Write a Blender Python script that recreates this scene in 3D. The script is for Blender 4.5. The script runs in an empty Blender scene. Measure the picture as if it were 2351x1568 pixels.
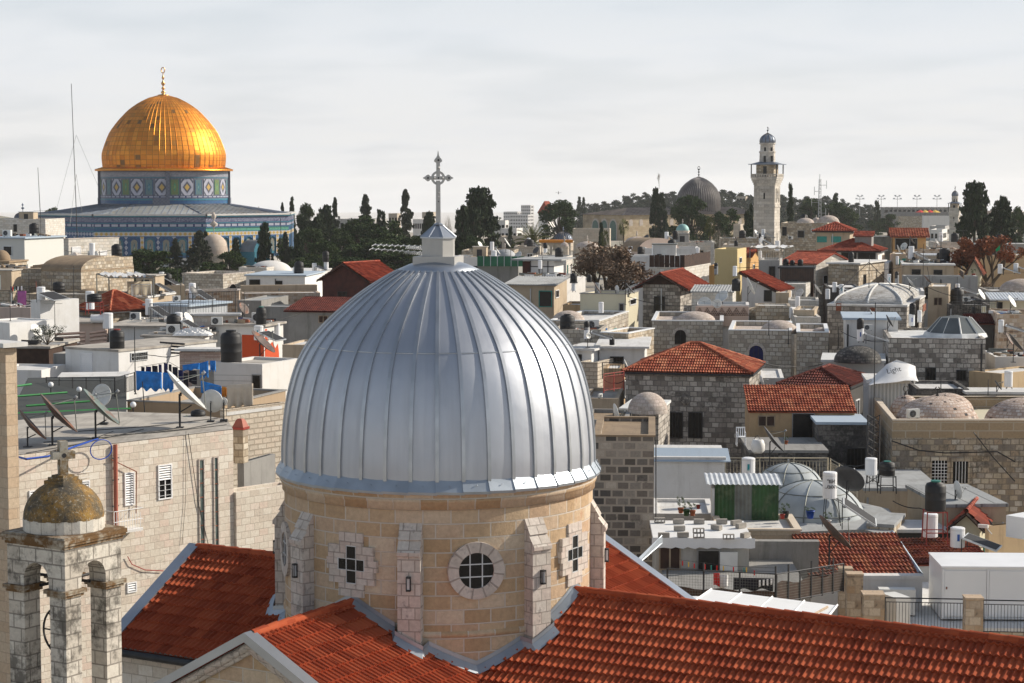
import bpy,bmesh,math,random
from mathutils import Vector,Matrix
from math import sin,cos,pi,radians,atan,sqrt,atan2,floor
random.seed(7)
S=bpy.context.scene
COL=S.collection
F_=4571.0;CU=1175.5;CV=784.0;HV=424.7
PIT=atan((CV-HV)/F_);cP=cos(PIT);sP=sin(PIT)
cam=bpy.data.cameras.new('camera');camo=bpy.data.objects.new('camera',cam);COL.objects.link(camo)
cam.sensor_width=36.0;cam.lens=36.0*F_/2351.0
cam.clip_start=0.5;cam.clip_end=40000
camo.location=(0,0,0);camo.rotation_euler=(pi/2-PIT,0,0)
S.camera=camo
SUN_EL=radians(29);SUN_DIR=Vector((0.835*cos(SUN_EL)/0.875,0.26*cos(SUN_EL)/0.875,sin(SUN_EL))).normalized()
w=bpy.data.worlds.new("World");S.world=w;w.use_nodes=True
nt=w.node_tree;nt.nodes.clear()
def nd(nt,t,ins=None,**props):
 n=nt.nodes.new(t)
 for k,v in props.items():setattr(n,k,v)
 for k,v in(ins or{}).items():
  s=n.inputs[k]
  if isinstance(v,bpy.types.NodeSocket):nt.links.new(v,s)
  else:
   if isinstance(v,(tuple,list))and len(v)==3 and s.type=='RGBA':v=(*v,1)
   s.default_value=v
 return n
def ramp(nt,fac,stops,interp='LINEAR'):
 n=nt.nodes.new('ShaderNodeValToRGB');cr=n.color_ramp;cr.interpolation=interp
 while len(cr.elements)<len(stops):cr.elements.new(0.5)
 for e,(p,c)in zip(cr.elements,stops):
  e.position=p;e.color=(*c,1)if len(c)==3 else c
 nt.links.new(fac,n.inputs[0]);return n.outputs[0]
def mixc(nt,fac,a,b,bt='MIX'):
 n=nt.nodes.new('ShaderNodeMix');n.data_type='RGBA';n.blend_type=bt
 for s,v in((n.inputs[0],fac),(n.inputs[6],a),(n.inputs[7],b)):
  if isinstance(v,bpy.types.NodeSocket):nt.links.new(v,s)
  else:s.default_value=(*v,1)if isinstance(v,(tuple,list))and len(v)==3 else v
 return n.outputs[2]
def mth(nt,op,a,b=None,c=None,clamp=False):
 n=nt.nodes.new('ShaderNodeMath');n.operation=op;n.use_clamp=clamp
 for i,v in enumerate((a,b,c)):
  if v is None:continue
  if isinstance(v,bpy.types.NodeSocket):nt.links.new(v,n.inputs[i])
  else:n.inputs[i].default_value=v
 return n.outputs[0]
g=nd(nt,'ShaderNodeTexCoord').outputs['Generated']
sep=nd(nt,'ShaderNodeSeparateXYZ',{0:g})
zc=mth(nt,'MAXIMUM',sep.outputs[2],0.02)
vec=nd(nt,'ShaderNodeCombineXYZ',{0:sep.outputs[0],1:sep.outputs[1],2:zc}).outputs[0]
sky=nd(nt,'ShaderNodeTexSky',{0:vec},sky_type='NISHITA',sun_disc=False,sun_elevation=SUN_EL,sun_rotation=atan2(SUN_DIR.x,SUN_DIR.y),air_density=1.0,dust_density=1.5)
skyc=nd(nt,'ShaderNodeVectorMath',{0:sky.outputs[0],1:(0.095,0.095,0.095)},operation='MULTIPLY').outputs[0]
inv=mth(nt,'DIVIDE',1.0,mth(nt,'ADD',mth(nt,'MAXIMUM',sep.outputs[2],-0.03),0.16))
px=mth(nt,'MULTIPLY',sep.outputs[0],inv);py=mth(nt,'MULTIPLY',sep.outputs[1],inv)
cv=nd(nt,'ShaderNodeCombineXYZ',{0:mth(nt,'ADD',px,mth(nt,'MULTIPLY',py,0.25)),1:mth(nt,'MULTIPLY',py,1.15),2:0.0}).outputs[0]
n1=nd(nt,'ShaderNodeTexNoise',{'Vector':cv,'Scale':2.6,'Detail':4.0,'Roughness':0.45,'Distortion':0.2}).outputs[0]
n2=nd(nt,'ShaderNodeTexNoise',{'Vector':cv,'Scale':0.9,'Detail':3.0,'Roughness':0.5}).outputs[0]
cov=ramp(nt,mth(nt,'ADD',mth(nt,'MULTIPLY',n1,0.55),mth(nt,'MULTIPLY',n2,0.45)),[(0.34,(0.85,)*3),(0.52,(1,1,1))])
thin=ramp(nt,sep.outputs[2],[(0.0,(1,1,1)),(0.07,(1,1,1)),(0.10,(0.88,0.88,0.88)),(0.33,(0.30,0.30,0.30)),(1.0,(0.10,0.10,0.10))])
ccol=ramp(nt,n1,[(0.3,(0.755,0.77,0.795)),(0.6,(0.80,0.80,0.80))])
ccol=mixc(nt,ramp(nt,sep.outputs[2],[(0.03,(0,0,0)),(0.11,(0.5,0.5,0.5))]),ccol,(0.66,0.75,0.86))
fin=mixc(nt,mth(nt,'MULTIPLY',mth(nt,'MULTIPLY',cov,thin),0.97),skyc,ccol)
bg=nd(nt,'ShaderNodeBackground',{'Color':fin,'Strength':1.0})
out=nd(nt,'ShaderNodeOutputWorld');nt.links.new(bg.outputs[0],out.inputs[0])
sl=bpy.data.lights.new('sun','SUN');sl.energy=5.0;sl.angle=radians(0.5);sl.color=(1.0,0.915,0.79)
slo=bpy.data.objects.new('sun',sl);COL.objects.link(slo)
slo.rotation_euler=SUN_DIR.to_track_quat('Z','Y').to_euler()
S.view_settings.view_transform='Standard';S.view_settings.look='None'
S.view_settings.exposure=0.12;S.view_settings.gamma=1.0
S.render.engine='CYCLES'
S.cycles.max_bounces=5;S.cycles.volume_bounces=1;S.cycles.diffuse_bounces=2;S.cycles.glossy_bounces=2
def ray(u,v):
 a=(u-CU)/F_;b=(CV-v)/F_
 y=cP+b*sP;z=-sP+b*cP
 return a/y,z/y
def W(u,v,d):
 a,z=ray(u,v);return Vector((a*d,d,z*d))
def Zp(u,v,z):
 a,k=ray(u,v);d=z/k;return Vector((a*d,d,z))
def pix(p):
 yc=p[1]*cP-p[2]*sP;b=(p[1]*sP+p[2]*cP)
 return CU+F_*p[0]/yc,CV-F_*b/yc
def GZ(x,y):
 def lerp(a,b,t):return a+(b-a)*max(0,min(1,t))
 if y<100:g=-27
 elif y<285:g=lerp(-27,-19,(y-100)/175)
 elif y<292:g=lerp(-19,-15.2,(y-285)/7)
 elif y<660:g=-15.2
 else:g=lerp(-15.2,-62,(y-660)/140)
 if y>760:
  u=CU+F_*x/y
  pts=[(-3000,-30),(-200,-14),(0,-16),(90,-21),(160,-70),(1150,-70),(1290,-28),(1400,-17),(1560,-11),(1700,-10),(1850,-13),(2000,-21),(2150,-18),(2351,-15),(2900,-10),(5000,-20)]
  top=-30
  for(a,za),(b,zb)in zip(pts,pts[1:]):
   if a<=u<=b:top=za+(zb-za)*(u-a)/(b-a)
  k=math.exp(-((y-1040)/150)**2)if y<1040 else math.exp(-((y-1040)/600)**2)
  g=max(g,-75+(top+75)*k)
 if y>1600:g-=min(130,(y-1600)*0.0105)
 return g
MATS={}
def base(name):
 m=bpy.data.materials.new(name);m.use_nodes=True;t=m.node_tree;t.nodes.clear()
 b=nd(t,'ShaderNodeBsdfPrincipled');o=nd(t,'ShaderNodeOutputMaterial');t.links.new(b.outputs[0],o.inputs[0])
 MATS[name]=m;return m,t,b
def setc(t,b,v,key='Base Color'):
 if isinstance(v,bpy.types.NodeSocket):t.links.new(v,b.inputs[key])
 else:b.inputs[key].default_value=(*v,1)if isinstance(v,(tuple,list))else v
def plain(name,c,rough=0.7,metal=0.0,var=0.12,sc=3.0,rust=None):
 m,t,b=base(name)
 ob=nd(t,'ShaderNodeTexCoord').outputs['Object']
 n=nd(t,'ShaderNodeTexNoise',{'Vector':ob,'Scale':sc,'Detail':5.0}).outputs[0]
 lo=tuple(x*(1-var)for x in c);hi=tuple(min(1,x*(1+var))for x in c)
 col=ramp(t,n,[(0.3,lo),(0.7,hi)])
 if rust:
  n2=nd(t,'ShaderNodeTexNoise',{'Vector':ob,'Scale':1.7,'Detail':7.0,'Roughness':0.65}).outputs[0]
  col=mixc(t,ramp(t,n2,[(0.50,(0,0,0)),(0.60,(1,1,1))]),col,rust)
 setc(t,b,col);b.inputs['Roughness'].default_value=rough;b.inputs['Metallic'].default_value=metal
 return m
def stone(name,cols,mortar=(0.30,0.25,0.2),bw=0.5,bh=0.28,ms=0.012,distort=0.0,stain=0.3,stainc=(0.06,0.055,0.05),bump=0.5,ssc=0.35,mfac=0.7,streak=0.0):
 m,t,b=base(name)
 tc=nd(t,'ShaderNodeTexCoord');uv=tc.outputs['UV'];ob=tc.outputs['Object']
 if distort:
  dn=nd(t,'ShaderNodeTexNoise',{'Vector':uv,'Scale':1.6,'Detail':2.0}).outputs[1]
  dn=nd(t,'ShaderNodeVectorMath',{0:dn,1:(0.5,0.5,0.5)},operation='SUBTRACT').outputs[0]
  dn=nd(t,'ShaderNodeVectorMath',{0:dn,1:(distort,)*3},operation='MULTIPLY').outputs[0]
  uv2=nd(t,'ShaderNodeVectorMath',{0:uv,1:dn},operation='ADD').outputs[0]
 else:uv2=uv
 br=nd(t,'ShaderNodeTexBrick',{'Vector':uv2,'Color1':(0,0,0),'Color2':(1,1,1),'Mortar':(0.5,)*3,'Scale':1.0,'Mortar Size':ms,'Mortar Smooth':0.2,'Bias':0.0,'Brick Width':bw,'Row Height':bh},offset=0.45,squash=1.0)
 cols=[tuple(x*.9 for x in c)for c in cols];k=len(cols)
 bc=ramp(t,br.outputs[0],[((i+0.5)/k,c)for i,c in enumerate(cols)])
 fine=nd(t,'ShaderNodeTexNoise',{'Vector':ob,'Scale':9.0,'Detail':5.0,'Roughness':0.7}).outputs[0]
 bc=mixc(t,0.35,bc,ramp(t,fine,[(0.25,(0.25,)*3),(0.75,(0.85,0.85,0.85))]),'OVERLAY')
 col=mixc(t,mth(t,'MULTIPLY',br.outputs[1],mfac),bc,mortar)
 sn=nd(t,'ShaderNodeTexNoise',{'Vector':ob,'Scale':ssc,'Detail':9.0,'Roughness':0.68}).outputs[0]
 sm=nd(t,'ShaderNodeTexNoise',{'Vector':ob,'Scale':6.0,'Detail':6.0,'Roughness':0.7}).outputs[0]
 sadd=mth(t,'ADD',mth(t,'MULTIPLY',sn,0.6),mth(t,'MULTIPLY',sm,0.4))
 th=0.60-0.24*stain
 col=mixc(t,mth(t,'MULTIPLY',ramp(t,sadd,[(th,(0,0,0)),(min(0.99,th+0.10),(1,1,1))]),min(1,0.6+stain*0.5)),col,stainc)
 if streak:
  mp=nd(t,'ShaderNodeMapping',{'Vector':uv,'Scale':(1.6,0.12,1)}).outputs[0]
  st=nd(t,'ShaderNodeTexNoise',{'Vector':mp,'Scale':1.0,'Detail':5.0,'Roughness':0.7}).outputs[0]
  col=mixc(t,mth(t,'MULTIPLY',ramp(t,st,[(0.52,(0,0,0)),(0.68,(1,1,1))]),streak),col,stainc)
 setc(t,b,col);b.inputs['Roughness'].default_value=0.9
 hgt=mth(t,'ADD',mth(t,'MULTIPLY',br.outputs[1],-1.0),mth(t,'MULTIPLY',fine,0.6))
 bp=nd(t,'ShaderNodeBump',{'Height':hgt,'Strength':bump,'Distance':0.03})
 t.links.new(bp.outputs[0],b.inputs['Normal'])
 return m
def plaster(name,c,c2=None,streak=0.35,dark=(0.10,0.09,0.08),rough=0.9,patch=0.6):
 m,t,b=base(name);c=tuple(x*.9 for x in c);streak=min(.8,streak*1.35)
 tc=nd(t,'ShaderNodeTexCoord');uv=tc.outputs['UV'];ob=tc.outputs['Object']
 n=nd(t,'ShaderNodeTexNoise',{'Vector':ob,'Scale':0.9,'Detail':7.0,'Roughness':0.65}).outputs[0]
 c2=c2 or tuple(x*0.72 for x in c)
 col=mixc(t,mth(t,'MULTIPLY',ramp(t,n,[(0.42,(0,0,0)),(0.66,(1,1,1))]),patch),c,c2)
 mp=nd(t,'ShaderNodeMapping',{'Vector':uv,'Scale':(2.2,0.22,1)}).outputs[0]
 st=nd(t,'ShaderNodeTexNoise',{'Vector':mp,'Scale':1.0,'Detail':6.0,'Roughness':0.72}).outputs[0]
 col=mixc(t,mth(t,'MULTIPLY',ramp(t,st,[(0.52,(0,0,0)),(0.75,(1,1,1))]),streak),col,dark)
 setc(t,b,col);b.inputs['Roughness'].default_value=rough
 f=nd(t,'ShaderNodeTexNoise',{'Vector':ob,'Scale':14.0,'Detail':4.0}).outputs[0]
 bp=nd(t,'ShaderNodeBump',{'Height':f,'Strength':0.25,'Distance':0.02});t.links.new(bp.outputs[0],b.inputs['Normal'])
 return m
def tilemat(name,c1,c2,c3,dirt=0.25,dc=(0.10,0.05,0.035),moss=None,rough=0.75):
 m,t,b=base(name)
 tc=nd(t,'ShaderNodeTexCoord');uv=tc.outputs['UV'];ob=tc.outputs['Object']
 br=nd(t,'ShaderNodeTexBrick',{'Vector':uv,'Color1':(0,0,0),'Color2':(1,1,1),'Scale':1.0,'Mortar Size':0.0,'Brick Width':0.31,'Row Height':0.34},offset=0.0)
 col=ramp(t,br.outputs[0],[(0.1,c1),(0.5,c2),(0.9,c3)])
 n=nd(t,'ShaderNodeTexNoise',{'Vector':ob,'Scale':0.6,'Detail':8.0,'Roughness':0.7}).outputs[0]
 col=mixc(t,mth(t,'MULTIPLY',ramp(t,n,[(0.45,(0,0,0)),(0.65,(1,1,1))]),dirt),col,dc)
 setc(t,b,col);b.inputs['Roughness'].default_value=rough;b.inputs['Specular IOR Level'].default_value=0.25;return m
stone('st_cream',[(0.60,0.52,0.43),(0.70,0.63,0.53),(0.65,0.58,0.48),(0.66,0.53,0.44),(0.74,0.68,0.58)],(0.36,0.30,0.24),0.46,0.27,0.012,0.0,0.12,ssc=0.5)
stone('st_pier',[(0.50,0.37,0.25),(0.56,0.43,0.30),(0.53,0.42,0.30)],(0.33,0.25,0.18),0.62,0.33,0.012,0.0,0.05)
stone('st_drum',[(0.44,0.30,0.17),(0.50,0.36,0.22),(0.54,0.41,0.27),(0.48,0.33,0.21),(0.59,0.48,0.35)],(0.56,0.50,0.42),0.62,0.32,0.018,0.0,0.03,(0.40,0.17,0.08),ssc=1.3,bump=.9,mfac=.9)
stone('st_trim',[(0.52,0.46,0.40),(0.60,0.54,0.48),(0.55,0.46,0.40)],(0.22,0.18,0.15),0.30,0.265,0.014,0.0,0.16,(0.15,0.13,0.12),ssc=1.5)
stone('st_belfry',[(0.50,0.45,0.38),(0.58,0.53,0.46),(0.62,0.57,0.49)],(0.13,0.11,0.09),0.42,0.26,0.016,0.01,0.44,(0.06,0.052,0.042),ssc=0.9)
stone('st_old',[(0.20,0.175,0.15),(0.42,0.375,0.32),(0.56,0.51,0.45),(0.33,0.295,0.255),(0.66,0.61,0.54),(0.26,0.23,0.20)],(0.08,0.072,0.065),0.42,0.29,0.028,0.11,0.36,(0.05,0.047,0.043),ssc=0.3,streak=0.3)
stone('st_black',[(0.10,0.085,0.07),(0.24,0.20,0.165),(0.07,0.065,0.06),(0.46,0.40,0.33),(0.16,0.14,0.12)],(0.48,0.41,0.33),0.46,0.30,0.04,0.02,0.22,(0.035,0.033,0.03),ssc=0.9)
stone('st_tan',[(0.34,0.27,0.19),(0.54,0.46,0.35),(0.44,0.34,0.23),(0.64,0.57,0.46),(0.32,0.27,0.21)],(0.18,0.15,0.11),0.42,0.28,0.026,0.09,0.26,(0.09,0.08,0.065),ssc=0.4,streak=0.15)
stone('st_rubble',[(0.42,0.27,0.16),(0.62,0.52,0.42),(0.55,0.42,0.30),(0.72,0.62,0.52),(0.30,0.19,0.12)],(0.44,0.34,0.25),0.34,0.26,0.03,0.14,0.05)
stone('st_white',[(0.52,0.49,0.43),(0.68,0.65,0.60),(0.60,0.54,0.46)],(0.34,0.31,0.27),0.5,0.3,0.022,0.0,0.16,(0.2,0.19,0.17),ssc=0.5)
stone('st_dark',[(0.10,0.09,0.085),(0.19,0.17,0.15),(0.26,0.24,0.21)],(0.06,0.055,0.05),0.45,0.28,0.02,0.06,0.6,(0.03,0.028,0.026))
stone('st_far',[(0.46,0.40,0.32),(0.56,0.49,0.40),(0.50,0.42,0.33)],(0.30,0.26,0.20),1.1,0.6,0.03,0.0,0.3,(0.16,0.14,0.11),ssc=0.2)
stone('st_dome',[(0.46,0.39,0.33),(0.58,0.51,0.45),(0.40,0.33,0.28),(0.60,0.50,0.44)],(0.36,0.28,0.23),0.32,0.20,0.018,0.05,0.14,(0.10,0.09,0.08),ssc=1.2)
stone('st_domeblk',[(0.44,0.34,0.27),(0.58,0.49,0.42),(0.66,0.58,0.51),(0.48,0.36,0.29),(0.55,0.46,0.39),(0.60,0.5,0.44),(0.05,0.05,0.05)],(0.36,0.24,0.18),0.30,0.21,0.03,0.08,0.05,ssc=1.2)
stone('st_minaret',[(0.54,0.49,0.42),(0.64,0.58,0.50),(0.42,0.38,0.33),(0.66,0.61,0.54)],(0.32,0.28,0.23),0.9,0.5,0.02,0.0,0.30,(0.22,0.19,0.16),ssc=0.3,streak=0.25)
stone('brick_thin',[(0.42,0.30,0.25),(0.58,0.47,0.40),(0.50,0.36,0.30)],(0.16,0.08,0.06),0.9,0.11,0.012,0.02,0.1)
plaster('pl_white',(0.74,0.72,0.69),(0.60,0.57,0.52),0.22,(0.25,0.22,0.18))
plaster('pl_bright',(0.80,0.79,0.77),(0.62,0.60,0.56),0.28,(0.35,0.33,0.30))
plaster('pl_grey',(0.42,0.41,0.39),(0.30,0.29,0.27),0.45,(0.10,0.09,0.08))
plaster('pl_conc',(0.30,0.29,0.27),(0.20,0.19,0.18),0.5,(0.06,0.055,0.05))
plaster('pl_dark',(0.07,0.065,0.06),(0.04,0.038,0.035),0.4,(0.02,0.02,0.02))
plaster('pl_cream',(0.62,0.57,0.42),(0.52,0.47,0.34),0.12,(0.3,0.26,0.2))
plaster('pl_yellow',(0.66,0.52,0.26),(0.58,0.44,0.21),0.12,(0.32,0.22,0.12))
plaster('pl_orange',(0.62,0.36,0.14),(0.5,0.28,0.11),0.2,(0.2,0.12,0.06))
plaster('pl_tan',(0.52,0.42,0.30),(0.38,0.29,0.20),0.4,(0.14,0.10,0.07))
plaster('pl_ochre',(0.52,0.36,0.20),(0.36,0.24,0.14),0.45,(0.12,0.09,0.06))
plaster('pl_pink',(0.56,0.44,0.37),(0.47,0.36,0.30),0.25,(0.2,0.15,0.12))
plaster('pl_red',(0.62,0.085,0.02),(0.5,0.07,0.02),0.1)
plaster('rf_white',(0.70,0.69,0.67),(0.48,0.46,0.42),0.3,(0.18,0.16,0.14),patch=0.7)
plaster('rf_grey',(0.40,0.41,0.41),(0.24,0.24,0.23),0.3,(0.10,0.10,0.10),patch=0.8)
plaster('rf_dirty',(0.50,0.46,0.40),(0.27,0.24,0.21),0.4,(0.07,0.06,0.05),patch=0.9)
plaster('rf_brown',(0.33,0.24,0.15),(0.20,0.14,0.09),0.4,(0.06,0.05,0.04),patch=0.8)
plaster('rf_blue',(0.42,0.50,0.58),(0.34,0.42,0.50),0.15,(0.2,0.22,0.25))
tilemat('tile_new',(0.27,0.045,0.015),(0.35,0.066,0.023),(0.41,0.088,0.032),0.10,rough=0.9)
tilemat('tile_red',(0.22,0.035,0.016),(0.31,0.054,0.025),(0.40,0.085,0.042),0.25)
tilemat('tile_dark',(0.08,0.015,0.011),(0.12,0.023,0.015),(0.17,0.035,0.022),0.3,(0.05,0.02,0.018))
tilemat('tile_old',(0.24,0.048,0.022),(0.37,0.090,0.042),(0.48,0.17,0.085),0.35,(0.12,0.05,0.03))
tilemat('tile_moss',(0.18,0.035,0.020),(0.30,0.07,0.035),(0.34,0.11,0.05),0.5,(0.07,0.05,0.025))
plain('metal_grey',(0.42,0.45,0.49),0.38,0.85,0.10,1.2)
plain('metal_lantern',(0.42,0.41,0.39),0.5,0.5,0.08,2.0)
plain('metal_seam',(0.44,0.46,0.48),0.4,0.85,0.15,2.0)
plain('metal_flash',(0.36,0.40,0.44),0.45,0.7,0.12,2.0)
plain('lead',(0.17,0.20,0.25),0.5,0.45,0.35,0.5)
plain('lead_roof',(0.34,0.37,0.38),0.6,0.25,0.4,0.12,rust=(0.36,0.31,0.24))
plain('lead_dark',(0.085,0.072,0.066),0.65,0.1,0.5,0.3)
plain('lead_rib',(0.24,0.22,0.21),0.6,0.1,0.4,0.3)
plain('black',(0.008,0.008,0.009),0.6,0,0.2)
plain('iron',(0.03,0.03,0.032),0.6,0.3,0.3)
plain('glass_dark',(0.010,0.010,0.010),0.18,0,0.3)
plain('white',(0.80,0.80,0.80),0.35,0,0.04,1.5)
plain('white_ac',(0.68,0.67,0.63),0.5,0,0.08,2)
plain('grey',(0.30,0.31,0.32),0.6,0.2,0.2)
plain('dish_light',(0.62,0.62,0.59),0.5,0.1,0.15,2)
plain('dish_green',(0.13,0.17,0.15),0.5,0.2,0.3,2,rust=(0.20,0.13,0.10))
plain('dish_rust',(0.10,0.075,0.065),0.65,0.2,0.4,2,rust=(0.23,0.085,0.04))
plain('dish_dark',(0.055,0.055,0.058),0.5,0.2,0.3,2)
plain('rust',(0.22,0.07,0.035),0.85,0,0.4)
plain('redpaint',(0.30,0.03,0.018),0.6,0,0.2)
plain('pipe_red',(0.36,0.10,0.06),0.6,0,0.25,1.0)
plain('wood_dark',(0.045,0.022,0.014),0.85,0,0.45,2)
plain('wood_red',(0.07,0.018,0.012),0.8,0,0.4,2)
plain('wood',(0.32,0.24,0.16),0.8,0,0.3,3)
plain('bark',(0.09,0.07,0.05),0.95,0,0.3,3)
plain('bark_pale',(0.22,0.19,0.15),0.95,0,0.3,3)
plain('green_paint',(0.03,0.20,0.05),0.5,0,0.2)
plain('teal',(0.02,0.24,0.20),0.6,0,0.2)
plain('green_fence',(0.015,0.13,0.06),0.6,0,0.25,1.0)
plain('green_metal',(0.022,0.075,0.02),0.65,0,0.5,1.2,rust=(0.07,0.11,0.05))
plain('galv',(0.16,0.17,0.155),0.6,0.2,0.4,1.5)
plain('galv_light',(0.55,0.57,0.58),0.45,0.3,0.15,1.5)
plain('blue_tarp',(0.008,0.19,0.58),0.5,0,0.35,2.5)
plain('blue_pipe',(0.01,0.06,0.35),0.4,0,0.1)
plain('fabric_dark',(0.014,0.012,0.020),0.9,0,0.4)
plain('fabric_navy',(0.01,0.012,0.07),0.9,0,0.3)
plain('fabric_beige',(0.60,0.51,0.40),0.9,0,0.08)
plain('fabric_orange',(0.65,0.24,0.03),0.9)
plain('fabric_pink',(0.36,0.10,0.28),0.9)
plain('fabric_brown',(0.055,0.030,0.020),0.95,0,0.3)
plain('fabric_red',(0.6,0.015,0.01),0.8)
plain('fabric_yellow',(0.7,0.45,0.06),0.8)
plain('tarp_white',(0.74,0.73,0.71),0.6,0,0.08,1.5)
plain('tarp_beige',(0.50,0.43,0.31),0.8,0,0.12)
plain('gold',(0.88,0.35,0.040),0.36,0.9,0.10,0.5)
plain('gold_seam',(0.80,0.32,0.04),0.45,0.9,0.1,0.5)
plain('gold_fin',(0.70,0.38,0.14),0.3,0.9,0.1,2)
plain('domegrey',(0.36,0.37,0.38),0.7,0,0.25,1.0)
plain('roofmetal',(0.36,0.39,0.40),0.7,0.05,0.2,1.0)
plain('collector',(0.012,0.012,0.014),0.75,0,0.2)
plain('lanternhex',(0.10,0.115,0.12),0.85,0,0.25,1.0)
plain('hexwhite',(0.62,0.62,0.60),0.7,0,0.2,2.0)
plain('teal_dome',(0.24,0.42,0.40),0.6,0.1,0.15,1)
plain('cinder',(0.33,0.30,0.26),0.95,0,0.15,6)
plain('pot',(0.40,0.13,0.06),0.8)
plain('green_lid',(0.01,0.16,0.12),0.5)
plain('pink_flower',(0.45,0.20,0.20),0.8)
plain('label_teal',(0.02,0.33,0.36),0.5);plain('label_blue',(0.02,0.09,0.35),0.5)
plain('flag_green',(0.01,0.32,0.12),0.8)
plain('smooth_white',(0.78,0.78,0.77),0.4,0,0.03,1)
plain('globe_white',(0.80,0.80,0.80),0.15,0,0.02,1)
plain('globe_yellow',(0.72,0.64,0.33),0.2,0,0.02,1)
def leafmat(name,a,b_,c=None):
 m,t,b=base(name)
 ob=nd(t,'ShaderNodeTexCoord').outputs['Object']
 n=nd(t,'ShaderNodeTexNoise',{'Vector':ob,'Scale':1.1,'Detail':6.0,'Roughness':0.8}).outputs[0]
 setc(t,b,ramp(t,n,[(0.35,a),(0.65,b_)]));b.inputs['Roughness'].default_value=0.8
 b.inputs['Specular IOR Level'].default_value=0.2
leafmat('leaf_cyp',(0.012,0.022,0.009),(0.036,0.056,0.022))
leafmat('leaf_pine',(0.016,0.032,0.008),(0.055,0.088,0.022))
leafmat('leaf_fir',(0.022,0.030,0.018),(0.055,0.065,0.040))
leafmat('leaf_far',(0.025,0.036,0.022),(0.055,0.070,0.042))
leafmat('leaf_palm',(0.060,0.070,0.018),(0.16,0.16,0.055))
leafmat('leaf_olive',(0.07,0.075,0.05),(0.14,0.15,0.11))
leafmat('leaf_brown',(0.13,0.085,0.055),(0.27,0.19,0.13))
leafmat('leaf_rust',(0.17,0.055,0.025),(0.33,0.12,0.055))
leafmat('leaf_plant',(0.03,0.06,0.015),(0.09,0.13,0.04))
MATS['glass_dark'].node_tree.nodes['Principled BSDF'].inputs['Specular IOR Level'].default_value=0.25
def MAT(n):return MATS[n]
stone('st_lichen',[(0.34,0.30,0.23),(0.46,0.41,0.33)],(0.2,0.17,0.13),1.2,0.5,0.01,0.02,0.75,(0.13,0.065,0.018),ssc=1.2)
stone('st_lichen2',[(0.34,0.32,0.27),(0.46,0.43,0.37)],(0.2,0.17,0.13),2.2,2.5,0.01,0.02,0.6,(0.16,0.09,0.02),ssc=2.5)
stone('st_ring',[(0.58,0.54,0.47),(0.63,0.59,0.52)],(0.10,0.08,0.06),0.295,0.9,0.008,0.0,0.18,(0.09,0.08,0.07),ssc=1.5)
stone('dr_marble',[(0.56,0.55,0.52),(0.64,0.63,0.60)],(0.36,0.36,0.36),1.6,2.4,0.03,0.0,0.25,(0.3,0.31,0.33),ssc=0.2)
stone('st_far2',[(0.42,0.32,0.20),(0.52,0.42,0.28),(0.47,0.36,0.24)],(0.30,0.24,0.17),1.1,0.6,0.03,0.0,0.35,(0.20,0.16,0.11),ssc=0.2)
plaster('pl_far',(0.46,0.45,0.44),(0.4,0.39,0.38),0.05)
plaster('pl_white2',(0.66,0.66,0.62),(0.60,0.60,0.57),0.06,(0.4,0.4,0.38))
stone('st_old2',[(0.36,0.31,0.25),(0.55,0.50,0.42),(0.47,0.40,0.31),(0.62,0.57,0.49)],(0.17,0.145,0.12),0.42,0.28,0.028,0.08,0.25,(0.14,0.12,0.10))
plaster('pl_ochre2',(0.42,0.31,0.20),(0.34,0.25,0.17),0.3,(0.22,0.16,0.10))
stone('st_rough',[(0.52,0.45,0.36),(0.62,0.55,0.45),(0.58,0.49,0.39)],(0.28,0.22,0.16),0.55,0.25,0.03,0.05,0.1,bump=1.2)
plaster('pl_mesh',(0.045,0.05,0.047),(0.03,0.033,0.03),0.2,(0.03,0.03,0.03))
plain('slotglass',(0.10,0.13,0.12),0.25,0,.3)
stone('st_dome2',[(0.50,0.40,0.32),(0.58,0.49,0.40),(0.54,0.43,0.35)],(0.40,0.32,0.26),1.2,0.6,0.03,0,0.05)
stone('crossdome',[(0.24,0.22,0.19),(0.42,0.41,0.38),(0.60,0.59,0.57),(0.30,0.27,0.23)],(0.5,0.49,0.47),0.35,0.10,0.02,0.06,0.35,(0.17,0.14,0.11),ssc=.5)
plaster('pl_pink2',(0.56,0.42,0.34),(0.50,0.37,0.30),0.15,(0.3,0.2,0.15))
stone('latt',[(0.05,0.03,0.025),(0.16,0.09,0.06)],(0.45,0.33,0.26),0.16,0.12,0.03,0,0)
stone('st_dark2',[(0.05,0.048,0.045),(0.12,0.11,0.10),(0.20,0.19,0.17)],(0.03,0.03,0.03),0.3,0.18,0.03,0.08,0.5,(0.025,0.025,0.025),ssc=1)
stone('st_tan2',[(0.32,0.25,0.17),(0.50,0.43,0.32),(0.40,0.30,0.20),(0.56,0.51,0.43),(0.24,0.20,0.16)],(0.16,0.14,0.11),0.42,0.28,0.028,0.08,0.45,(0.07,0.065,0.055),ssc=.3,streak=.35)
stone('blockpar',[(0.34,0.25,0.15),(0.40,0.30,0.19)],(0.44,0.38,0.30),1.2,0.42,0.035,0,.15,(0.2,0.15,0.1))
plaster('pl_orange2',(0.56,0.41,0.24),(0.44,0.31,0.18),0.35,(0.15,0.10,0.06))
stone('felt',[(0.30,0.31,0.31),(0.34,0.35,0.35)],(0.08,0.08,0.08),1.1,9.0,.05,0,.25,(0.12,0.12,0.12))
plaster('pl_grey2',(0.46,0.43,0.38),(0.34,0.34,0.31),0.35,(0.14,0.12,0.10))
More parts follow.
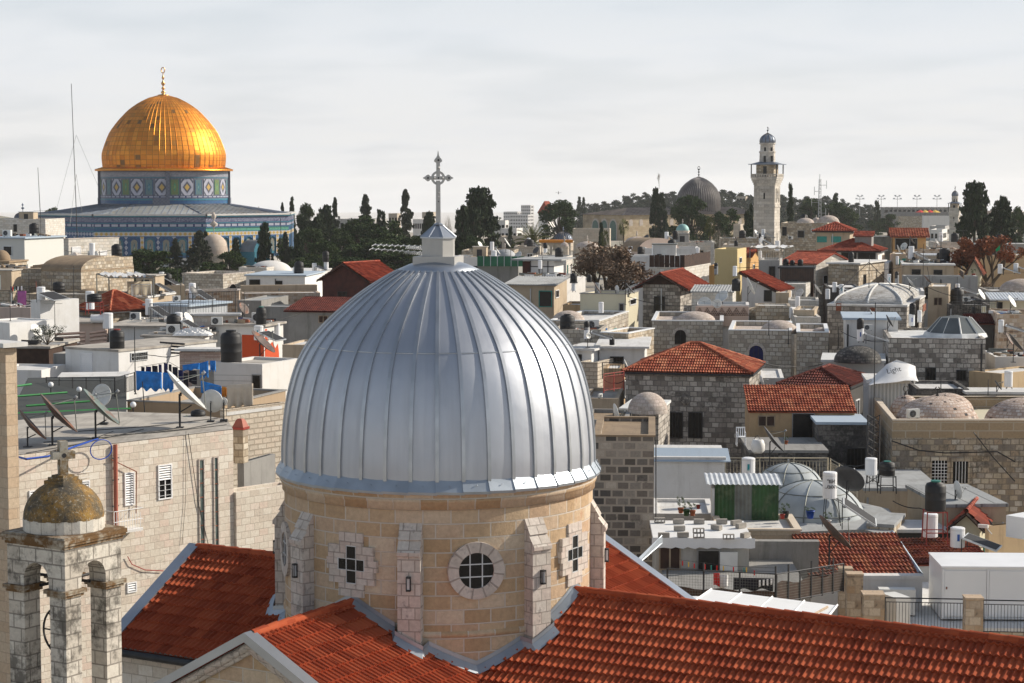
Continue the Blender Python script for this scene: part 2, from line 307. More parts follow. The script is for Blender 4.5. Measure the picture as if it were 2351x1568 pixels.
stone('st_pil',[(0.45,0.32,0.20),(0.54,0.42,0.29),(0.20,0.14,0.10),(0.58,0.48,0.36)],(0.42,0.33,0.24),0.38,0.27,0.015,0.03,0.3,(0.10,0.08,0.06),ssc=1.5)
def corr():
 m,t,b=base('corr');uv=nd(t,'ShaderNodeTexCoord').outputs['UV'];wv=nd(t,'ShaderNodeTexWave',{'Vector':uv,'Scale':1.6}).outputs[1]
 setc(t,b,ramp(t,wv,[(0.2,(0.36,0.38,0.40)),(0.8,(0.52,0.54,0.56))]));b.inputs['Roughness'].default_value=.5
 bp=nd(t,'ShaderNodeBump',{'Height':wv,'Strength':0.6,'Distance':0.05});t.links.new(bp.outputs[0],b.inputs['Normal'])
corr()
class MB:
 def __init__(s):s.v=[];s.f=[];s.uv=[];s.sm=[];s.mi=[]
 def face(s,pts,uv=None,smooth=False,mi=0):
  pts=[Vector(p)for p in pts]
  if uv is None:
   n=Vector((0,0,0))
   for i in range(len(pts)):
    a=pts[i];b=pts[(i+1)%len(pts)]
    n+=Vector(((a.y-b.y)*(a.z+b.z),(a.z-b.z)*(a.x+b.x),(a.x-b.x)*(a.y+b.y)))
   if n.length<1e-12:return
   n.normalize()
   if abs(n.z)>0.75:uv=[(p.x,p.y)for p in pts]
   else:
    t=Vector((-n.y,n.x,0)).normalized();bt=n.cross(t)
    sg=1 if bt.z>0 else-1
    uv=[(p.dot(t),p.dot(bt)*sg)for p in pts]
  i0=len(s.v);s.v+=[tuple(p)for p in pts];s.f.append(tuple(range(i0,i0+len(pts))));s.uv+=list(uv);s.sm.append(smooth);s.mi.append(mi)
 def box(s,x0,x1,y0,y1,z0,z1,M=None,top=True,bot=True,mi=0):
  c=[Vector((x,y,z))for z in(z0,z1)for y in(y0,y1)for x in(x0,x1)]
  fs=[(0,1,5,4),(1,3,7,5),(3,2,6,7),(2,0,4,6)]
  if top:fs.append((4,5,7,6))
  if bot:fs.append((0,2,3,1))
  for f in fs:
   p=[c[i]for i in f]
   if M:p=[M@q for q in p]
   s.face(p,mi=mi)
  return s
 def prism(s,poly,z0,z1,top=True,bot=True):
  n=len(poly);A=sum(poly[i][0]*poly[(i+1)%n][1]-poly[(i+1)%n][0]*poly[i][1]for i in range(n))
  if A<0:poly=poly[::-1]
  for i in range(n):
   a=poly[i];b=poly[(i+1)%n]
   s.face([(a[0],a[1],z0),(b[0],b[1],z0),(b[0],b[1],z1),(a[0],a[1],z1)])
  if top:s.face([(p[0],p[1],z1)for p in poly])
  if bot:s.face([(p[0],p[1],z0)for p in poly[::-1]])
  return s
 def lathe(s,prof,n=24,c=(0,0),a0=0,a1=2*pi,smooth=True,cap=True,sq=None,z0=0):
  def rad(a):return 1
  L=[0]
  for(r0,q0),(r1,q1)in zip(prof,prof[1:]):L.append(L[-1]+math.hypot(r1-r0,q1-q0))
  rm=max(r for r,z in prof)
  for i in range(n):
   b0=a0+(a1-a0)*i/n;b1=a0+(a1-a0)*(i+1)/n
   for j in range(len(prof)-1):
    (r0,q0),(r1,q1)=prof[j],prof[j+1]
    P=[(c[0]+r0*cos(b0),c[1]+r0*sin(b0),z0+q0),(c[0]+r0*cos(b1),c[1]+r0*sin(b1),z0+q0),(c[0]+r1*cos(b1),c[1]+r1*sin(b1),z0+q1),(c[0]+r1*cos(b0),c[1]+r1*sin(b0),z0+q1)]
    U=[(b0*rm,L[j]),(b1*rm,L[j]),(b1*rm,L[j+1]),(b0*rm,L[j+1])]
    if r0<1e-5:P=[P[0],P[2],P[3]];U=[U[0],U[2],U[3]]
    elif r1<1e-5:P=P[:3];U=U[:3]
    s.face(P,U,smooth)
  if cap:
   for(r,q),fl in((prof[0],True),(prof[-1],False)):
    if r>1e-4 and a1-a0>6.2:
     ring=[(c[0]+r*cos(a0+2*pi*i/n),c[1]+r*sin(a0+2*pi*i/n),z0+q)for i in range(n)]
     s.face(ring[::-1]if fl else ring)
  return s
 def cyl(s,p,r,h,n=12,r2=None):return s.lathe([(r,0),(r if r2 is None else r2,h)],n,(p[0],p[1]),z0=p[2])
 def bar(s,a,b,r=0.02,n=5,r2=None):
  a=Vector(a);b=Vector(b);d=b-a
  if d.length<1e-6:return s
  q=d.to_track_quat('Z','Y').to_matrix();r2=r if r2 is None else r2
  for i in range(n):
   t0=2*pi*i/n;t1=2*pi*(i+1)/n
   o0=q@Vector((cos(t0),sin(t0),0));o1=q@Vector((cos(t1),sin(t1),0))
   s.face([a+o0*r,a+o1*r,b+o1*r2,b+o0*r2],smooth=n>5)
  return s
 def path(s,pts,r=0.02,n=4):
  for a,b in zip(pts,pts[1:]):s.bar(a,b,r,n)
  return s
 def xf(s,M,i0=0):
  for i in range(i0,len(s.v)):s.v[i]=tuple(M@Vector(s.v[i]))
  return s
 def build(s,name,mat,parent=None,loc=(0,0,0),weld=False,rot=0):
  me=bpy.data.meshes.new(name);me.from_pydata(s.v,[],s.f)
  ul=me.uv_layers.new(name='UVMap');flat=[c for q in s.uv for c in q]
  if len(flat)==2*len(me.loops):ul.data.foreach_set('uv',flat)
  me.polygons.foreach_set('use_smooth',s.sm)
  for m in(mat if isinstance(mat,(list,tuple))else[mat]):me.materials.append(MATS[m])
  if any(s.mi):me.polygons.foreach_set('material_index',s.mi)
  if weld or any(s.sm):
   bm=bmesh.new();bm.from_mesh(me);bmesh.ops.remove_doubles(bm,verts=bm.verts,dist=1e-4);bm.to_mesh(me);bm.free()
  me.update()
  o=bpy.data.objects.new(name,me);COL.objects.link(o)
  o.location=loc;o.rotation_euler=(0,0,rot)
  if parent:o.parent=parent
  return o
def E(name,loc,label,cat,group=None,rz=0):
 o=bpy.data.objects.new(name,None);COL.objects.link(o);o.location=loc;o.rotation_euler=(0,0,rz)
 o['label']=label;o['category']=cat
 if group:o['group']=group
 o.empty_display_size=0.1
 return o
def tag(o,label,cat,group=None):
 o['label']=label;o['category']=cat
 if group:o['group']=group
 return o
def struct(o):o['kind']='structure';return o
def copy_tree(o,parent=None):
 c=o.copy();COL.objects.link(c)
 if parent:c.parent=parent
 for ch in list(o.children):copy_tree(ch,c)
 return c
def tiles(pts,mat,parent,roll=0.155,row=0.34,amp=0.022,step=0.045,seg=6,name='tile_roof',thick=0.06):
 pts=[Vector(p)for p in pts]
 ex=(pts[1]-pts[0]).normalized();n=None
 for k in range(2,len(pts)):
  n=ex.cross(pts[k]-pts[0])
  if n.length>1e-3:break
 n.normalize();ey=n.cross(ex)
 P2=[((p-pts[0]).dot(ex),(p-pts[0]).dot(ey))for p in pts]
 x0=min(p[0]for p in P2);x1=max(p[0]for p in P2);y1=max(p[1]for p in P2)
 bm=bmesh.new();dx=roll/seg;nx=int((x1-x0)/dx)+2;ny=int(y1/row)+1
 xs=[x0+i*dx for i in range(nx)]
 hs=[amp*(1+cos(2*pi*i/seg))if seg>2 else amp*2*(i%2)for i in range(nx)]
 prev=None
 for j in range(ny):
  jt=[random.uniform(0,.016)for _ in range(nx//(2*seg)+2)];lo=[bm.verts.new((x,j*row-jt[i//(2*seg)]*.8,h+step+jt[i//(2*seg)]))for i,(x,h)in enumerate(zip(xs,hs))]
  hi=[bm.verts.new((x,(j+1)*row,h))for x,h in zip(xs,hs)]
  for i in range(nx-1):
   f=bm.faces.new((lo[i],lo[i+1],hi[i+1],hi[i]));f.smooth=False
   if prev:bm.faces.new((prev[i],prev[i+1],lo[i+1],lo[i]))
  prev=hi
 m=len(P2)
 for i in range(m):
  a=P2[i];b=P2[(i+1)%m];e=(b[0]-a[0],b[1]-a[1]);L=math.hypot(*e)
  if L<1e-6:continue
  nn=Vector((e[1]/L,-e[0]/L,0))
  bmesh.ops.bisect_plane(bm,geom=bm.verts[:]+bm.edges[:]+bm.faces[:],plane_co=(a[0],a[1],0),plane_no=nn,clear_outer=True)
 uvl=bm.loops.layers.uv.new('UVMap')
 for f in bm.faces:
  for l in f.loops:l[uvl].uv=(l.vert.co.x,l.vert.co.y)
 vs=[bm.verts.new((p[0],p[1],-thick))for p in P2];vt_=[bm.verts.new((p[0],p[1],0.0))for p in P2]
 bm.faces.new(vs[::-1])
 for i in range(m):bm.faces.new((vs[i],vs[(i+1)%m],vt_[(i+1)%m],vt_[i]))
 M=Matrix((ex,ey,n)).transposed().to_4x4();M.translation=pts[0]
 bm.transform(M)
 me=bpy.data.meshes.new(name);bm.to_mesh(me);bm.free();me.materials.append(MATS[mat])
 o=bpy.data.objects.new(name,me);COL.objects.link(o)
 if parent:o.parent=parent
 return o
def ridge(mb,a,b,r=0.11,step=0.38):
 a=Vector(a);b=Vector(b);L=(b-a).length;n=max(1,int(L/step));d=(b-a)/n
 for i in range(n):
  p=a+d*i;mb.bar(p,p+d*1.08,r*1.12,8,r*0.92)
 return mb
def build_ground():
 ys=[-150,-60,0,30,60,90,120,160,200,250,284,292,330,400,480,560,640,665,700,730,760]
 y=790
 while y<1300:ys.append(y);y+=30
 ys+=[1400,1500,1700,2000,2500,3200,4200,6000,9000,14000]
 us=[-9000,-5000,-3000,-1800,-1000,-600,-300]+list(range(-200,2600,60))+[2700,3000,3600,5000,8000,12000]
 v=[];f=[]
 for y in ys:
  for u in us:
   x=(u-CU)/F_*max(y,160);v.append((x,y,GZ(x,y)+(random.uniform(-1.2,1.2)if 780<y<1300 else 0)))
 n=len(us)
 for j in range(len(ys)-1):
  for i in range(n-1):a=j*n+i;f.append((a,a+1,a+n+1,a+n))
 me=bpy.data.meshes.new('ground');me.from_pydata(v,[],f);me.polygons.foreach_set('use_smooth',[True]*len(f))
 m,t,b=base('ground')
 ob=nd(t,'ShaderNodeTexCoord').outputs['Object']
 n1=nd(t,'ShaderNodeTexNoise',{'Vector':ob,'Scale':0.02,'Detail':9.0,'Roughness':0.7}).outputs[0]
 col=ramp(t,n1,[(0.35,(0.30,0.26,0.20)),(0.5,(0.38,0.34,0.28)),(0.68,(0.14,0.15,0.09))])
 py=nd(t,'ShaderNodeSeparateXYZ',{0:ob}).outputs[1]
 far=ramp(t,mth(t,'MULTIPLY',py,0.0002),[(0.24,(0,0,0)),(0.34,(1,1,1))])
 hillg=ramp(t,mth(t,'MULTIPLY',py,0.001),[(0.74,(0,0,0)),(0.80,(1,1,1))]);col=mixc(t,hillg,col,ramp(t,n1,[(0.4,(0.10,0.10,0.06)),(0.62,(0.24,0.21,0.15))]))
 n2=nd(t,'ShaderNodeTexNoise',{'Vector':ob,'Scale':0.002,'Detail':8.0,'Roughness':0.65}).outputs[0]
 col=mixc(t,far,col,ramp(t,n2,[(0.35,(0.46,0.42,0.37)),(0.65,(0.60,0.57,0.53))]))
 setc(t,b,col);b.inputs['Roughness'].default_value=0.95
 me.materials.append(m)
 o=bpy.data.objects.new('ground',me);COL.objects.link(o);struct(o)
build_ground()
def arch_wall(mb,x0,x1,z0,z1,cx,r,zs,y0,y1,n=12,pointed=0.0,zb=None):
 """wall slab with an arched opening (open from zb, default z0, up to the arch)."""
 zb=z0 if zb is None else zb
 arc=[]
 for i in range(n+1):
  a=pi-pi*i/n;k=1+pointed*(1-abs(cos(a)))
  arc.append((cx+r*cos(a),zs+r*sin(a)*k))
 for y,fl in((y0,False),(y1,True)):
  def q(p):
   p=[(a,y,b)for a,b in p];mb.face(p[::-1]if fl else p)
  q([(x0,z0),(cx-r,z0),(cx-r,z1),(x0,z1)]);q([(cx+r,z0),(x1,z0),(x1,z1),(cx+r,z1)])
  for(ax,az),(bx,bz)in zip(arc,arc[1:]):q([(ax,az),(bx,bz),(bx,z1),(ax,z1)])
  if zb>z0:q([(cx-r,z0),(cx+r,z0),(cx+r,zb),(cx-r,zb)])
 mb.face([(x0,y1,z0),(x0,y0,z0),(x0,y0,z1),(x0,y1,z1)]);mb.face([(x1,y0,z0),(x1,y1,z0),(x1,y1,z1),(x1,y0,z1)])
 mb.face([(x0,y0,z1),(x1,y0,z1),(x1,y1,z1),(x0,y1,z1)])
 full=[(cx-r,zb)]+arc+[(cx+r,zb)]
 for(ax,az),(bx,bz)in zip(full,full[1:]):mb.face([(ax,y0,az),(ax,y1,az),(bx,y1,bz),(bx,y0,bz)])
 return mb
def church():
 GZ0=-27.0;O=W(1007,800,47);ZR=-9.33-GZ0;SL=0.56;WE=3.4;R=3.66
 e=E('church',(O.x,47,GZ0),'cross-shaped stone church in the foreground with red tiled roofs and a large silver metal dome','church',rz=radians(-30))
 z=lambda w:w-GZ0
 arms=[((1,0),20.0),((-1,0),7.42),((0,1),7.6),((0,-1),7.39)]
 for(dx,dy),La in arms:
  for s in(1,-1):
   px_,py_=-dy*s,dx*s
   def P(a,b):return Vector((dx*a+px_*b,dy*a+py_*b,ZR-SL*b))
   pl=[P(WE,WE),P(La,WE),P(La,0),P(0,0)]
   n=(pl[1]-pl[0]).cross(pl[2]-pl[1])
   if n.z<0:pl=[pl[1],pl[0],pl[3],pl[2]]
   tiles(pl,'tile_new',e,name='tile_roof',amp=.027,step=.05)
  mb=MB();ridge(mb,(dx*3.5,dy*3.5,ZR+0.05),(dx*(La-.1),dy*(La-.1),ZR+0.05),0.105,0.40);mb.build('ridge_cap','tile_new',e)
  mb=MB();hw=3.12;A=Vector((dx,dy,0));Pp=Vector((-dy,dx,0));L2=La-0.12
  sec=[(-hw,0),(hw,0),(hw,ZR-SL*hw-0.1),(0,ZR-0.1),(-hw,ZR-SL*hw-0.1)]
  p0=[Pp*a+Vector((0,0,b))for a,b in sec];p1=[q+A*L2 for q in p0]
  mb.face(p1)
  for k in(1,4):
   k2=(k+1)%5;mb.face([p0[k],p1[k],p1[k2],p0[k2]][::1])
  mb.build('wall','st_cream' if dx else 'st_drum',e)
  mb=MB()
  for s in(-1,1):
   a=Pp*s*(hw+0.07)+A*3.2;b_=Pp*s*(hw+0.07)+A*L2
   mb=MB()
   for zz,rr in((ZR-SL*hw-0.20,0.11),(ZR-SL*hw-0.34,0.07)):
    mb.bar(a+Vector((0,0,zz)),b_+Vector((0,0,zz)),rr,6)
   mb.build('eaves_moulding','st_trim',e)
  for s in(-1,1):
   a=Pp*s*(WE+0.09)+A*3.4;b_=Pp*s*(WE+0.09)+A*(La-.02);zz=Vector((0,0,ZR-SL*WE-0.05))
   mb=MB();mb.bar(a+zz,b_+zz,0.09,6);mb.build('gutter','iron',e)
  if La<10:
   mb=MB();mw=MB()
   for s in(-1,1):
    a=A*(La+0.02)+Vector((0,0,ZR+0.13));b_=A*(La+0.02)+Pp*s*(WE+.15)+Vector((0,0,ZR-SL*(WE+.15)+0.13))
    d=(b_-a);up=Vector((0,0,0.2));aw=A*0.34
    q=[a-aw/2,a+aw/2,b_+aw/2,b_-aw/2]
    if s<0:q=q[::-1]
    lo=[p-up for p in q]
    mb.face(q if(q[1]-q[0]).cross(q[2]-q[1]).z>0 else q[::-1])
    for i in range(4):mb.face([lo[i],lo[(i+1)%4],q[(i+1)%4],q[i]])
    for k,(off,th)in enumerate(((0.05,0.10),(0.0,0.22))):
     a2=A*(La-0.06+off)+Vector((0,0,ZR-0.18-0.12*k));b2=A*(La-0.06+off)+Pp*s*(WE)+Vector((0,0,ZR-SL*WE-0.18-0.12*k))
     mw.bar(a2,b2,0.10-0.03*k,6)
   mb.build('coping','metal_grey',e);mw.build('gable_moulding','st_trim',e)
 gy=-7.39+0.12;zc_=ZR-1.75
 mb=MB();n=16
 for i in range(n):
  a0=2*pi*i/n;a1=2*pi*(i+1)/n
  q=[(r*cos(a),gy-0.10,zc_+r*sin(a))for r,a in((.42,a0),(.72,a0),(.72,a1),(.42,a1))]
  mb.face(q);o1=[(p[0],gy+0.02,p[2])for p in q]
  mb.face([q[1],o1[1],o1[2],q[2]]);mb.face([q[0],q[3],o1[3],o1[0]])
 wn=mb.build('window','st_trim',e)
 mb=MB();mb.face([(.43*cos(2*pi*i/20),gy-0.02,zc_+.43*sin(2*pi*i/20))for i in range(20)]);mb.build('pane','glass_dark',wn)
 mb=MB();mb.lathe([(R,z(-13.2)),(R,z(-7.0))],96,cap=False,smooth=True);mb.build('drum_wall','st_drum',e)
 mb=MB();mb.lathe([(R,z(-7.12)),(R+.05,z(-7.12)),(R+.05,z(-6.98)),(R+.07,z(-6.97)),(R+.10,z(-6.90)),(R+.08,z(-6.86)),(R+.11,z(-6.80)),(R+.13,z(-6.77)),(R+.13,z(-6.72)),(R-.2,z(-6.71))],96,cap=False,smooth=True)
 mb.build('cornice','st_drum',e)
 mb=MB();mb.lathe([(R,z(-9.98)),(R+.045,z(-9.95)),(R+.045,z(-9.88)),(R,z(-9.84))],96,cap=False);mb.build('string_course','st_drum',e)
 def fr(phi):
  th=radians(phi-60);o=Vector((cos(th),sin(th),0));return o,Vector((-sin(th),cos(th),0))
 for k in range(8):
  o,t=fr(-7.6+45*k);mb=MB();hw=0.255
  M=Matrix((t,o,Vector((0,0,1)))).transposed().to_4x4();r0=R-0.1;r1=R+0.30
  pf=[(r0,z(-13)),(r1,z(-13)),(r1,z(-8.12)),(r1+.05,z(-8.10)),(r1+.05,z(-8.02)),(r1-.14,z(-7.78)),(r1-.10,z(-7.76)),(r0+.1,z(-7.42)),(r0,z(-7.42))]
  for(a,b),(c,d)in zip(pf,pf[1:]):mb.face([M@Vector((hw,a,b)),M@Vector((-hw,a,b)),M@Vector((-hw,c,d)),M@Vector((hw,c,d))])
  L=[M@Vector((-hw,a,b))for a,b in pf];Rr=[M@Vector((hw,a,b))for a,b in pf]
  mb.face(L[::-1]);mb.face(Rr)
  bt=mb.build('buttress','st_trim',e)
  mb=MB();zl=z(-8.75);rr=r1
  mb.box(-.05,.05,rr,rr+.10,zl+.17,zl+.20,M).box(-.05,.05,rr,rr+.10,zl-.12,zl-.09,M)
  for xx in(-.05,.035):
   for yy in(rr+.005,rr+.085):mb.box(xx,xx+.015,yy,yy+.015,zl-.09,zl+.17,M)
  mb.box(-.03,.03,rr-.02,rr+.02,zl+.02,zl+.12,M)
  la=mb.build('wall_lamp','iron',e)
  MB().box(-.03,.03,rr+.025,rr+.075,zl-.08,zl+.16,M).build('lamp_glass','galv_light',la)
  o,t=fr(-30.1+45*k);M=Matrix((t,o,Vector((0,0,1)))).transposed().to_4x4()
  circle=k%2==1
  if circle:
   zc2=z(-8.49);mb=MB();n=12;y_=R+.06
   for i in range(48):
    a0=2*pi*i/48;a1=2*pi*(i+1)/48
    def g(r,a,yy=y_):return M@Vector((r*cos(a),yy,zc2+r*sin(a)))
    uv=[(0,0)]*4;b_=i//4
    U=[(b_*.3+.05+(i%4)*.05,.02),(b_*.3+.05+(i%4)*.05,.2),(b_*.3+.1+(i%4)*.05,.2),(b_*.3+.1+(i%4)*.05,.02)]
    mb.face([g(.40,a1),g(.64,a1),g(.64,a0),g(.40,a0)],U)
    mb.face([g(.64,a1),g(.64,a1,R-.12),g(.64,a0,R-.12),g(.64,a0)]);mb.face([g(.40,a0),g(.40,a0,R-.1),g(.40,a1,R-.1),g(.40,a1)])
   wn=mb.build('window','st_trim',e)
   mb=MB();mb.face([M@Vector((-.41*cos(2*pi*i/32),R+.012,zc2+.41*sin(2*pi*i/32)))for i in range(32)][::-1]);mb.build('pane','glass_dark',wn)
   mb=MB()
   for q in(-.14,.14):
    hh=sqrt(.40**2-q*q)
    mb.box(q-.012,q+.012,R+.014,R+.035,zc2-hh,zc2+hh,M);mb.box(-hh,hh,R+.014,R+.03,zc2+q-.012,zc2+q+.012,M)
   mb.build('grille','galv_light',wn)
  else:
   zc2=z(-8.43);mb=MB();y0,y1=R-.12,R+.03
   A_,B_,C_=.36,.43,.13
   for x0_,x1_,z0_,z1_ in((-.32,.32,B_,.72),(-.34,.34,-.72,-B_),(-.62,-C_,C_,B_),(C_,.60,C_,B_),(-.60,-C_,-B_,-C_),(C_,.62,-B_,-C_),(-.66,-A_,-C_,C_),(A_,.68,-C_,C_)):
    mb.box(x0_,x1_,y0,y1,zc2+z0_+.002,zc2+z1_-.002,M)
   wn=mb.build('window','st_trim',e)
   mb=MB()
   mb.box(-C_,C_,R-.05,R+.012,zc2-B_,zc2+B_,M).box(-A_,-C_,R-.05,R+.011,zc2-C_,zc2+C_,M).box(C_,A_,R-.05,R+.011,zc2-C_,zc2+C_,M)
   mb.build('pane','glass_dark',wn)
   mb=MB()
   for q in(-C_,C_):
    mb.box(q-.01,q+.01,R+.013,R+.03,zc2-B_,zc2+B_,M);mb.box(-A_,A_,R+.013,R+.028,zc2+q-.01,zc2+q+.01,M)
   for q in(-B_+.01,B_-.01):mb.box(-C_,C_,R+.013,R+.03,zc2+q-.01,zc2+q+.01,M)
   for q in(-A_+.01,A_-.01):mb.box(q-.01,q+.01,R+.013,R+.03,zc2-C_,zc2+C_,M)
   mb.build('grille','galv_light',wn)
 mb=MB();N=240
 def rz(x,y):return ZR-SL*min(abs(x),abs(y))
 def fp(i,off,up):
  th=2*pi*i/N;phi=(math.degrees(th)+60+7.6)%45;near=min(phi,45-phi)
  r=R+(0.34 if near<4.7 else 0.0)+off;x,y=r*cos(th),r*sin(th)
  return Vector((x,y,rz(x,y)+up+(0.07 if off>0 else 0)))
 for i in range(N):
  mb.face([fp(i,.015,.10),fp(i+1,.015,.10),fp(i+1,.015,.20),fp(i,.015,.20)][::-1])
  mb.face([fp(i,.02,.10),fp(i,.20,.01),fp(i+1,.20,.01),fp(i+1,.02,.10)])
 mb.build('flashing','metal_flash',e)
 prof=[(3.70,-6.50),(3.70,-6.2),(3.68,-5.85),(3.63,-5.35),(3.54,-4.85),(3.40,-4.35),(3.25,-4.0),(3.07,-3.70),(2.84,-3.42),(2.52,-3.10),(2.05,-2.70),(1.63,-2.40),(1.15,-2.11),(.78,-1.93),(.5,-1.84)]
 pr=[]
 for i in range(len(prof)-1):
  a=prof[max(i-1,0)];b=prof[i];c=prof[i+1];d=prof[min(i+2,len(prof)-1)]
  for s in range(4):
   t=s/4
   pr.append(tuple(0.5*((2*b[k])+(-a[k]+c[k])*t+(2*a[k]-5*b[k]+4*c[k]-d[k])*t*t+(-a[k]+3*b[k]-3*c[k]+d[k])*t**3)for k in(0,1)))
 pr.append(prof[-1])
 NR=40;mb=MB()
 m,t,b=base('dome_zinc')
 ob=nd(t,'ShaderNodeTexCoord');n_=nd(t,'ShaderNodeTexNoise',{'Vector':ob.outputs['Object'],'Scale':0.9,'Detail':3.0}).outputs[0]
 sepu=nd(t,'ShaderNodeSeparateXYZ',{0:ob.outputs['UV']});cell=mth(t,'FLOOR',mth(t,'MULTIPLY',sepu.outputs[0],1/(2*pi*3.70/NR)))
 wn_=nd(t,'ShaderNodeTexWhiteNoise',{'W':cell},noise_dimensions='1D').outputs[0]
 col=mixc(t,0.5,ramp(t,n_,[(0.3,(0.40,0.42,0.46)),(0.7,(0.50,0.52,0.56))]),ramp(t,wn_,[(0,(0.43,0.45,0.49)),(1,(0.52,0.54,0.57))]))
 fn=nd(t,'ShaderNodeTexNoise',{'Vector':ob.outputs['Object'],'Scale':40.0,'Detail':3.0}).outputs[0]
 col=mixc(t,mth(t,'MULTIPLY',ramp(t,fn,[(0.62,(0,0,0)),(0.7,(1,1,1))]),0.12),col,(0.35,0.36,0.38))
 sm_=nd(t,'ShaderNodeMapping',{'Vector':ob.outputs['UV'],'Scale':(3.5,0.25,1)}).outputs[0];sn_=nd(t,'ShaderNodeTexNoise',{'Vector':sm_,'Scale':1.0,'Detail':5.0,'Roughness':0.7}).outputs[0]
 col=mixc(t,mth(t,'MULTIPLY',ramp(t,sn_,[(0.45,(0,0,0)),(0.7,(1,1,1))]),0.20),col,(0.33,0.345,0.37));t.links.new(ramp(t,sn_,[(0.3,(0.40,)*3),(0.7,(0.56,)*3)]),b.inputs['Roughness'])
 setc(t,b,col);b.inputs['Metallic'].default_value=0.8
 bn=nd(t,'ShaderNodeTexNoise',{'Vector':ob.outputs['Object'],'Scale':1.6,'Detail':2.0}).outputs[0]
 bp=nd(t,'ShaderNodeBump',{'Height':bn,'Strength':0.2,'Distance':0.06});t.links.new(bp.outputs[0],b.inputs['Normal'])
 off=radians(4.5)
 mb.lathe([(r,z(q))for r,q in pr],NR*3,cap=False,a0=off,a1=off+2*pi)
 dm=mb.build('dome','dome_zinc',e)
 mb=MB();tb=MB()
 for k in range(NR):
  th=off+2*pi*k/NR;o=Vector((cos(th),sin(th),0));t_=Vector((-sin(th),cos(th),0))
  q=[p for p in pr if p[0]>.90];q2=q[1:]
  rows=[]
  for i,(r,zz)in enumerate(q):
   j0=q[max(i-1,0)];j1=q[min(i+1,len(q)-1)];tx,tz=j1[0]-j0[0],j1[1]-j0[1];l=math.hypot(tx,tz);nn=(tz/l,-tx/l)
   hw=0.04 if r>1.6 else 0.04*max(0.55,r/1.6);h=0.036
   c0=o*r+Vector((0,0,z(zz)));up=o*nn[0]*h+Vector((0,0,nn[1]*h))
   rows.append((c0-t_*hw-up*.3,c0-t_*hw+up,c0+t_*hw+up,c0+t_*hw-up*.3))
  for a,b_ in zip(rows,rows[1:]):
   for i in range(3):mb.face([a[i+1],b_[i+1],b_[i],a[i]][::-1])
  mb.face(list(rows[0]))
  t0=th-radians(.5);t1=th+2*pi/NR
  def C(r,a,zz):return Vector((r*cos(a),r*sin(a),z(zz)))
  tb.face([C(3.71,t0,-6.46),C(3.87,t0,-6.70),C(3.855,t1,-6.72),C(3.70,t1,-6.47)])
  tb.face([C(3.87,t0,-6.70),C(3.86,t0,-6.76),C(3.845,t1,-6.78),C(3.855,t1,-6.72)])
  tb.face([C(3.71,t0,-6.46),C(3.70,t0,-6.5),C(3.855,t0,-6.74),C(3.87,t0,-6.70)])
  am=(t0+t1)/2
  tb.lathe([(.018,0),(.012,.012),(0,.014)],6,(3.79*cos(am),3.79*sin(am)),z0=z(-6.575),cap=False)
 mb.build('standing_seam','metal_seam',dm);tb.build('skirt','metal_flash',dm)
 mb=MB();mb.lathe([(3.085,z(-3.735)),(3.10,z(-3.72)),(3.075,z(-3.70))],120,cap=False);mb.build('joint_seam','metal_seam',dm)
 mb=MB();mb.lathe([(.95,z(-2.02)),(.95,z(-1.975)),(.7,z(-1.865)),(.5,z(-1.80))],48,cap=False);mb.build('collar','metal_grey',dm)
 mb=MB();mb.box(-.5,.5,-.5,.5,z(-1.89),z(-1.67));mb.build('plinth','metal_lantern',e,rot=radians(19))
 oct_=lambda r,zz,ph=0:[(r*cos(pi/3*i+ph),r*sin(pi/3*i+ph),zz)for i in range(6)]
 ph=radians(2);mb=MB()
 def hx(mb,r0,z0_,r1,z1_):
  n=8;a=[(r0*cos(2*pi*i/n+ph),r0*sin(2*pi*i/n+ph),z0_)for i in range(n)];b_=[(r1*cos(2*pi*i/n+ph),r1*sin(2*pi*i/n+ph),z1_)for i in range(n)]
  for i in range(n):mb.face([a[i],a[(i+1)%n],b_[(i+1)%n],b_[i]])
 hx(mb,.40,z(-1.675),.40,z(-1.23));mb.build('lantern','metal_lantern',e)
 mb=MB();hx(mb,.44,z(-1.25),.44,z(-1.215));hx(mb,.44,z(-1.215),.09,z(-.93));hx(mb,.13,z(-.93),.03,z(-.87));hx(mb,.42,z(-1.249),.44,z(-1.25))
 n=8
 for i in range(n):
  a=2*pi*i/n+ph;mb.bar((.44*cos(a),.44*sin(a),z(-1.215)),(.09*cos(a),.09*sin(a),z(-.93)),.012,4)
 mb.build('lantern_roof','metal_grey',e)
 mb=MB();T=.035
 zc3=z(.165)
 def plate(pts,y0=-T,y1=T):
  mb.face([(x,y0,q)for x,q in pts]);mb.face([(x,y1,q)for x,q in pts][::-1])
  for i in range(len(pts)):
   a=pts[i];b_=pts[(i+1)%len(pts)];mb.face([(a[0],y0,a[1]),(a[0],y1,a[1]),(b_[0],y1,b_[1]),(b_[0],y0,b_[1])])
 plate([(-.05,z(-.90)),(.05,z(-.90)),(.045,zc3-.06),(-.045,zc3-.06)],-.045,.045)
 plate([(-.20,zc3-.042),(.20,zc3-.042),(.20,zc3+.042),(-.20,zc3+.042)],-T+.002,T-.002)
 plate([(-.04,zc3+.043),(.04,zc3+.043),(.04,zc3+.36),(-.04,zc3+.36)])
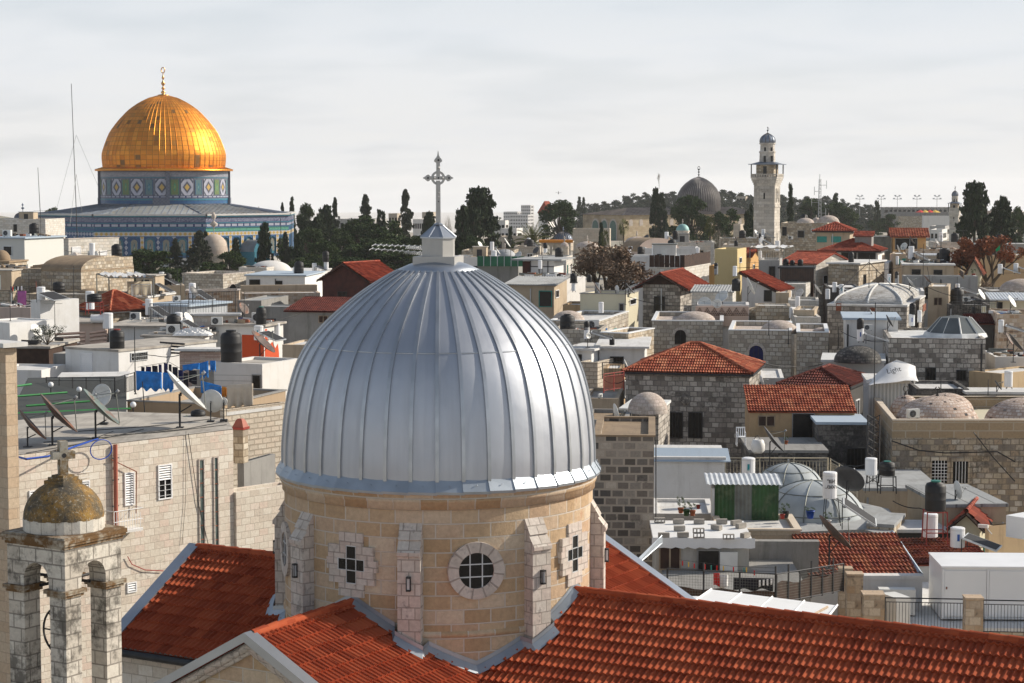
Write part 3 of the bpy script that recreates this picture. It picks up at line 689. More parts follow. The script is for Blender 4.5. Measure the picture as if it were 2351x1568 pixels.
 def bud(cx,cz,dx,dz,s=1.0,L=.20):
  px_,pz_=-dz,dx
  pf=[(0,.045),(.02,.075),(.05,.078),(.085,.055),(.11,.03),(.15,.012),(L,0)]
  up=[(cx+dx*a*s+px_*b*s,cz+dz*a*s+pz_*b*s)for a,b in pf];dn=[(cx+dx*a*s-px_*b*s,cz+dz*a*s-pz_*b*s)for a,b in pf[:-1]]
  hole=[(cx+dx*.05*s+.022*cos(a)*s,cz+dz*.05*s+.022*sin(a)*s)for a in[2*pi*i/10 for i in range(10)]]
  outl=dn+up[::-1]
  mb2=bmesh.new()
  for y in(-T-.004,T+.004):
   for i in range(len(outl)):
    pass
  mb2.free()
  plate(outl[::-1]if True else outl,-T-.004,T+.004)
  return hole
 holes=[bud(-.20,zc3,-1,0,L=.155),bud(.20,zc3,1,0,L=.155),bud(0,zc3+.36,0,1,1.15,L=.24)]
 for i in range(24):
  a0=2*pi*i/24;a1=2*pi*(i+1)/24
  g=lambda r,a,y:(r*cos(a),y,zc3+r*sin(a))
  mb.face([g(.115,a0,-T+.01),g(.165,a0,-T+.01),g(.165,a1,-T+.01),g(.115,a1,-T+.01)]);mb.face([g(.115,a0,T-.01),g(.165,a0,T-.01),g(.165,a1,T-.01),g(.115,a1,T-.01)][::-1])
  mb.face([g(.165,a0,-T+.01),g(.165,a0,T-.01),g(.165,a1,T-.01),g(.165,a1,-T+.01)]);mb.face([g(.115,a1,-T+.01),g(.115,a1,T-.01),g(.115,a0,T-.01),g(.115,a0,-T+.01)])
 cr=mb.build('cross','metal_lantern',e,rot=radians(30+12))
 mb=MB()
 for h in holes+[[(.02*cos(2*pi*i/10),zc3+.02*sin(2*pi*i/10))for i in range(10)],[(.015*cos(2*pi*i/10),zc3-.55+.015*sin(2*pi*i/10))for i in range(10)]]:
  for y in(-T-.012,T+.012):mb.face([(a,y-(.012 if y<0 else-.012),b_)for a,b_ in(h if y<0 else h[::-1])])
 hl=mb.build('cross_hole','iron',cr)
 mb=MB()
 for x_,z_ in((0,.24),(-.1,0),(.1,0),(0,-.35),(0,-.45)):mb.lathe([(.032,0),(.02,.015),(0,.02)],10,cap=False,c=(x_,-z_));
 M=Matrix(((1,0,0,0),(0,0,-1,-T-.004),(0,-1,0,zc3),(0,0,0,1)))
 mb.xf(M);mb.build('cross_boss','metal_lantern',cr)
church()
def belfry():
 cc=W(148,1241,36);a=radians(-32);X=Vector((cos(a),sin(a),0));Y=Vector((-sin(a),cos(a),0))
 h=.83;C=cc-X*h+Y*h;Zt=cc.z;G0=-27
 e=E('belfry',(C.x,C.y,G0),'weathered stone bell tower at lower left with small lichen covered dome and stone cross','bell tower',rz=a)
 z=lambda q:q-G0;p=.74;t=.42
 mb=MB();top=z(Zt-.20);cap=z(Zt-.97);spr=z(Zt-.83)
 for s in(-1,1):
  y0,y1=(-p,-p+t)if s<0 else(p-t,p)
  arch_wall(mb,-p,p,cap,top,0,p-t,spr,y0,y1)
  i0=len(mb.v);arch_wall(mb,-(p-t),p-t,cap,top,0,p-t-.001,spr,-p+.002 if s<0 else p-t,-p+t if s<0 else p-.002)
  mb.xf(Matrix.Rotation(pi/2,4,'Z'),i0)
 mb.face([(-p,-p,top-.3),(-p,p,top-.3),(p,p,top-.3),(p,-p,top-.3)])
 mb.build('arcade','st_belfry',e)
 mb=MB();cb=MB()
 for sx in(-1,1):
  for sy in(-1,1):
   x0,x1=(-p,-p+t)if sx<0 else(p-t,p);y0,y1=(-p,-p+t)if sy<0 else(p-t,p)
   pm=MB().box(x0+.01,x1-.01,y0+.01,y1-.01,10,cap-.14);pl=pm.build('pillar','st_belfry',e)
   c2=MB();c2.box(x0-.03,x1+.03,y0-.03,y1+.03,cap-.14,cap-.08).box(x0-.07,x1+.07,y0-.07,y1+.07,cap-.08,cap-.002);c2.build('capital','st_lichen',pl)
 MB().box(-p-.1,p+.1,-p-.1,p+.1,0,10.0).build('tower_base','st_belfry',e)
 mb=MB()
 for q0,q1,hh in((top,top+.06,p+.03),(top+.06,top+.11,p+.07),(top+.11,top+.19,h),(top+.19,top+.22,h-.03)):mb.box(-hh,hh,-hh,hh,q0+.001,q1)
 mb.build('cornice','st_lichen',e)
 r=.755;zb=top+.22
 mb=MB();mb.lathe([(r,zb),(r,zb+.24),(r-.03,zb+.25)],16,cap=False,smooth=False);mb.build('dome_ring','st_ring',e)
 mb=MB();mb.lathe([(r*cos(radians(q))*.99,zb+.23+.70*sin(radians(q)))for q in range(0,86,5)]+[(.03,zb+.93)],40,cap=False);mb.build('dome','lichen',e)
 mb=MB();
 for q0,q1,hh in((.86,.93,.25),(.93,.99,.20),(.99,1.03,.15)):mb.box(-hh,hh,-hh,hh,zb+q0,zb+q1)
 mb.build('finial_base','lichen',e)
 mb=MB();T=.075;z0=zb+1.03
 mb.box(-T,T,-.09,.09,z0,z0+.30).box(-.215,.215,-.088,.088,z0+.30,z0+.44).box(-T,T,-.09,.09,z0+.44,z0+.64)
 cr=mb.build('cross','st_lichen2',e,rot=radians(62))
 mb=MB();
 mb.face([(.045*cos(2*pi*i/12),-.0915,z0+.37+.045*sin(2*pi*i/12))for i in range(12)]);mb.build('cross_hole','iron',cr)
 mb=MB()
 mb.bar((-p,-.1,cap+.08),(p,-.1,cap+.08),.03,6).bar((0,-p+.1,cap+.02),(0,p-.1,cap+.02),.03,6)
 mb.build('tie_beam','iron',e)
 mb=MB()
 for s in(-1,1):mb.bar((s*.25,s*.05,10),(s*.02,-.02,cap-1.1),.06,4).bar((.05,s*.3,10),(-.02,s*.02,cap-1.1),.06,4)
 mb.build('bell_frame','iron',e)
 mb=MB();N=28;R_=.46;cz=cap-.95
 for i in range(N):
  a0=2*pi*i/N;a1=2*pi*(i+1)/N;mb.bar((R_*cos(a0),-.12,cz+R_*sin(a0)),(R_*cos(a1),-.12,cz+R_*sin(a1)),.022,5)
 for i in range(4):
  a0=pi*i/4;mb.bar((R_*cos(a0),-.12,cz+R_*sin(a0)),(-R_*cos(a0),-.12,cz-R_*sin(a0)),.015,4)
 mb.build('bell_wheel','iron',e)
 mb=MB();mb.lathe([(.30,cz-.45),(.26,cz-.38),(.19,cz-.2),(.16,cz-.02),(.10,cz+.06),(0,cz+.08)],20,cap=False);mb.build('bell','lead_dark',e)
def lichen():
 m,t,b=base('lichen');ob=nd(t,'ShaderNodeTexCoord').outputs['Object']
 n=nd(t,'ShaderNodeTexNoise',{'Vector':ob,'Scale':2.6,'Detail':8.0,'Roughness':0.7}).outputs[0]
 n2=nd(t,'ShaderNodeTexNoise',{'Vector':ob,'Scale':16.0,'Detail':6.0,'Roughness':0.75}).outputs[0]
 c1=ramp(t,n,[(0.36,(0.07,0.06,0.045)),(0.47,(0.15,0.105,0.05)),(0.55,(0.23,0.13,0.035)),(0.68,(0.33,0.20,0.05))])
 c=mixc(t,ramp(t,n2,[(0.57,(0,0,0)),(0.63,(1,1,1))]),c1,(0.36,0.32,0.25))
 c=mixc(t,ramp(t,n2,[(0.38,(1,1,1)),(0.45,(0,0,0))]),c,(0.06,0.055,0.045))
 setc(t,b,c);b.inputs['Roughness'].default_value=0.95
 bp=nd(t,'ShaderNodeBump',{'Height':n2,'Strength':0.6,'Distance':0.03});t.links.new(bp.outputs[0],b.inputs['Normal'])
lichen()
belfry()
def patt(name,kind,cs,rough=0.45):
 m,t,b=base(name);tc=nd(t,'ShaderNodeTexCoord');uv=tc.outputs['UV'];ob=tc.outputs['Object']
 sp=nd(t,'ShaderNodeSeparateXYZ',{0:uv});u,v=sp.outputs[0],sp.outputs[1]
 au=mth(t,'ABSOLUTE',u);av=mth(t,'ABSOLUTE',v)
 spk=nd(t,'ShaderNodeTexNoise',{'Vector':ob,'Scale':3.5,'Detail':4.0,'Roughness':0.8}).outputs[0]
 if kind=='diamond':
  d=mth(t,'ADD',au,av);k=len(cs)
  d=mth(t,'DIVIDE',mth(t,'FLOOR',mth(t,'MULTIPLY',d,12)),24)
  col=ramp(t,d,[(i/k,c)for i,c in enumerate(cs)],'CONSTANT')
 elif kind=='lattice':
  d=mth(t,'ADD',mth(t,'MULTIPLY',au,1.2),mth(t,'MULTIPLY',av,0.7))
  ck=nd(t,'ShaderNodeTexChecker',{'Vector':uv,'Scale':9.0}).outputs[1]
  col=mixc(t,ck,cs[0],cs[1]);col=mixc(t,mth(t,'LESS_THAN',d,0.42),col,cs[2]);col=mixc(t,mth(t,'LESS_THAN',d,0.2),col,cs[1])
  col=mixc(t,mth(t,'GREATER_THAN',au,0.86),col,cs[3])
 elif kind=='row':
  fu=mth(t,'ABSOLUTE',mth(t,'SUBTRACT',mth(t,'FRACT',u),0.5));d=mth(t,'ADD',mth(t,'MULTIPLY',fu,2.0),av)
  col=mixc(t,mth(t,'LESS_THAN',d,0.95),cs[0],cs[1]);col=mixc(t,mth(t,'LESS_THAN',d,0.4),col,cs[2])
 elif kind=='rects':
  fu=mth(t,'ABSOLUTE',mth(t,'SUBTRACT',mth(t,'FRACT',u),0.5))
  col=mixc(t,mth(t,'MULTIPLY',mth(t,'LESS_THAN',fu,0.38),mth(t,'LESS_THAN',av,0.62)),cs[0],cs[1])
  col=mixc(t,mth(t,'MULTIPLY',mth(t,'LESS_THAN',fu,0.28),mth(t,'LESS_THAN',av,0.35)),col,cs[2])
 elif kind=='script':
  mp=nd(t,'ShaderNodeMapping',{'Vector':uv,'Scale':(2.2,1.5,1)}).outputs[0]
  n=nd(t,'ShaderNodeTexNoise',{'Vector':mp,'Scale':1.9,'Detail':4.0,'Roughness':0.6,'Distortion':2.5}).outputs[0]
  ln=mth(t,'LESS_THAN',mth(t,'ABSOLUTE',mth(t,'SUBTRACT',n,0.5)),0.035)
  ln=mth(t,'MULTIPLY',ln,mth(t,'LESS_THAN',av,0.8));col=mixc(t,mth(t,'MULTIPLY',ln,0.85),cs[0],cs[1])
 elif kind=='speck':
  vo=nd(t,'ShaderNodeTexChecker',{'Vector':uv,'Scale':3.0}).outputs[1]
  col=mixc(t,mth(t,'MULTIPLY',vo,0.6),cs[0],cs[1]);col=mixc(t,ramp(t,spk,[(0.55,(0,0,0)),(0.6,(1,1,1))]),col,cs[2])
 col=mixc(t,mth(t,'MULTIPLY',ramp(t,spk,[(0.4,(0,0,0)),(0.7,(1,1,1))]),0.25),col,(0.05,0.06,0.09))
 setc(t,b,col);b.inputs['Roughness'].default_value=rough
NAVY=(0.015,0.025,0.12);BLU=(0.01,0.055,0.17);TUR=(0.015,0.19,0.28);WHT=(0.42,0.43,0.48);YEL=(0.52,0.34,0.08);GRN=(0.02,0.20,0.12);LAV=(0.36,0.37,0.45)
patt('dr_script','script',[NAVY,WHT]);patt('dr_script2','script',[(0.14,0.15,0.19),WHT])
patt('dr_diamond','diamond',[YEL,(0.08,0.08,0.10),LAV,(0.42,0.42,0.48),(0.07,0.08,0.12),(0.36,0.36,0.42)])
patt('dr_wgreen','lattice',[(0.01,0.10,0.07),(0.25,0.26,0.05),(0.02,0.25,0.14),GRN]);patt('dr_wblue','lattice',[(0.01,0.05,0.10),(0.16,0.28,0.26),(0.01,0.14,0.20),BLU])
patt('dr_row_w','row',[BLU,WHT,(0.25,0.27,0.36)]);patt('dr_row_y','row',[(0.50,0.50,0.50),(0.55,0.36,0.09),(0.50,0.30,0.06)])
patt('dr_rects','rects',[NAVY,WHT,LAV]);patt('dr_blue','speck',[BLU,(0.02,0.13,0.30),TUR]);patt('dr_turq','speck',[(0.012,0.14,0.22),(0.02,0.2,0.26),(0.07,0.27,0.31)])
patt('dr_green','speck',[(0.03,0.26,0.16),(0.20,0.42,0.34),(0.02,0.18,0.12)]);patt('dr_lat','lattice',[(0.012,0.02,0.03),(0.42,0.40,0.30),(0.01,0.12,0.18),(0.03,0.2,0.3)])
patt('dr_grey','speck',[(0.10,0.11,0.14),(0.16,0.17,0.21),(0.06,0.08,0.15)])
def shrine():
 c=W(380,600,396);G0=-22.0;z=lambda q:q-G0
 e=E('golden_dome_shrine',(c.x,396,G0),'octagonal shrine of blue glazed tiles with a great golden dome, upper left','shrine')
 P=lambda R,ph,zz=0:Vector((R*sin(radians(ph)),-R*cos(radians(ph)),zz))
 s=396/F_
 hw=[(390.5,136.5),(385,137.5),(370,139),(353.6,139.2),(334.4,133.5),(307,122.5),(290,111),(279.5,103),(265,90),(252,77),(238.3,58),(230,43),(224,30),(219.5,15)]
 prof=[(w_*s,z(W(0,v_,396).z))for v_,w_ in hw]
 pr=[]
 for i in range(len(prof)-1):
  a=prof[max(i-1,0)];b=prof[i];c_=prof[i+1];d=prof[min(i+2,len(prof)-1)]
  for k in range(4):
   t=k/4;pr.append(tuple(0.5*((2*b[j])+(-a[j]+c_[j])*t+(2*a[j]-5*b[j]+4*c_[j]-d[j])*t*t+(-a[j]+3*b[j]-3*c_[j]+d[j])*t**3)for j in(0,1)))
 pr.append(prof[-1])
 m,t,b=base('gold_sheet');tc=nd(t,'ShaderNodeTexCoord')
 br=nd(t,'ShaderNodeTexBrick',{'Vector':tc.outputs['UV'],'Color1':(0,0,0),'Color2':(1,1,1),'Mortar':(0,0,0),'Scale':1.0,'Mortar Size':0.035,'Mortar Smooth':0.0,'Brick Width':2*pi*12.06/64,'Row Height':0.95},offset=0.0)
 rc=ramp(t,br.outputs[0],[(0.0,(0.30,0.12,0.02)),(0.04,(0.66,0.23,0.022)),(0.5,(0.76,0.29,0.03)),(0.93,(0.84,0.34,0.04)),(0.975,(0.24,0.13,0.045))])
 n_=nd(t,'ShaderNodeTexNoise',{'Vector':tc.outputs['Object'],'Scale':0.35,'Detail':6.0,'Roughness':0.7}).outputs[0]
 rc=mixc(t,mth(t,'MULTIPLY',ramp(t,n_,[(0.52,(0,0,0)),(0.66,(1,1,1))]),0.55),rc,(0.46,0.16,0.025))
 rc=mixc(t,br.outputs[1],rc,(0.30,0.12,0.02))
 setc(t,b,rc);b.inputs['Metallic'].default_value=0.8;b.inputs['Roughness'].default_value=0.55
 bn=nd(t,'ShaderNodeTexNoise',{'Vector':tc.outputs['Object'],'Scale':0.9,'Detail':3.0}).outputs[0]
 bp=nd(t,'ShaderNodeBump',{'Height':bn,'Strength':0.2,'Distance':0.2});t.links.new(bp.outputs[0],b.inputs['Normal'])
 mb=MB();mb.lathe(pr,128,cap=False);dm=mb.build('dome','gold_sheet',e)
 mb=MB()
 for k in range(64):
  th=2*pi*k/64;pts=[(r*1.003*cos(th),r*1.003*sin(th),q)for r,q in pr if r>1.9]
  for a,b_ in zip(pts[::2],pts[2::2]):mb.bar(a,b_,.032,4)
 mb.build('dome_rib','gold_seam',dm)
 mb=MB();mb.lathe([(11.9,z(3.45)),(12.5,z(3.35)),(13.5,z(3.0)),(13.5,z(2.75)),(12.6,z(2.72))],96,cap=False)
 for k in range(96):
  th=2*pi*k/96;mb.bar((12.1*cos(th),12.1*sin(th),z(3.45)),(13.5*cos(th),13.5*sin(th),z(3.03)),.06,4)
 mb.build('dome_eave','gold',e)
 zt=z(W(0,219,396).z);k=s
 fp=[(13,0),(12.5,1.5),(3,3),(5.5,6),(4.5,9),(2,11),(1.6,12.5),(4.2,15),(4,17),(1.6,19.5),(1.2,21),(4.6,26),(4.8,28),(1.6,33),(1.2,36),(3.2,39),(2.6,42),(1,46),(.9,50)]
 mb=MB();mb.lathe([(r*k,zt+q*k)for r,q in fp],16,cap=False)
 zc=zt+57*k;N=20
 for i in range(N):
  a0=2*pi*i/N;a1=2*pi*(i+1)/N;mb.bar((4.0*k*cos(a0),0,zc+6.2*k*sin(a0)),(4.0*k*cos(a1),0,zc+6.2*k*sin(a1)),.10,6)
 mb.build('finial','gold_fin',e)
 R=12.45
 def ringband(name,mat,r,z0,z1,rep):
  mb=MB();N=96
  for i in range(N):
   a0=360*i/N;a1=360*(i+1)/N;L=2*pi*r/N
   mb.face([P(r,a0,z(z0)),P(r,a1,z(z0)),P(r,a1,z(z1)),P(r,a0,z(z1))],[(i*L*rep,-1),((i+1)*L*rep,-1),((i+1)*L*rep,1),(i*L*rep,1)])
  return mb.build(name,mat,e)
 ringband('drum_wall','dr_grey',R,-4.2,2.9,1);ringband('inscription_band','dr_script2',R+.03,1.5,2.55,.7)
 ringband('tile_band','dr_turq',R+.05,1.35,1.47,1);ringband('tile_band','dr_turq',R+.12,-2.95,-2.62,1);ringband('tile_band','dr_rects',R+.04,-2.45,-2.1,.8);ringband('tile_band','dr_blue',R+.06,-3.6,-3.0,1)
 for i in range(32):
  ph=-3.7+11.25*i;win=i%2==0;hwid=.78 if win else 1.22
  dph=math.degrees(hwid/R);z0,z1=(-1.85,1.05)if win else(-2.0,1.15)
  mb=MB();r=R+.07
  mb.face([P(r,ph-dph,z(z0)),P(r,ph+dph,z(z0)),P(r,ph+dph,z(z1)),P(r,ph-dph,z(z1))],[(-1,-1),(1,-1),(1,1),(-1,1)])
  mt=('dr_wgreen' if(i//2)%2 else 'dr_wblue')if win else 'dr_diamond'
  f=mb.build('window' if win else 'tile_panel',mt,e)
 for k4 in range(4):
  ph=7+90*k4;mb=MB();pp=[P(R-.3,ph-7.2),P(R+.55,ph-7.2),P(R+.62,ph),P(R+.55,ph+7.2),P(R-.3,ph+7.2)]
  mb.prism([(q.x,q.y)for q in pp],z(-4.2),z(-2.5));mb.build('pier','dr_grey',e)
  mb=MB();pp=[P(R-.3,ph+4),P(R+.5,ph+4),P(R+.5,ph+7.2),P(R-.3,ph+7.2)];mb.prism([(q.x,q.y)for q in pp],z(-2.5),z(2.8));mb.build('pier','dr_grey',e)
 RO=27.0;ph0=-19.0;marks=[ph0+45*i for i in range(8)]
 mb=MB();rb=MB()
 for i in range(8):
  a0,a1=marks[i],marks[i]+45;A0,A1=P(RO-.6,a0,z(-5.75)),P(RO-.6,a1,z(-5.75));B0,B1=P(12.9,a0,z(-3.75)),P(12.9,a1,z(-3.75))
  mb.face([A0,A1,B1,B0])
  n=17
  for q in range(n+1):
   t_=q/n;p=A0.lerp(A1,t_);m_=(A0+A1)/2;d=Vector((-m_.x,-m_.y,0)).normalized()
   mid=abs(t_-.5)*2;fr_=min(1,(1-mid)*1.9+0.02);full=(B0+B1)/2-m_
   top_=p+Vector((full.x,full.y,full.z))*fr_
   rb.bar(p+Vector((0,0,.04)),top_+Vector((0,0,.04)),.07,4)
  rb.bar(A0,B0,.16,5)
 mb.build('roof','lead_roof',e);rb.build('roof_seam','lead',e)
 bands=[(-5.4,-5.72,'dr_marble',0.45,1,'cornice'),(-5.72,-5.95,'dr_turq',0.30,1,'tile_band'),(-5.95,-7.0,'dr_script',.0,.35,'inscription_band'),(-7.0,-7.17,'dr_turq',.08,1,'tile_band'),(-7.17,-7.85,'dr_rects',.02,.65,'tile_band'),(-7.85,-8.0,'dr_turq',.14,1,'tile_band'),(-8.0,-8.6,'dr_green2',.0,1,'tile_band'),(-8.6,-8.75,'dr_turq',.05,1,'tile_band'),(-8.75,-9.5,'ROW',.02,1.1,'tile_band'),(-9.5,-13.25,'dr_blue',0,1,'wall'),(-13.25,-13.6,'dr_blue',.12,1,'tile_band'),(-13.6,-22,'dr_marble',.02,1,'marble_base')]
 for i in range(8):
  a0,a1=marks[i],marks[i]+45;A=P(RO,a0);B=P(RO,a1);D=(B-A);L=D.length;t_=D/L;nrm=Vector((t_.y,-t_.x,0))
  if nrm.dot(A)<0:nrm=-nrm
  vis=i in(7,0,1,6)
  for zt_,zb_,mt,off,rep,nm in bands:
   if mt=='ROW':mt='dr_row_w' if i in(7,6)else 'dr_row_y'
   if mt=='dr_green2':mt='dr_green' if i==1 else 'dr_blue'
   o=nrm*off;mb=MB();a=A+o;b_=B+o
   mb.face([(a.x,a.y,z(zb_)),(b_.x,b_.y,z(zb_)),(b_.x,b_.y,z(zt_)),(a.x,a.y,z(zt_))],[(0,-1),(L*rep,-1),(L*rep,1),(0,1)]if nm!='wall' and nm!='marble_base' else[(0,z(zb_)),(L,z(zb_)),(L,z(zt_)),(0,z(zt_))])
   if off>.1:
    mb.face([(A.x,A.y,z(zt_)),(a.x,a.y,z(zt_)),(b_.x,b_.y,z(zt_)),(B.x,B.y,z(zt_))][::-1])
    mb.face([(A.x,A.y,z(zb_)),(a.x,a.y,z(zb_)),(b_.x,b_.y,z(zb_)),(B.x,B.y,z(zb_))])
   mb.build(nm,mt,e)
  mb=MB();q0=A-nrm*.5;q1=B-nrm*.5
  mb.face([(A.x,A.y,z(-5.4)),(B.x,B.y,z(-5.4)),(q1.x,q1.y,z(-5.4)),(q0.x,q0.y,z(-5.4))]);mb.face([(q0.x,q0.y,z(-5.4)),(q1.x,q1.y,z(-5.4)),(q1.x,q1.y,z(-6)),(q0.x,q0.y,z(-6))]);mb.build('parapet','dr_marble',e)
  if not vis:continue
  M=Matrix((t_,nrm,Vector((0,0,1)))).transposed().to_4x4();M.translation=A
  for k7 in range(7):
   cx=L*(k7+.5)/7;hw_=L/14*.64
   mb=MB();Zb,Zs=z(-13.1),z(-10.9)
   pts=[(cx-hw_,Zb),(cx+hw_,Zb)]+[(cx+hw_*cos(pi*j/10),Zs+hw_*1.15*sin(pi*j/10))for j in range(11)]
   hh=hw_*.72;pin=[(cx-hh,Zb+.5),(cx+hh,Zb+.5)]+[(cx+hh*cos(pi*j/10),Zs+hh*1.1*sin(pi*j/10))for j in range(11)]
   mb.face([M@Vector((x,.06,q))for x,q in pts]);
   for a,b_ in zip(pts,pts[1:]):mb.face([M@Vector((a[0],0,a[1])),M@Vector((a[0],.3,a[1])),M@Vector((b_[0],.3,b_[1])),M@Vector((b_[0],0,b_[1]))])
   wn=mb.build('window','dr_turq' if i==1 or k7%2 else 'dr_bluef',e)
   mb=MB();mb.face([M@Vector((x,.10,q))for x,q in pin],[((x-cx)/hh,(q-Zs+1)/2.2)for x,q in pin]);mb.build('pane','dr_lat',wn)
   if k7 in(0,6):
    mb=MB();pv=pin[2:];mb.face([M@Vector((x,.12,q))for x,q in pv]);mb.build('arch_panel','fabric_yellow',wn)
    mb=MB();mb.face([M@Vector((x,.13,q))for x,q in((cx-hh*.8,Zb+.4),(cx+hh*.8,Zb+.4),(cx+hh*.8,Zs+.1),(cx-hh*.8,Zs+.1))]);mb.build('marble_panel','dr_marble',wn)
  for k8 in range(8):
   cx=L*k8/7;w_=.34;x0,x1=max(.03,cx-w_),min(L-.03,cx+w_);mb=MB();n=3.6
   mb.face([M@Vector((x0,.08,z(-13.1))),M@Vector((x1,.08,z(-13.1))),M@Vector((x1,.08,z(-9.6))),M@Vector((x0,.08,z(-9.6)))],[(0,-1),(0,1),(n,1),(n,-1)][0:4])
   mb.build('tile_strip','dr_row_y' if(i==1 or(i==0 and k8%3==0))else('dr_row_w'),e)
  if i==1:
   M2=M@Matrix.Translation((L*.5,0,0));pb=MB();r_=2.2;zs=z(-12.6)
   for j in range(12):
    b0=pi*j/12;b1=pi*(j+1)/12
    pb.face([M2@Vector((r_*cos(b0),0.1,zs+r_*sin(b0))),M2@Vector((r_*cos(b0),4.2,zs+r_*sin(b0))),M2@Vector((r_*cos(b1),4.2,zs+r_*sin(b1))),M2@Vector((r_*cos(b1),0.1,zs+r_*sin(b1)))])
   pb.build('porch_roof','lead',e)
   pb=MB()
   for j in range(12):
    b0=pi*j/12;b1=pi*(j+1)/12
    pb.face([M2@Vector((q*cos(b_),4.22,zs+q*sin(b_)))for q,b_ in((1.5,b0),(2.25,b0),(2.25,b1),(1.5,b1))])
   for sx in(-2.1,1.6):pb.box(sx,sx+.5,.3,4.2,z(-22),zs,M2)
   pb.build('porch_arch','dr_turq',e)
patt('dr_bluef','speck',[(0.008,0.05,0.18),(0.01,0.075,0.23),(0.02,0.16,0.27)])
shrine()
def solve_s(x0,y0,dx,dy,z,u):
 k=(u-CU)/F_;return(k*(y0*cP-z*sP)-x0)/(dx-k*dy*cP)
HS={}
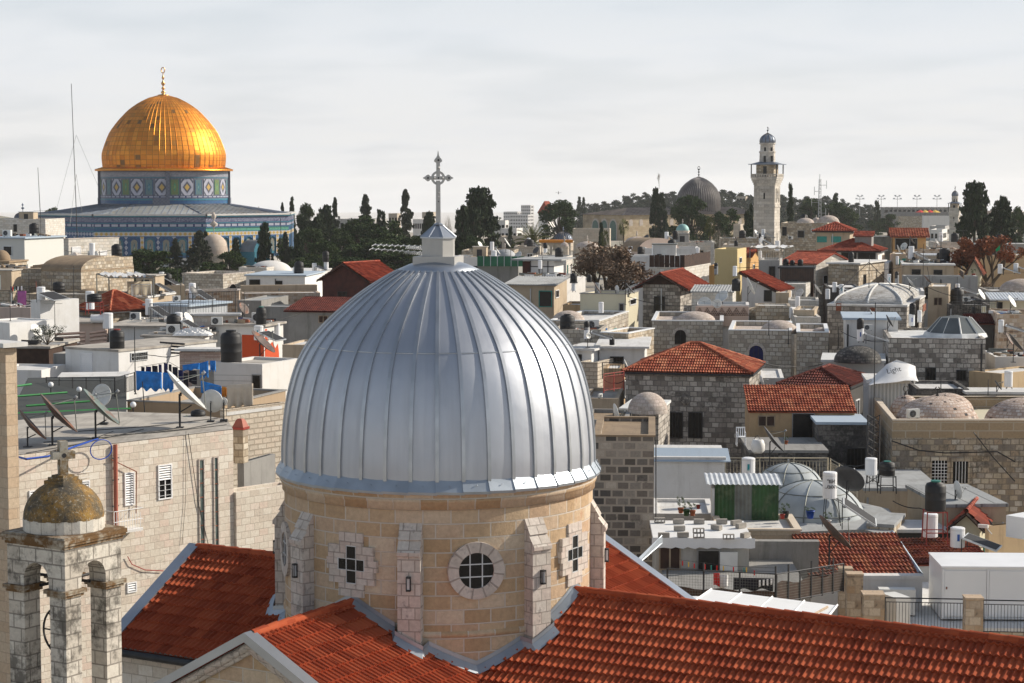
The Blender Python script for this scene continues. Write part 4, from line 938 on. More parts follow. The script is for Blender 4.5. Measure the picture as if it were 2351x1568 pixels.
class H:
 """House placed by its near corner: left face runs from uL to uC, right face from uC to uR."""
 def __init__(s,key,label,uL,uC,uR,vt,zt=-11.5,a=-15,d=None,L2=None,wall='st_tan',roof='rf_white',par=0.35,kind='flat',h=1.5,over=0.25,tile='tile_red',cat='house',name='house',zb=None,cop=None,wall2=None,wz=None):
  if d is None:d=zt/ray(uC,vt)[1]
  C=W(uC,vt,d);zt=C.z;a=radians(a);s.a=a;s.zt=zt
  X=Vector((cos(a),sin(a),0));Y=Vector((-sin(a),cos(a),0));s.X=X;s.Y=Y;s.C=C
  L1=solve_s(C.x,C.y,-X.x,-X.y,zt,uL)
  if L1<0 or L1>60:L1=8
  if L2 is None:
   L2=solve_s(C.x,C.y,Y.x,Y.y,zt,uR);L2=max(1.2,min(14.0,L2))if L2>0 else 7
  s.L1,s.L2=L1,L2
  zb=min(GZ(C.x,C.y)-1.5,zt-4)if zb is None else zb
  s.zb=zb;s.e=E(name,(C.x,C.y,zb),label,cat,rz=a);s.H=zt-zb;s.key=key;s.label=label;HS[key]=s
  s.roofz=zt-(par if kind=='flat' else 0)
  Hh=s.H;mb=MB();xL,xR,y0,y1=-L1,0,0,L2
  if kind=='flat':
   mb.box(xL,xR,y0,y1,0,Hh-par,top=False,bot=False);s.wall=mb.build('wall',wall,s.e)
   if par>0.05:
    t=0.22;pb=MB();p0,p1=Hh-par,Hh
    pb.box(xL,xR,y0,y0+t,p0,p1,bot=False).box(xL,xR,y1-t,y1,p0,p1,bot=False).box(xL,xL+t,y0+t,y1-t,p0,p1,bot=False).box(xR-t,xR,y0+t,y1-t,p0,p1,bot=False)
    pb.build('parapet',wall,s.e)
    if cop:
     cb=MB();o=.05
     cb.box(xL-o,xR+o,y0-o,y0+t,p1+.002,p1+.07).box(xL-o,xR+o,y1-t,y1+o,p1+.002,p1+.07).box(xL-o,xL+t,y0+t,y1-t,p1+.002,p1+.07).box(xR-t,xR+o,y0+t,y1-t,p1+.002,p1+.07)
     cb.build('coping',cop,s.e)
    rb=MB().box(xL+t,xR-t,y0+t,y1-t,Hh-par-.15,Hh-par+.01,bot=False);rb.build('roof',roof,s.e)
   else:
    o=over;MB().box(xL-o,xR+o,y0-o,y1+o,Hh+.001,Hh+.14).build('roof',roof,s.e);s.roofz=zt+.14
  else:
   o=over;sec=None
   if kind=='gableX':
    ym=(y0+y1)/2;pts=[(y0,0),(y1,0),(y1,Hh),(ym,Hh+h-.05),(y0,Hh)]
    mb.face([(xR,p,q)for p,q in pts]);mb.face([(xL,p,q)for p,q in pts][::-1])
    mb.face([(xL,y0,0),(xR,y0,0),(xR,y0,Hh),(xL,y0,Hh)]);mb.face([(xR,y1,0),(xL,y1,0),(xL,y1,Hh),(xR,y1,Hh)])
    s.wall=mb.build('wall',wall,s.e);k=h/((y1-y0)/2)
    tiles([(xL-o,y0-o,Hh-k*o+.05),(xR+o,y0-o,Hh-k*o+.05),(xR+o,ym,Hh+h+.05),(xL-o,ym,Hh+h+.05)],tile,s.e,**s.tk())
    tiles([(xR+o,y1+o,Hh-k*o+.05),(xL-o,y1+o,Hh-k*o+.05),(xL-o,ym,Hh+h+.05),(xR+o,ym,Hh+h+.05)],tile,s.e,**s.tk())
    ridge(MB(),(xL-o,ym,Hh+h+.10),(xR+o,ym,Hh+h+.10),.09).build('ridge_cap',tile,s.e)
   elif kind=='gableY':
    xm=(xL+xR)/2;pts=[(xL,0),(xR,0),(xR,Hh),(xm,Hh+h-.05),(xL,Hh)]
    if wall2:
     g=MB();g.face([(xL,-.02,Hh),(xR,-.02,Hh),(xm,-.02,Hh+h-.06)]);g.build('gable_boarding',wall2,s.e)
    mb.face([(p,y0,q)for p,q in pts]);mb.face([(p,y1,q)for p,q in pts][::-1])
    mb.face([(xR,y0,0),(xR,y1,0),(xR,y1,Hh),(xR,y0,Hh)]);mb.face([(xL,y1,0),(xL,y0,0),(xL,y0,Hh),(xL,y1,Hh)])
    s.wall=mb.build('wall',wall,s.e);k=h/(L1/2)
    tiles([(xR+o,y0-o,Hh-k*o+.05),(xR+o,y1+o,Hh-k*o+.05),(xm,y1+o,Hh+h+.05),(xm,y0-o,Hh+h+.05)],tile,s.e,**s.tk())
    tiles([(xL-o,y1+o,Hh-k*o+.05),(xL-o,y0-o,Hh-k*o+.05),(xm,y0-o,Hh+h+.05),(xm,y1+o,Hh+h+.05)],tile,s.e,**s.tk())
    ridge(MB(),(xm,y0-o,Hh+h+.10),(xm,y1+o,Hh+h+.10),.09).build('ridge_cap',tile,s.e)
    bb=MB()
    for xx in(xL-o,xR+o):bb.bar((xx,y0-o-.03,Hh-k*o-.02),(xm,y0-o-.03,Hh+h-.02),.07,4)
    bb.build('bargeboard','wood_dark',s.e)
   elif kind=='hip':
    mb.box(xL,xR,y0,y1,0,Hh,bot=False);s.wall=mb.build('wall',wall,s.e)
    W1=(xR-xL)/2+o;W2=(y1-y0)/2+o;m=min(W1,W2);xm,ym=(xL+xR)/2,(y0+y1)/2
    if W1>=W2:r0,r1=Vector((xL-o+m,ym,Hh+h)),Vector((xR+o-m,ym,Hh+h))
    else:r0,r1=Vector((xm,y0-o+m,Hh+h)),Vector((xm,y1+o-m,Hh+h))
    c=[Vector((xL-o,y0-o,Hh)),Vector((xR+o,y0-o,Hh)),Vector((xR+o,y1+o,Hh)),Vector((xL-o,y1+o,Hh))]
    if(r1-r0).length<.05:r1=r0
    if W1>=W2:fs=[[c[0],c[1],r1,r0],[c[1],c[2],r1],[c[2],c[3],r0,r1],[c[3],c[0],r0]]
    else:fs=[[c[0],c[1],r0],[c[1],c[2],r1,r0],[c[2],c[3],r1],[c[3],c[0],r0,r1]]
    for f in fs:
     if len(f)==4 and(f[2]-f[3]).length<.05:f=f[:3]
     tiles(f,tile,s.e,**s.tk())
    rb=MB();up=Vector((0,0,.05))
    if r0!=r1:ridge(rb,r0+up,r1+up,.09)
    for i,q in((0,r0),(1,r1 if W1>=W2 else r0),(2,r1),(3,r0 if W1>=W2 else r1)):ridge(rb,c[i]+up,q+up,.09)
    rb.build('ridge_cap',tile,s.e)
    gb=MB();MBB=[(xL-o,y0-o-.05,xR+o,y0-o),(xR+o,y0-o,xR+o+.05,y1+o)]
    gb.box(xL-o,xR+o+.07,y0-o-.08,y0-o,Hh-.14,Hh-.02).box(xR+o,xR+o+.07,y0-o,y1+o,Hh-.14,Hh-.02);gb.build('gutter','iron',s.e)
   elif kind=='shed':
    pts=[(y0,0),(y1,0),(y1,Hh+h-.05),(y0,Hh-.02)]
    mb.face([(xR,p,q)for p,q in pts]);mb.face([(xL,p,q)for p,q in pts][::-1])
    mb.face([(xL,y0,0),(xR,y0,0),(xR,y0,Hh),(xL,y0,Hh)]);mb.face([(xR,y1,0),(xL,y1,0),(xL,y1,Hh+h-.05),(xR,y1,Hh+h-.05)])
    s.wall=mb.build('wall',wall,s.e);k=h/(y1-y0)
    q=[(xL-o,y0-o,Hh-k*o+.06),(xR+o,y0-o,Hh-k*o+.06),(xR+o,y1+.1,Hh+h+.08),(xL-o,y1+.1,Hh+h+.08)]
    if tile.startswith('tile'):tiles(q,tile,s.e,**s.tk())
    else:tiles(q,tile,s.e,roll=.22,row=50,amp=.02,step=0,seg=4,name='metal_roof')
   elif kind=='shedX':
    pts=[(xL,0),(xR,0),(xR,Hh),(xL,Hh+h-.05)]
    mb.face([(p,y0,q)for p,q in pts]);mb.face([(p,y1,q)for p,q in pts][::-1])
    mb.face([(xR,y0,0),(xR,y1,0),(xR,y1,Hh),(xR,y0,Hh)]);mb.face([(xL,y1,0),(xL,y0,0),(xL,y0,Hh+h-.05),(xL,y1,Hh+h-.05)])
    s.wall=mb.build('wall',wall,s.e);k=h/L1
    q=[(xR+o,y0-o,Hh-k*o+.06),(xR+o,y1+o,Hh-k*o+.06),(xL-o,y1+o,Hh+h+k*o+.06),(xL-o,y0-o,Hh+h+k*o+.06)]
    if tile.startswith('tile'):tiles(q,tile,s.e,**s.tk())
    else:tiles(q,tile,s.e,roll=.22,row=50,amp=.02,step=0,seg=4,name='metal_roof')
    MB().bar((xL-o,y0-o,Hh+h+k*o-.04),(xR+o,y0-o,Hh-k*o-.04),.08,4).build('bargeboard','wood_dark',s.e)
 def tk(s):
  d=s.C.y
  if d<130:return{}
  if d<220:return dict(seg=4,amp=.03)
  return dict(roll=.31,row=.45,amp=.04,step=.06,seg=4)
 def loc(s,P):q=Vector(P)-Vector((s.C.x,s.C.y,s.zb));return Vector((q.dot(s.X),q.dot(s.Y),q.z))
 def hit(s,u,v,face):
  a,k=ray(u,v);D=Vector((a,1,k));n=s.Y if face=='L' else s.X
  t=(Vector((s.C.x,s.C.y,0)).dot(n))/(Vector((D.x,D.y,0)).dot(n));return s.loc(D*t)
 def win(s,u0,v0,u1,v1,kind='dark',face=None,arch=False,pane=None):
  um=(u0+u1)/2
  if face is None:face='L' if um<pix(s.C)[0]else 'R'
  p=s.hit(u0,(v0+v1)/2,face);q=s.hit(u1,(v0+v1)/2,face);t=s.hit(um,v0,face).z;b=s.hit(um,v1,face).z
  if face=='L':x0,x1=p.x,q.x;M=Matrix.Identity(4)
  else:x0,x1=p.y,q.y;M=Matrix(((0,-1,0,0),(1,0,0,0),(0,0,1,0),(0,0,0,1)))
  if x1<x0:x0,x1=x1,x0
  far=s.C.y>150;f=.05 if not far else.07
  PC={'dark':('iron','glass_dark'),'white':('white','glass_dark'),'shutter':('white','white'),'green':('teal','teal'),'stone':('st_trim','glass_dark'),'wood':('wood','wood_dark'),'door':('galv_light','glass_dark'),'grille':('galv_light','glass_dark'),'red':('rust','rust'),'open':('pl_conc','glass_dark'),'tarp':('white','tarp_white')}  # open: no glass, a dark sheet on the wall imitates shade inside the opening
  fm,pm=PC[kind];pm=pane or pm
  mb=MB();y0,y1=-.06,.02
  if arch:
   cx=(x0+x1)/2;r=(x1-x0)/2;zs=t-r;N=10
   pts=[(x0,b),(x1,b)]+[(cx+r*cos(pi*i/N),zs+r*sin(pi*i/N))for i in range(N+1)]
   w_=.18
   for i in range(N):
    a0,a1=pi*i/N,pi*(i+1)/N
    mb.face([M@Vector((cx+q_*cos(a_),y0,zs+q_*sin(a_)))for q_,a_ in((r+w_,a0),(r+w_,a1),(r,a1),(r,a0))])
   wn=mb.build('window','st_trim',s.e)
   MB_=MB();MB_.face([M@Vector((p_,-.03,q_))for p_,q_ in pts]);MB_.build('pane',pm,wn)
   g=MB();nb=max(2,int((x1-x0)/.3))
   for i in range(1,nb):
    xx=x0+(x1-x0)*i/nb;g.box(xx-.012,xx+.012,-.05,-.04,b,zs+sqrt(max(0,r*r-(xx-cx)**2)),M)
   g.build('grille','iron',wn);return wn
  mb.box(x0-f,x1+f,y0,y1,t,t+f,M).box(x0-f,x1+f,y0,y1,b-f,b,M).box(x0-f,x0,y0,y1,b,t,M).box(x1,x1+f,y0,y1,b,t,M)
  if kind in('white','wood')and not far:mb.box((x0+x1)/2-.03,(x0+x1)/2+.03,y0,y1,b,t,M)
  wn=mb.build('door' if kind=='door' else 'window',fm,s.e)
  MB().box(x0,x1,-.025,.02,b,t,M).build('pane',pm,wn)
  if kind in('grille','dark')and s.C.y<160:
   g=MB();nb=max(2,int((x1-x0)/.16))
   for i in range(1,nb):xx=x0+(x1-x0)*i/nb;g.box(xx-.01,xx+.01,-.09,-.07,b,t,M)
   if kind=='grille':
    nh=max(2,int((t-b)/.22))
    for i in range(1,nh):zz=b+(t-b)*i/nh;g.box(x0,x1,-.088,-.072,zz-.01,zz+.01,M)
   g.build('grille','galv_light' if kind=='grille' else 'iron',wn)
  if kind=='shutter' and s.C.y<220:
   g=MB();nh=max(3,int((t-b)/.12))
   for i in range(nh):zz=b+(t-b)*(i+.5)/nh;g.box(x0+.02,x1-.02,-.06,-.03,zz-.035,zz+.01,M)
   g.build('slat','white',wn);
  if kind=='stone':
   MB().box(x0-.15,x1+.15,-.05,.02,t+f+.002,t+.28,M).build('lintel','st_trim',wn)
  return wn
 def at(s,u,v,z=None):
  P=Zp(u,v,s.roofz if z is None else z)
  if P.y<0 or P.y>3000:P=W(u,v,s.C.y+s.L2/2)
  q=s.loc(P);q.x=min(-.35,max(-s.L1+.35,q.x));q.y=max(.35,min(s.L2-.35,q.y))
  w_=Vector((s.C.x,s.C.y,0))+s.X*q.x+s.Y*q.y;return Vector((w_.x,w_.y,s.roofz))
 def dome(s,uc,vtop,vb,hw,mat='st_dome',k=1.0,name='dome',fin=False):
  m=hw/F_;d=s.at(uc,vb).y;r=hw*d/F_
  P=Zp(uc,vb,s.roofz+.02);
  if not(s.C.y-2<P.y<s.C.y+s.L2+4):P=W(uc,vb,s.C.y+s.L2/2)
  P.z=s.roofz;r=hw*P.y/F_;hh=(vb-vtop)*P.y/F_
  q=s.loc(P);mb=MB();N=32;z0=s.H+(s.roofz-s.zt)-.05
  mb.lathe([(r,z0),(r,z0+.08)]+[(r*cos(radians(t)),z0+.08+hh*sin(radians(t))**k)for t in range(6,87,8)]+[(0.02,z0+.08+hh)],N,(q.x,q.y),cap=False)
  o=mb.build(name,mat,s.e)
  if fin:MB().lathe([(.05,0),(.05,.25),(.12,.3),(.05,.38),(.03,.5),(.1,.55),(.02,.7)],8,(q.x,q.y),z0=z0+.08+hh).build('finial','st_trim',o)
  return o
def base_pt(h,u,v):
 if isinstance(h,str):return HS[h].at(u,v)
 if isinstance(h,(int,float)):return W(u,v,h)
 return Vector(h)
def boiler(h,u,vb,vt,label,panel=0,mat='white',stand=.35,group='solar boilers on the roofs',lab=None):
 """upright insulated cylinder on legs; panel: width in metres of the collector leaning beside it (sign gives side)."""
 P=base_pt(h,u,vb);H_=max(.9,(vb-vt)*P.y/F_);r=H_*.19;L=H_*(1-stand*.6)if stand else H_
 z0=H_-L;e=E('solar_boiler',P,label,'water boiler',group,rz=radians(75+random.uniform(-12,12)))
 mb=MB();mb.lathe([(r-.02,z0),(r,z0+.02),(r,H_-.03),(r-.04,H_)],16,cap=True,smooth=False);tk=mb.build('tank',mat,e)
 MB().lathe([(r+.004,z0+L*.86),(r+.006,z0+L*.88)],16,cap=False).build('band','white_ac',tk)
 if stand:
  mb=MB()
  for i in range(3):a=2*pi*i/3+.4;mb.bar((r*.8*cos(a),r*.8*sin(a),z0+.02),(r*1.1*cos(a),r*1.1*sin(a),0),.018,4)
  mb.build('stand','iron',e)
 if lab:
  zc=z0+L*.55;mb=MB();a0=-pi/2-e.rotation_euler.z-.1
  mb.lathe([(r+.005,zc-L*.2),(r+.005,zc+L*.14)],4,a0=a0-.16,a1=a0+.16,cap=False);mb.build('label',lab,tk)
 if panel:
  w_=abs(panel);mb=MB();x0,x1=-w_/2,w_/2
  hi,lo=min(1.0,H_*.6),.12;y0,y1=-r-.1,-r-1.45
  if x0>x1:x0,x1=x1,x0
  q=[Vector((x0,y1,lo)),Vector((x1,y1,lo)),Vector((x1,y0,hi)),Vector((x0,y0,hi))];n=(q[1]-q[0]).cross(q[2]-q[1]).normalized()*.07
  mb.face([p+n for p in q]);mb.face(q[::-1])
  for i in range(4):mb.face([q[i],q[(i+1)%4],q[(i+1)%4]+n,q[i]+n])
  pn=mb.build('solar_panel','galv_light',e)
  mb=MB();mb.face([q[0].lerp(q[2],.035)+n*1.08,q[1].lerp(q[3],.035)+n*1.08,q[2].lerp(q[0],.035)+n*1.08,q[3].lerp(q[1],.035)+n*1.08]);mb.build('collector_glass','collector',pn)
  mb=MB();mb.bar((x0,y0,hi),(x0,y0,0),.02,4).bar((x1,y0,hi),(x1,y0,0),.02,4).bar((0,0,z0+.1),((x0+x1)/2,y0,hi),.02,4).bar((0,-.02,z0+.05),((x0+x1)/2,y1,lo+.05),.015,4);mb.build('panel_stand','iron',e)
 return e
def tank(h,u,vb,vt,label,wpx=None,mat='black',lid='black',stand=0,group='black water tanks on the roofs'):
 P=base_pt(h,u,vb);H_=max(.5,(vb-vt)*P.y/F_);L=H_*(1-stand);z0=H_-L;r=(wpx*P.y/F_/2)if wpx else L*.38
 e=E('water_tank',P,label,'water tank',group);mb=MB()
 mb.lathe([(r*.97,z0),(r,z0+.04*L),(r,z0+.35*L),(r*1.02,z0+.37*L),(r,z0+.39*L),(r,z0+.60*L),(r*1.02,z0+.62*L),(r,z0+.64*L),(r,z0+.80*L),(r*.86,z0+.90*L),(r*.45,z0+.95*L),(r*.45,z0+.96*L)],20,cap=True);b=mb.build('body',mat,e)
 MB().lathe([(r*.48,z0+.955*L),(r*.48,z0+L),(0,z0+1.01*L)],14,cap=False,smooth=False).build('lid',lid,e)
 if stand:
  mb=MB();k=r*.95
  for sx in(-1,1):
   for sy in(-1,1):mb.bar((sx*k,sy*k,z0),(sx*k*1.08,sy*k*1.08,0),.03,4)
  for zz in(z0*.35,z0-.03):
   for a,b_ in(((-1,-1),(1,-1)),((1,-1),(1,1)),((1,1),(-1,1)),((-1,1),(-1,-1))):mb.bar((a[0]*k,a[1]*k,zz),(b_[0]*k,b_[1]*k,zz),.02,4)
  mb.build('stand','redpaint' if 'red' in label else 'iron',e)
 return e
def dish(h,u,v,r_px,label,az=0,el=35,mat='dish_light',pole=.5,group='satellite dishes on the roofs',d=None,off=True):
 """reflector centre at pixel (u,v); az 0 = opening towards the camera, + = to the right."""
 dd=base_pt(h,u,v+r_px).y if d is None else d
 Cn=W(u,v,dd);R=r_px*dd/F_
 a=radians(az);n=Vector((sin(a)*cos(radians(el)),-cos(a)*cos(radians(el)),sin(radians(el))))
 foot=max(.25,R*.9)+pole;B=Vector((Cn.x,Cn.y,Cn.z-foot))-n*Vector((1,1,0))*R*.15
 if isinstance(h,str):B.z=min(B.z,HS[h].roofz)if HS[h].roofz<Cn.z else B.z
 e=E('satellite_dish',B,label,'satellite dish',group);c=Cn-B
 Q=n.to_track_quat('Z','Y').to_matrix().to_4x4();Q.translation=c
 mb=MB();dp=R*.22;pf=[(0.001,0),(R*.35,dp*.12),(R*.7,dp*.49),(R,dp)]
 mb.lathe(pf,28,cap=False);mb.lathe([(R,dp),(R+.012,dp-.01),(R+.005,dp-.03),(R*.7,dp*.49-.02),(0.001,-.02)],28,cap=False)
 mb.xf(Q);rf=mb.build('reflector',mat,e)
 mb=MB();tip=Q@Vector((0,R*.0,R*1.0));low=Q@Vector((0,-R,dp))
 mb.bar(Q@Vector((0,-R*.97,dp)),tip,max(.010,R*.02),4)
 mb.bar(Q@Vector((-R*.8,R*.5,dp)),tip,max(.008,R*.012),4);mb.bar(Q@Vector((R*.8,R*.5,dp)),tip,max(.008,R*.012),4);mb.build('feed_arm','galv',e)
 mb=MB();s_=max(.035,R*.06);mb.lathe([(s_,0),(s_,s_*2.4)],8,z0=0);Tm=Q.copy();Tm.translation=tip;mb.xf(Tm);mb.build('receiver','grey',e)
 mb=MB();back=Q@Vector((0,0,-.04));top=Vector((c.x-n.x*R*.15,c.y-n.y*R*.15,c.z-.02));mb.bar(back,top,max(.03,R*.05),6).bar(top,(0,0,0),max(.025,R*.04),6)
 mb.bar((0,0,foot*.45),Q@Vector((0,-R*.45,dp*.2-.03)),.018,4).box(-.14,.14,-.14,.14,0,.03);mb.build('mount','iron',e)
 return e
def ac(h,u,vb,wpx,label,yaw=-15,hk=.75,group='air conditioning units'):
 P=base_pt(h,u,vb);w_=wpx*P.y/F_;H_=w_*hk;e=E('air_conditioner',P,label,'air conditioner',group,rz=radians(yaw))
 mb=MB().box(-w_/2,w_/2,-w_*.18,w_*.18,.05,H_);b=mb.build('casing','white_ac',e)
 mb=MB();r=H_*.36;cx=-w_*.13;M=Matrix(((1,0,0,cx),(0,0,-1,-w_*.18-.012),(0,1,0,H_*.53),(0,0,0,1)))
 mb.face([M@Vector((r*cos(2*pi*i/20),r*sin(2*pi*i/20),0))for i in range(20)]);g=mb.build('fan_opening','iron',e)
 mb=MB()
 for rr in(r*.3,r*.65,r):mb.path([M@Vector((rr*cos(2*pi*i/16),rr*sin(2*pi*i/16),.01))for i in range(17)],.006,3)
 for i in range(6):mb.bar(M@Vector((0,0,.01)),M@Vector((r*cos(pi*i/3),r*sin(pi*i/3),.01)),.006,3)
 mb.build('fan_guard','grey',e);MB().box(-w_*.4,-w_*.34,-w_*.15,w_*.15,0,.05).build('foot','iron',e);MB().box(w_*.34,w_*.4,-w_*.15,w_*.15,0,.05).build('foot','iron',e)
 return e
def pole(h,u,vb,vt,label,r=.025,mat='iron',lean=0,yagi=False,cat='pole',name='pole',group=None):
 P=base_pt(h,u,vb);H_=(vb-vt)*P.y/F_;e=E(name,P,label,cat,group);mb=MB();mb.bar((0,0,0),(lean*P.y/F_,0,H_),r,6,r*.7).cyl((0,0,0),r*2.5,.04,8)
 mb.build('shaft',mat,e)
 if yagi:
  mb=MB();z=H_*.93;t=lean*P.y/F_
  mb.bar((t-.7,0,z),(t+.5,0,z),.012,4)
  for i in range(9):x=t-.65+.14*i;mb.bar((x,-.25,z),(x,.25,z),.008,3)
  mb.build('aerial','galv',e)
 return e
def cable(pts,label,mat='black',r=.012,sag=.0):
 P=[]
 for a,b in zip(pts,pts[1:]):
  for i in range(8):
   t=i/8;q=a.lerp(b,t);q.z-=sag*4*t*(1-t);P.append(q)
 P.append(pts[-1]);o=P[0].copy();mb=MB().path([p-o for p in P],r,4);ob=mb.build('cable',mat,None,loc=o);tag(ob,label,'cable');return ob
def railing(A,B,Hh,label,step=.13,mat='iron',posts=1.6,name='railing',mesh=None,par=None,extra=True):
 A=Vector(A);B=Vector(B);L=(B-A).length;e=E(name,A,label,'railing');D=(B-A);mb=MB();up=Vector((0,0,1));Z0=Vector((0,0,0))
 mb.bar(Z0+up*Hh,D+up*Hh,.022,4).bar(Z0+up*.08,D+up*.08,.016,4)
 if extra:mb.bar(Z0+up*(Hh-.14),D+up*(Hh-.14),.014,4)
 mb.build('rail',mat,e);mb=MB();n=max(1,int(L/step))
 for i in range(n):p=D*((i+.5)/n);mb.bar(p+up*.08,p+up*(Hh-(.14 if extra else 0)),.009,4)
 mb.build('bars',mat,e);n=max(1,int(L/posts))
 for i in range(n+1):p=D*(i/n);MB().bar(p-up*.05,p+up*(Hh+.03),.03,4).build('post',mat,e)
 return e
def cloth(P0,P1,drop,mat,label,wav=.06,cat='laundry',name='laundry',parent=None,n=14):
 P0=Vector(P0);P1=Vector(P1);D=P1-P0;nrm=Vector((-D.y,D.x,0)).normalized();mb=MB();ph=random.uniform(0,6);m=5
 g=[[D*(i/n)+nrm*(wav*sin(i*1.3+ph)*(j/m))*1.0-Vector((0,0,drop*(j/m)*(1+.10*sin(i*.9+ph))))for j in range(m+1)]for i in range(n+1)]
 for i in range(n):
  for j in range(m):mb.face([g[i][j],g[i+1][j],g[i+1][j+1],g[i][j+1]][::-1],smooth=True);
 o=mb.build(name,mat,parent,loc=P0 if parent is None else(0,0,0))
 md=o.modifiers.new('thick','SOLIDIFY');md.thickness=.012
 if parent is None:tag(o,label,cat)
 return o
def text_mesh(txt,size,mat,parent,M,name='lettering',bold=0):
 cu=bpy.data.curves.new('t','FONT');cu.body=txt;cu.size=size;cu.align_x='CENTER';cu.align_y='CENTER';cu.extrude=.002;cu.offset=bold
 o=bpy.data.objects.new('t',cu);COL.objects.link(o)
 dg=bpy.context.evaluated_depsgraph_get();me=bpy.data.meshes.new_from_object(o.evaluated_get(dg));bpy.data.objects.remove(o)
 me.name=name;me.materials.clear();me.materials.append(MATS[mat]);me.transform(M)
 ob=bpy.data.objects.new(name,me);COL.objects.link(ob);ob.parent=parent;return ob
def leafquads(mb,c,rad,n,size,flat=1.0,rnd=random):
 for _ in range(n):
  d=Vector((rnd.gauss(0,1),rnd.gauss(0,1),rnd.gauss(0,1))).normalized();p=Vector(c)+Vector((d.x*rad,d.y*rad,d.z*rad*flat))*(rnd.random()**.45)
  a=Vector((rnd.gauss(0,1),rnd.gauss(0,1),rnd.gauss(0,.7))).normalized();b=a.cross(Vector((rnd.gauss(0,1),rnd.gauss(0,1),rnd.gauss(0,1)))).normalized()
  s=size*rnd.uniform(.5,1.25);i0=len(mb.v);mb.v+=[tuple(p-a*s-b*s*.5),tuple(p+a*s-b*s*.35),tuple(p+a*s*.8+b*s*.5),tuple(p-a*s*.9+b*s*.4)]
  mb.f.append((i0,i0+1,i0+2,i0+3));mb.uv+=[(0,0),(1,0),(1,1),(0,1)];mb.sm.append(False);mb.mi.append(0)
TREES={}
def proto(kind,var,crown,trunk,lm,bm='bark'):TREES.setdefault(kind,[]).append((crown,trunk,lm,bm))
def mk(mb,name,mat):
 me=bpy.data.meshes.new(name);me.from_pydata(mb.v,[],mb.f);me.uv_layers.new(name='UVMap');me.materials.append(MATS[mat]);me.update();return me
def make_trees():
 R=random.Random(3)
 for v in range(3):
  mb=MB()
  for i in range(110):
   t=R.random();r=.5*(1-abs(t-.28)/.72*(.85 if t>.28 else.5))**.75 if t<1 else 0;a=R.uniform(0,2*pi);q=r*R.uniform(.45,.95)
   leafquads(mb,(q*cos(a),q*sin(a),.04+t*.93),.14,48,.040,.45*.6,R)
  tr=MB().bar((0,0,0),(0,0,.8),.05,6,.02)
  proto('cypress',v,mk(mb,'crown','leaf_cyp'),mk(tr,'trunk','bark'),'leaf_cyp')
 for v in range(3):
  mb=MB();tr=MB().bar((0,0,0),(.02,0,.45),.045,7,.03)
  for i in range(46):
   a=R.uniform(0,2*pi);zc=.16+.76*R.random();r=.43*sqrt(max(.12,1-((zc-.42)/.56)**2))*R.uniform(.35,1.0)
   c=(r*cos(a),r*sin(a),zc);tr.bar((.02,0,.1+.3*R.random()),c,.012,4,.006);leafquads(mb,c,R.uniform(.10,.16),130,.027,.62,R)
  proto('pine',v,mk(mb,'crown','leaf_pine'),mk(tr,'trunk','bark'),'leaf_pine')
 for v in range(3):
  mb=MB();tr=MB().bar((0,0,0),(0,0,.97),.035,6,.008)
  for i in range(26):
   t=(i+.5)/26;zc=.08+.90*t;L=.50*(1-t)**.75*R.uniform(.55,1.1)+.03
   for k in range(5):
    a=R.uniform(0,2*pi)
    for s in(.35,.7,1):
     if R.random()<.85:leafquads(mb,(L*s*cos(a),L*s*sin(a),zc-.03*s),.06,26,.024,.45,R)
    tr.bar((0,0,zc),(L*cos(a),L*sin(a),zc-.02),.006,3)
  proto('fir',v,mk(mb,'crown','leaf_fir'),mk(tr,'trunk','bark'),'leaf_fir')
 for v in range(3):
  mb=MB();tr=MB().bar((0,0,0),(0,0,.6),.04,5,.02)
  for i in range(12):
   a=R.uniform(0,2*pi);zc=R.uniform(.45,.9);r=.34*R.random()**.5*(1.25-zc*.6);leafquads(mb,(r*cos(a),r*sin(a),zc),.17,60,.05,.6,R)
  proto('hillpine',v,mk(mb,'crown','leaf_far'),mk(tr,'trunk','bark'),'leaf_far')
 mb=MB();tr=MB();n=9
 for i in range(n):tr.bar((0,0,i*.5/n),(0,0,(i+1)*.5/n),.042,8,.036)
 for i in range(62):
  a=R.uniform(0,2*pi);e0=R.uniform(-.5,1.35);L=R.uniform(.42,.55);p=Vector((0,0,.52));dr=Vector((cos(a)*cos(e0),sin(a)*cos(e0),sin(e0)));sd=Vector((-sin(a),cos(a),0));N=9
  for k in range(N):
   q=p+dr*(L/N);w_=.055*sin(pi*(k+.6)/(N+.4))+.006
   for s in(-1,1):
    for m_ in(0,.5):
     b0=p.lerp(q,m_);tip=b0+sd*s*w_+dr*.03+Vector((0,0,-.018));mb.face([b0,p.lerp(q,m_+.35),tip])
   mb.bar(p,q,.004,3);p=q;dr=(dr+Vector((0,0,-.105-.06*k/N))).normalized()
 proto('palm',0,mk(mb,'crown','leaf_palm'),mk(tr,'trunk','bark'),'leaf_palm')
 mb=MB();tr=MB().bar((0,0,0),(0,0,.78),.05,8,.045)
 for i in range(46):
  a=R.uniform(0,2*pi);e0=R.uniform(-1.1,1.3);dr=Vector((cos(a)*cos(e0),sin(a)*cos(e0),sin(e0)));c=Vector((0,0,.8))+dr*.17*R.uniform(.6,1.1);sd=dr.orthogonal().normalized();up=dr.cross(sd)
  for k in range(9):
   t=(k-4)*.28;d2=(dr*cos(t)+sd*sin(t)).normalized();mb.face([c,c+d2*.11+up*.006,c+d2*.17+Vector((0,0,-.03)),c+d2*.11-up*.010])
 proto('fanpalm',0,mk(mb,'crown','leaf_palm'),mk(tr,'trunk','bark'),'leaf_palm')
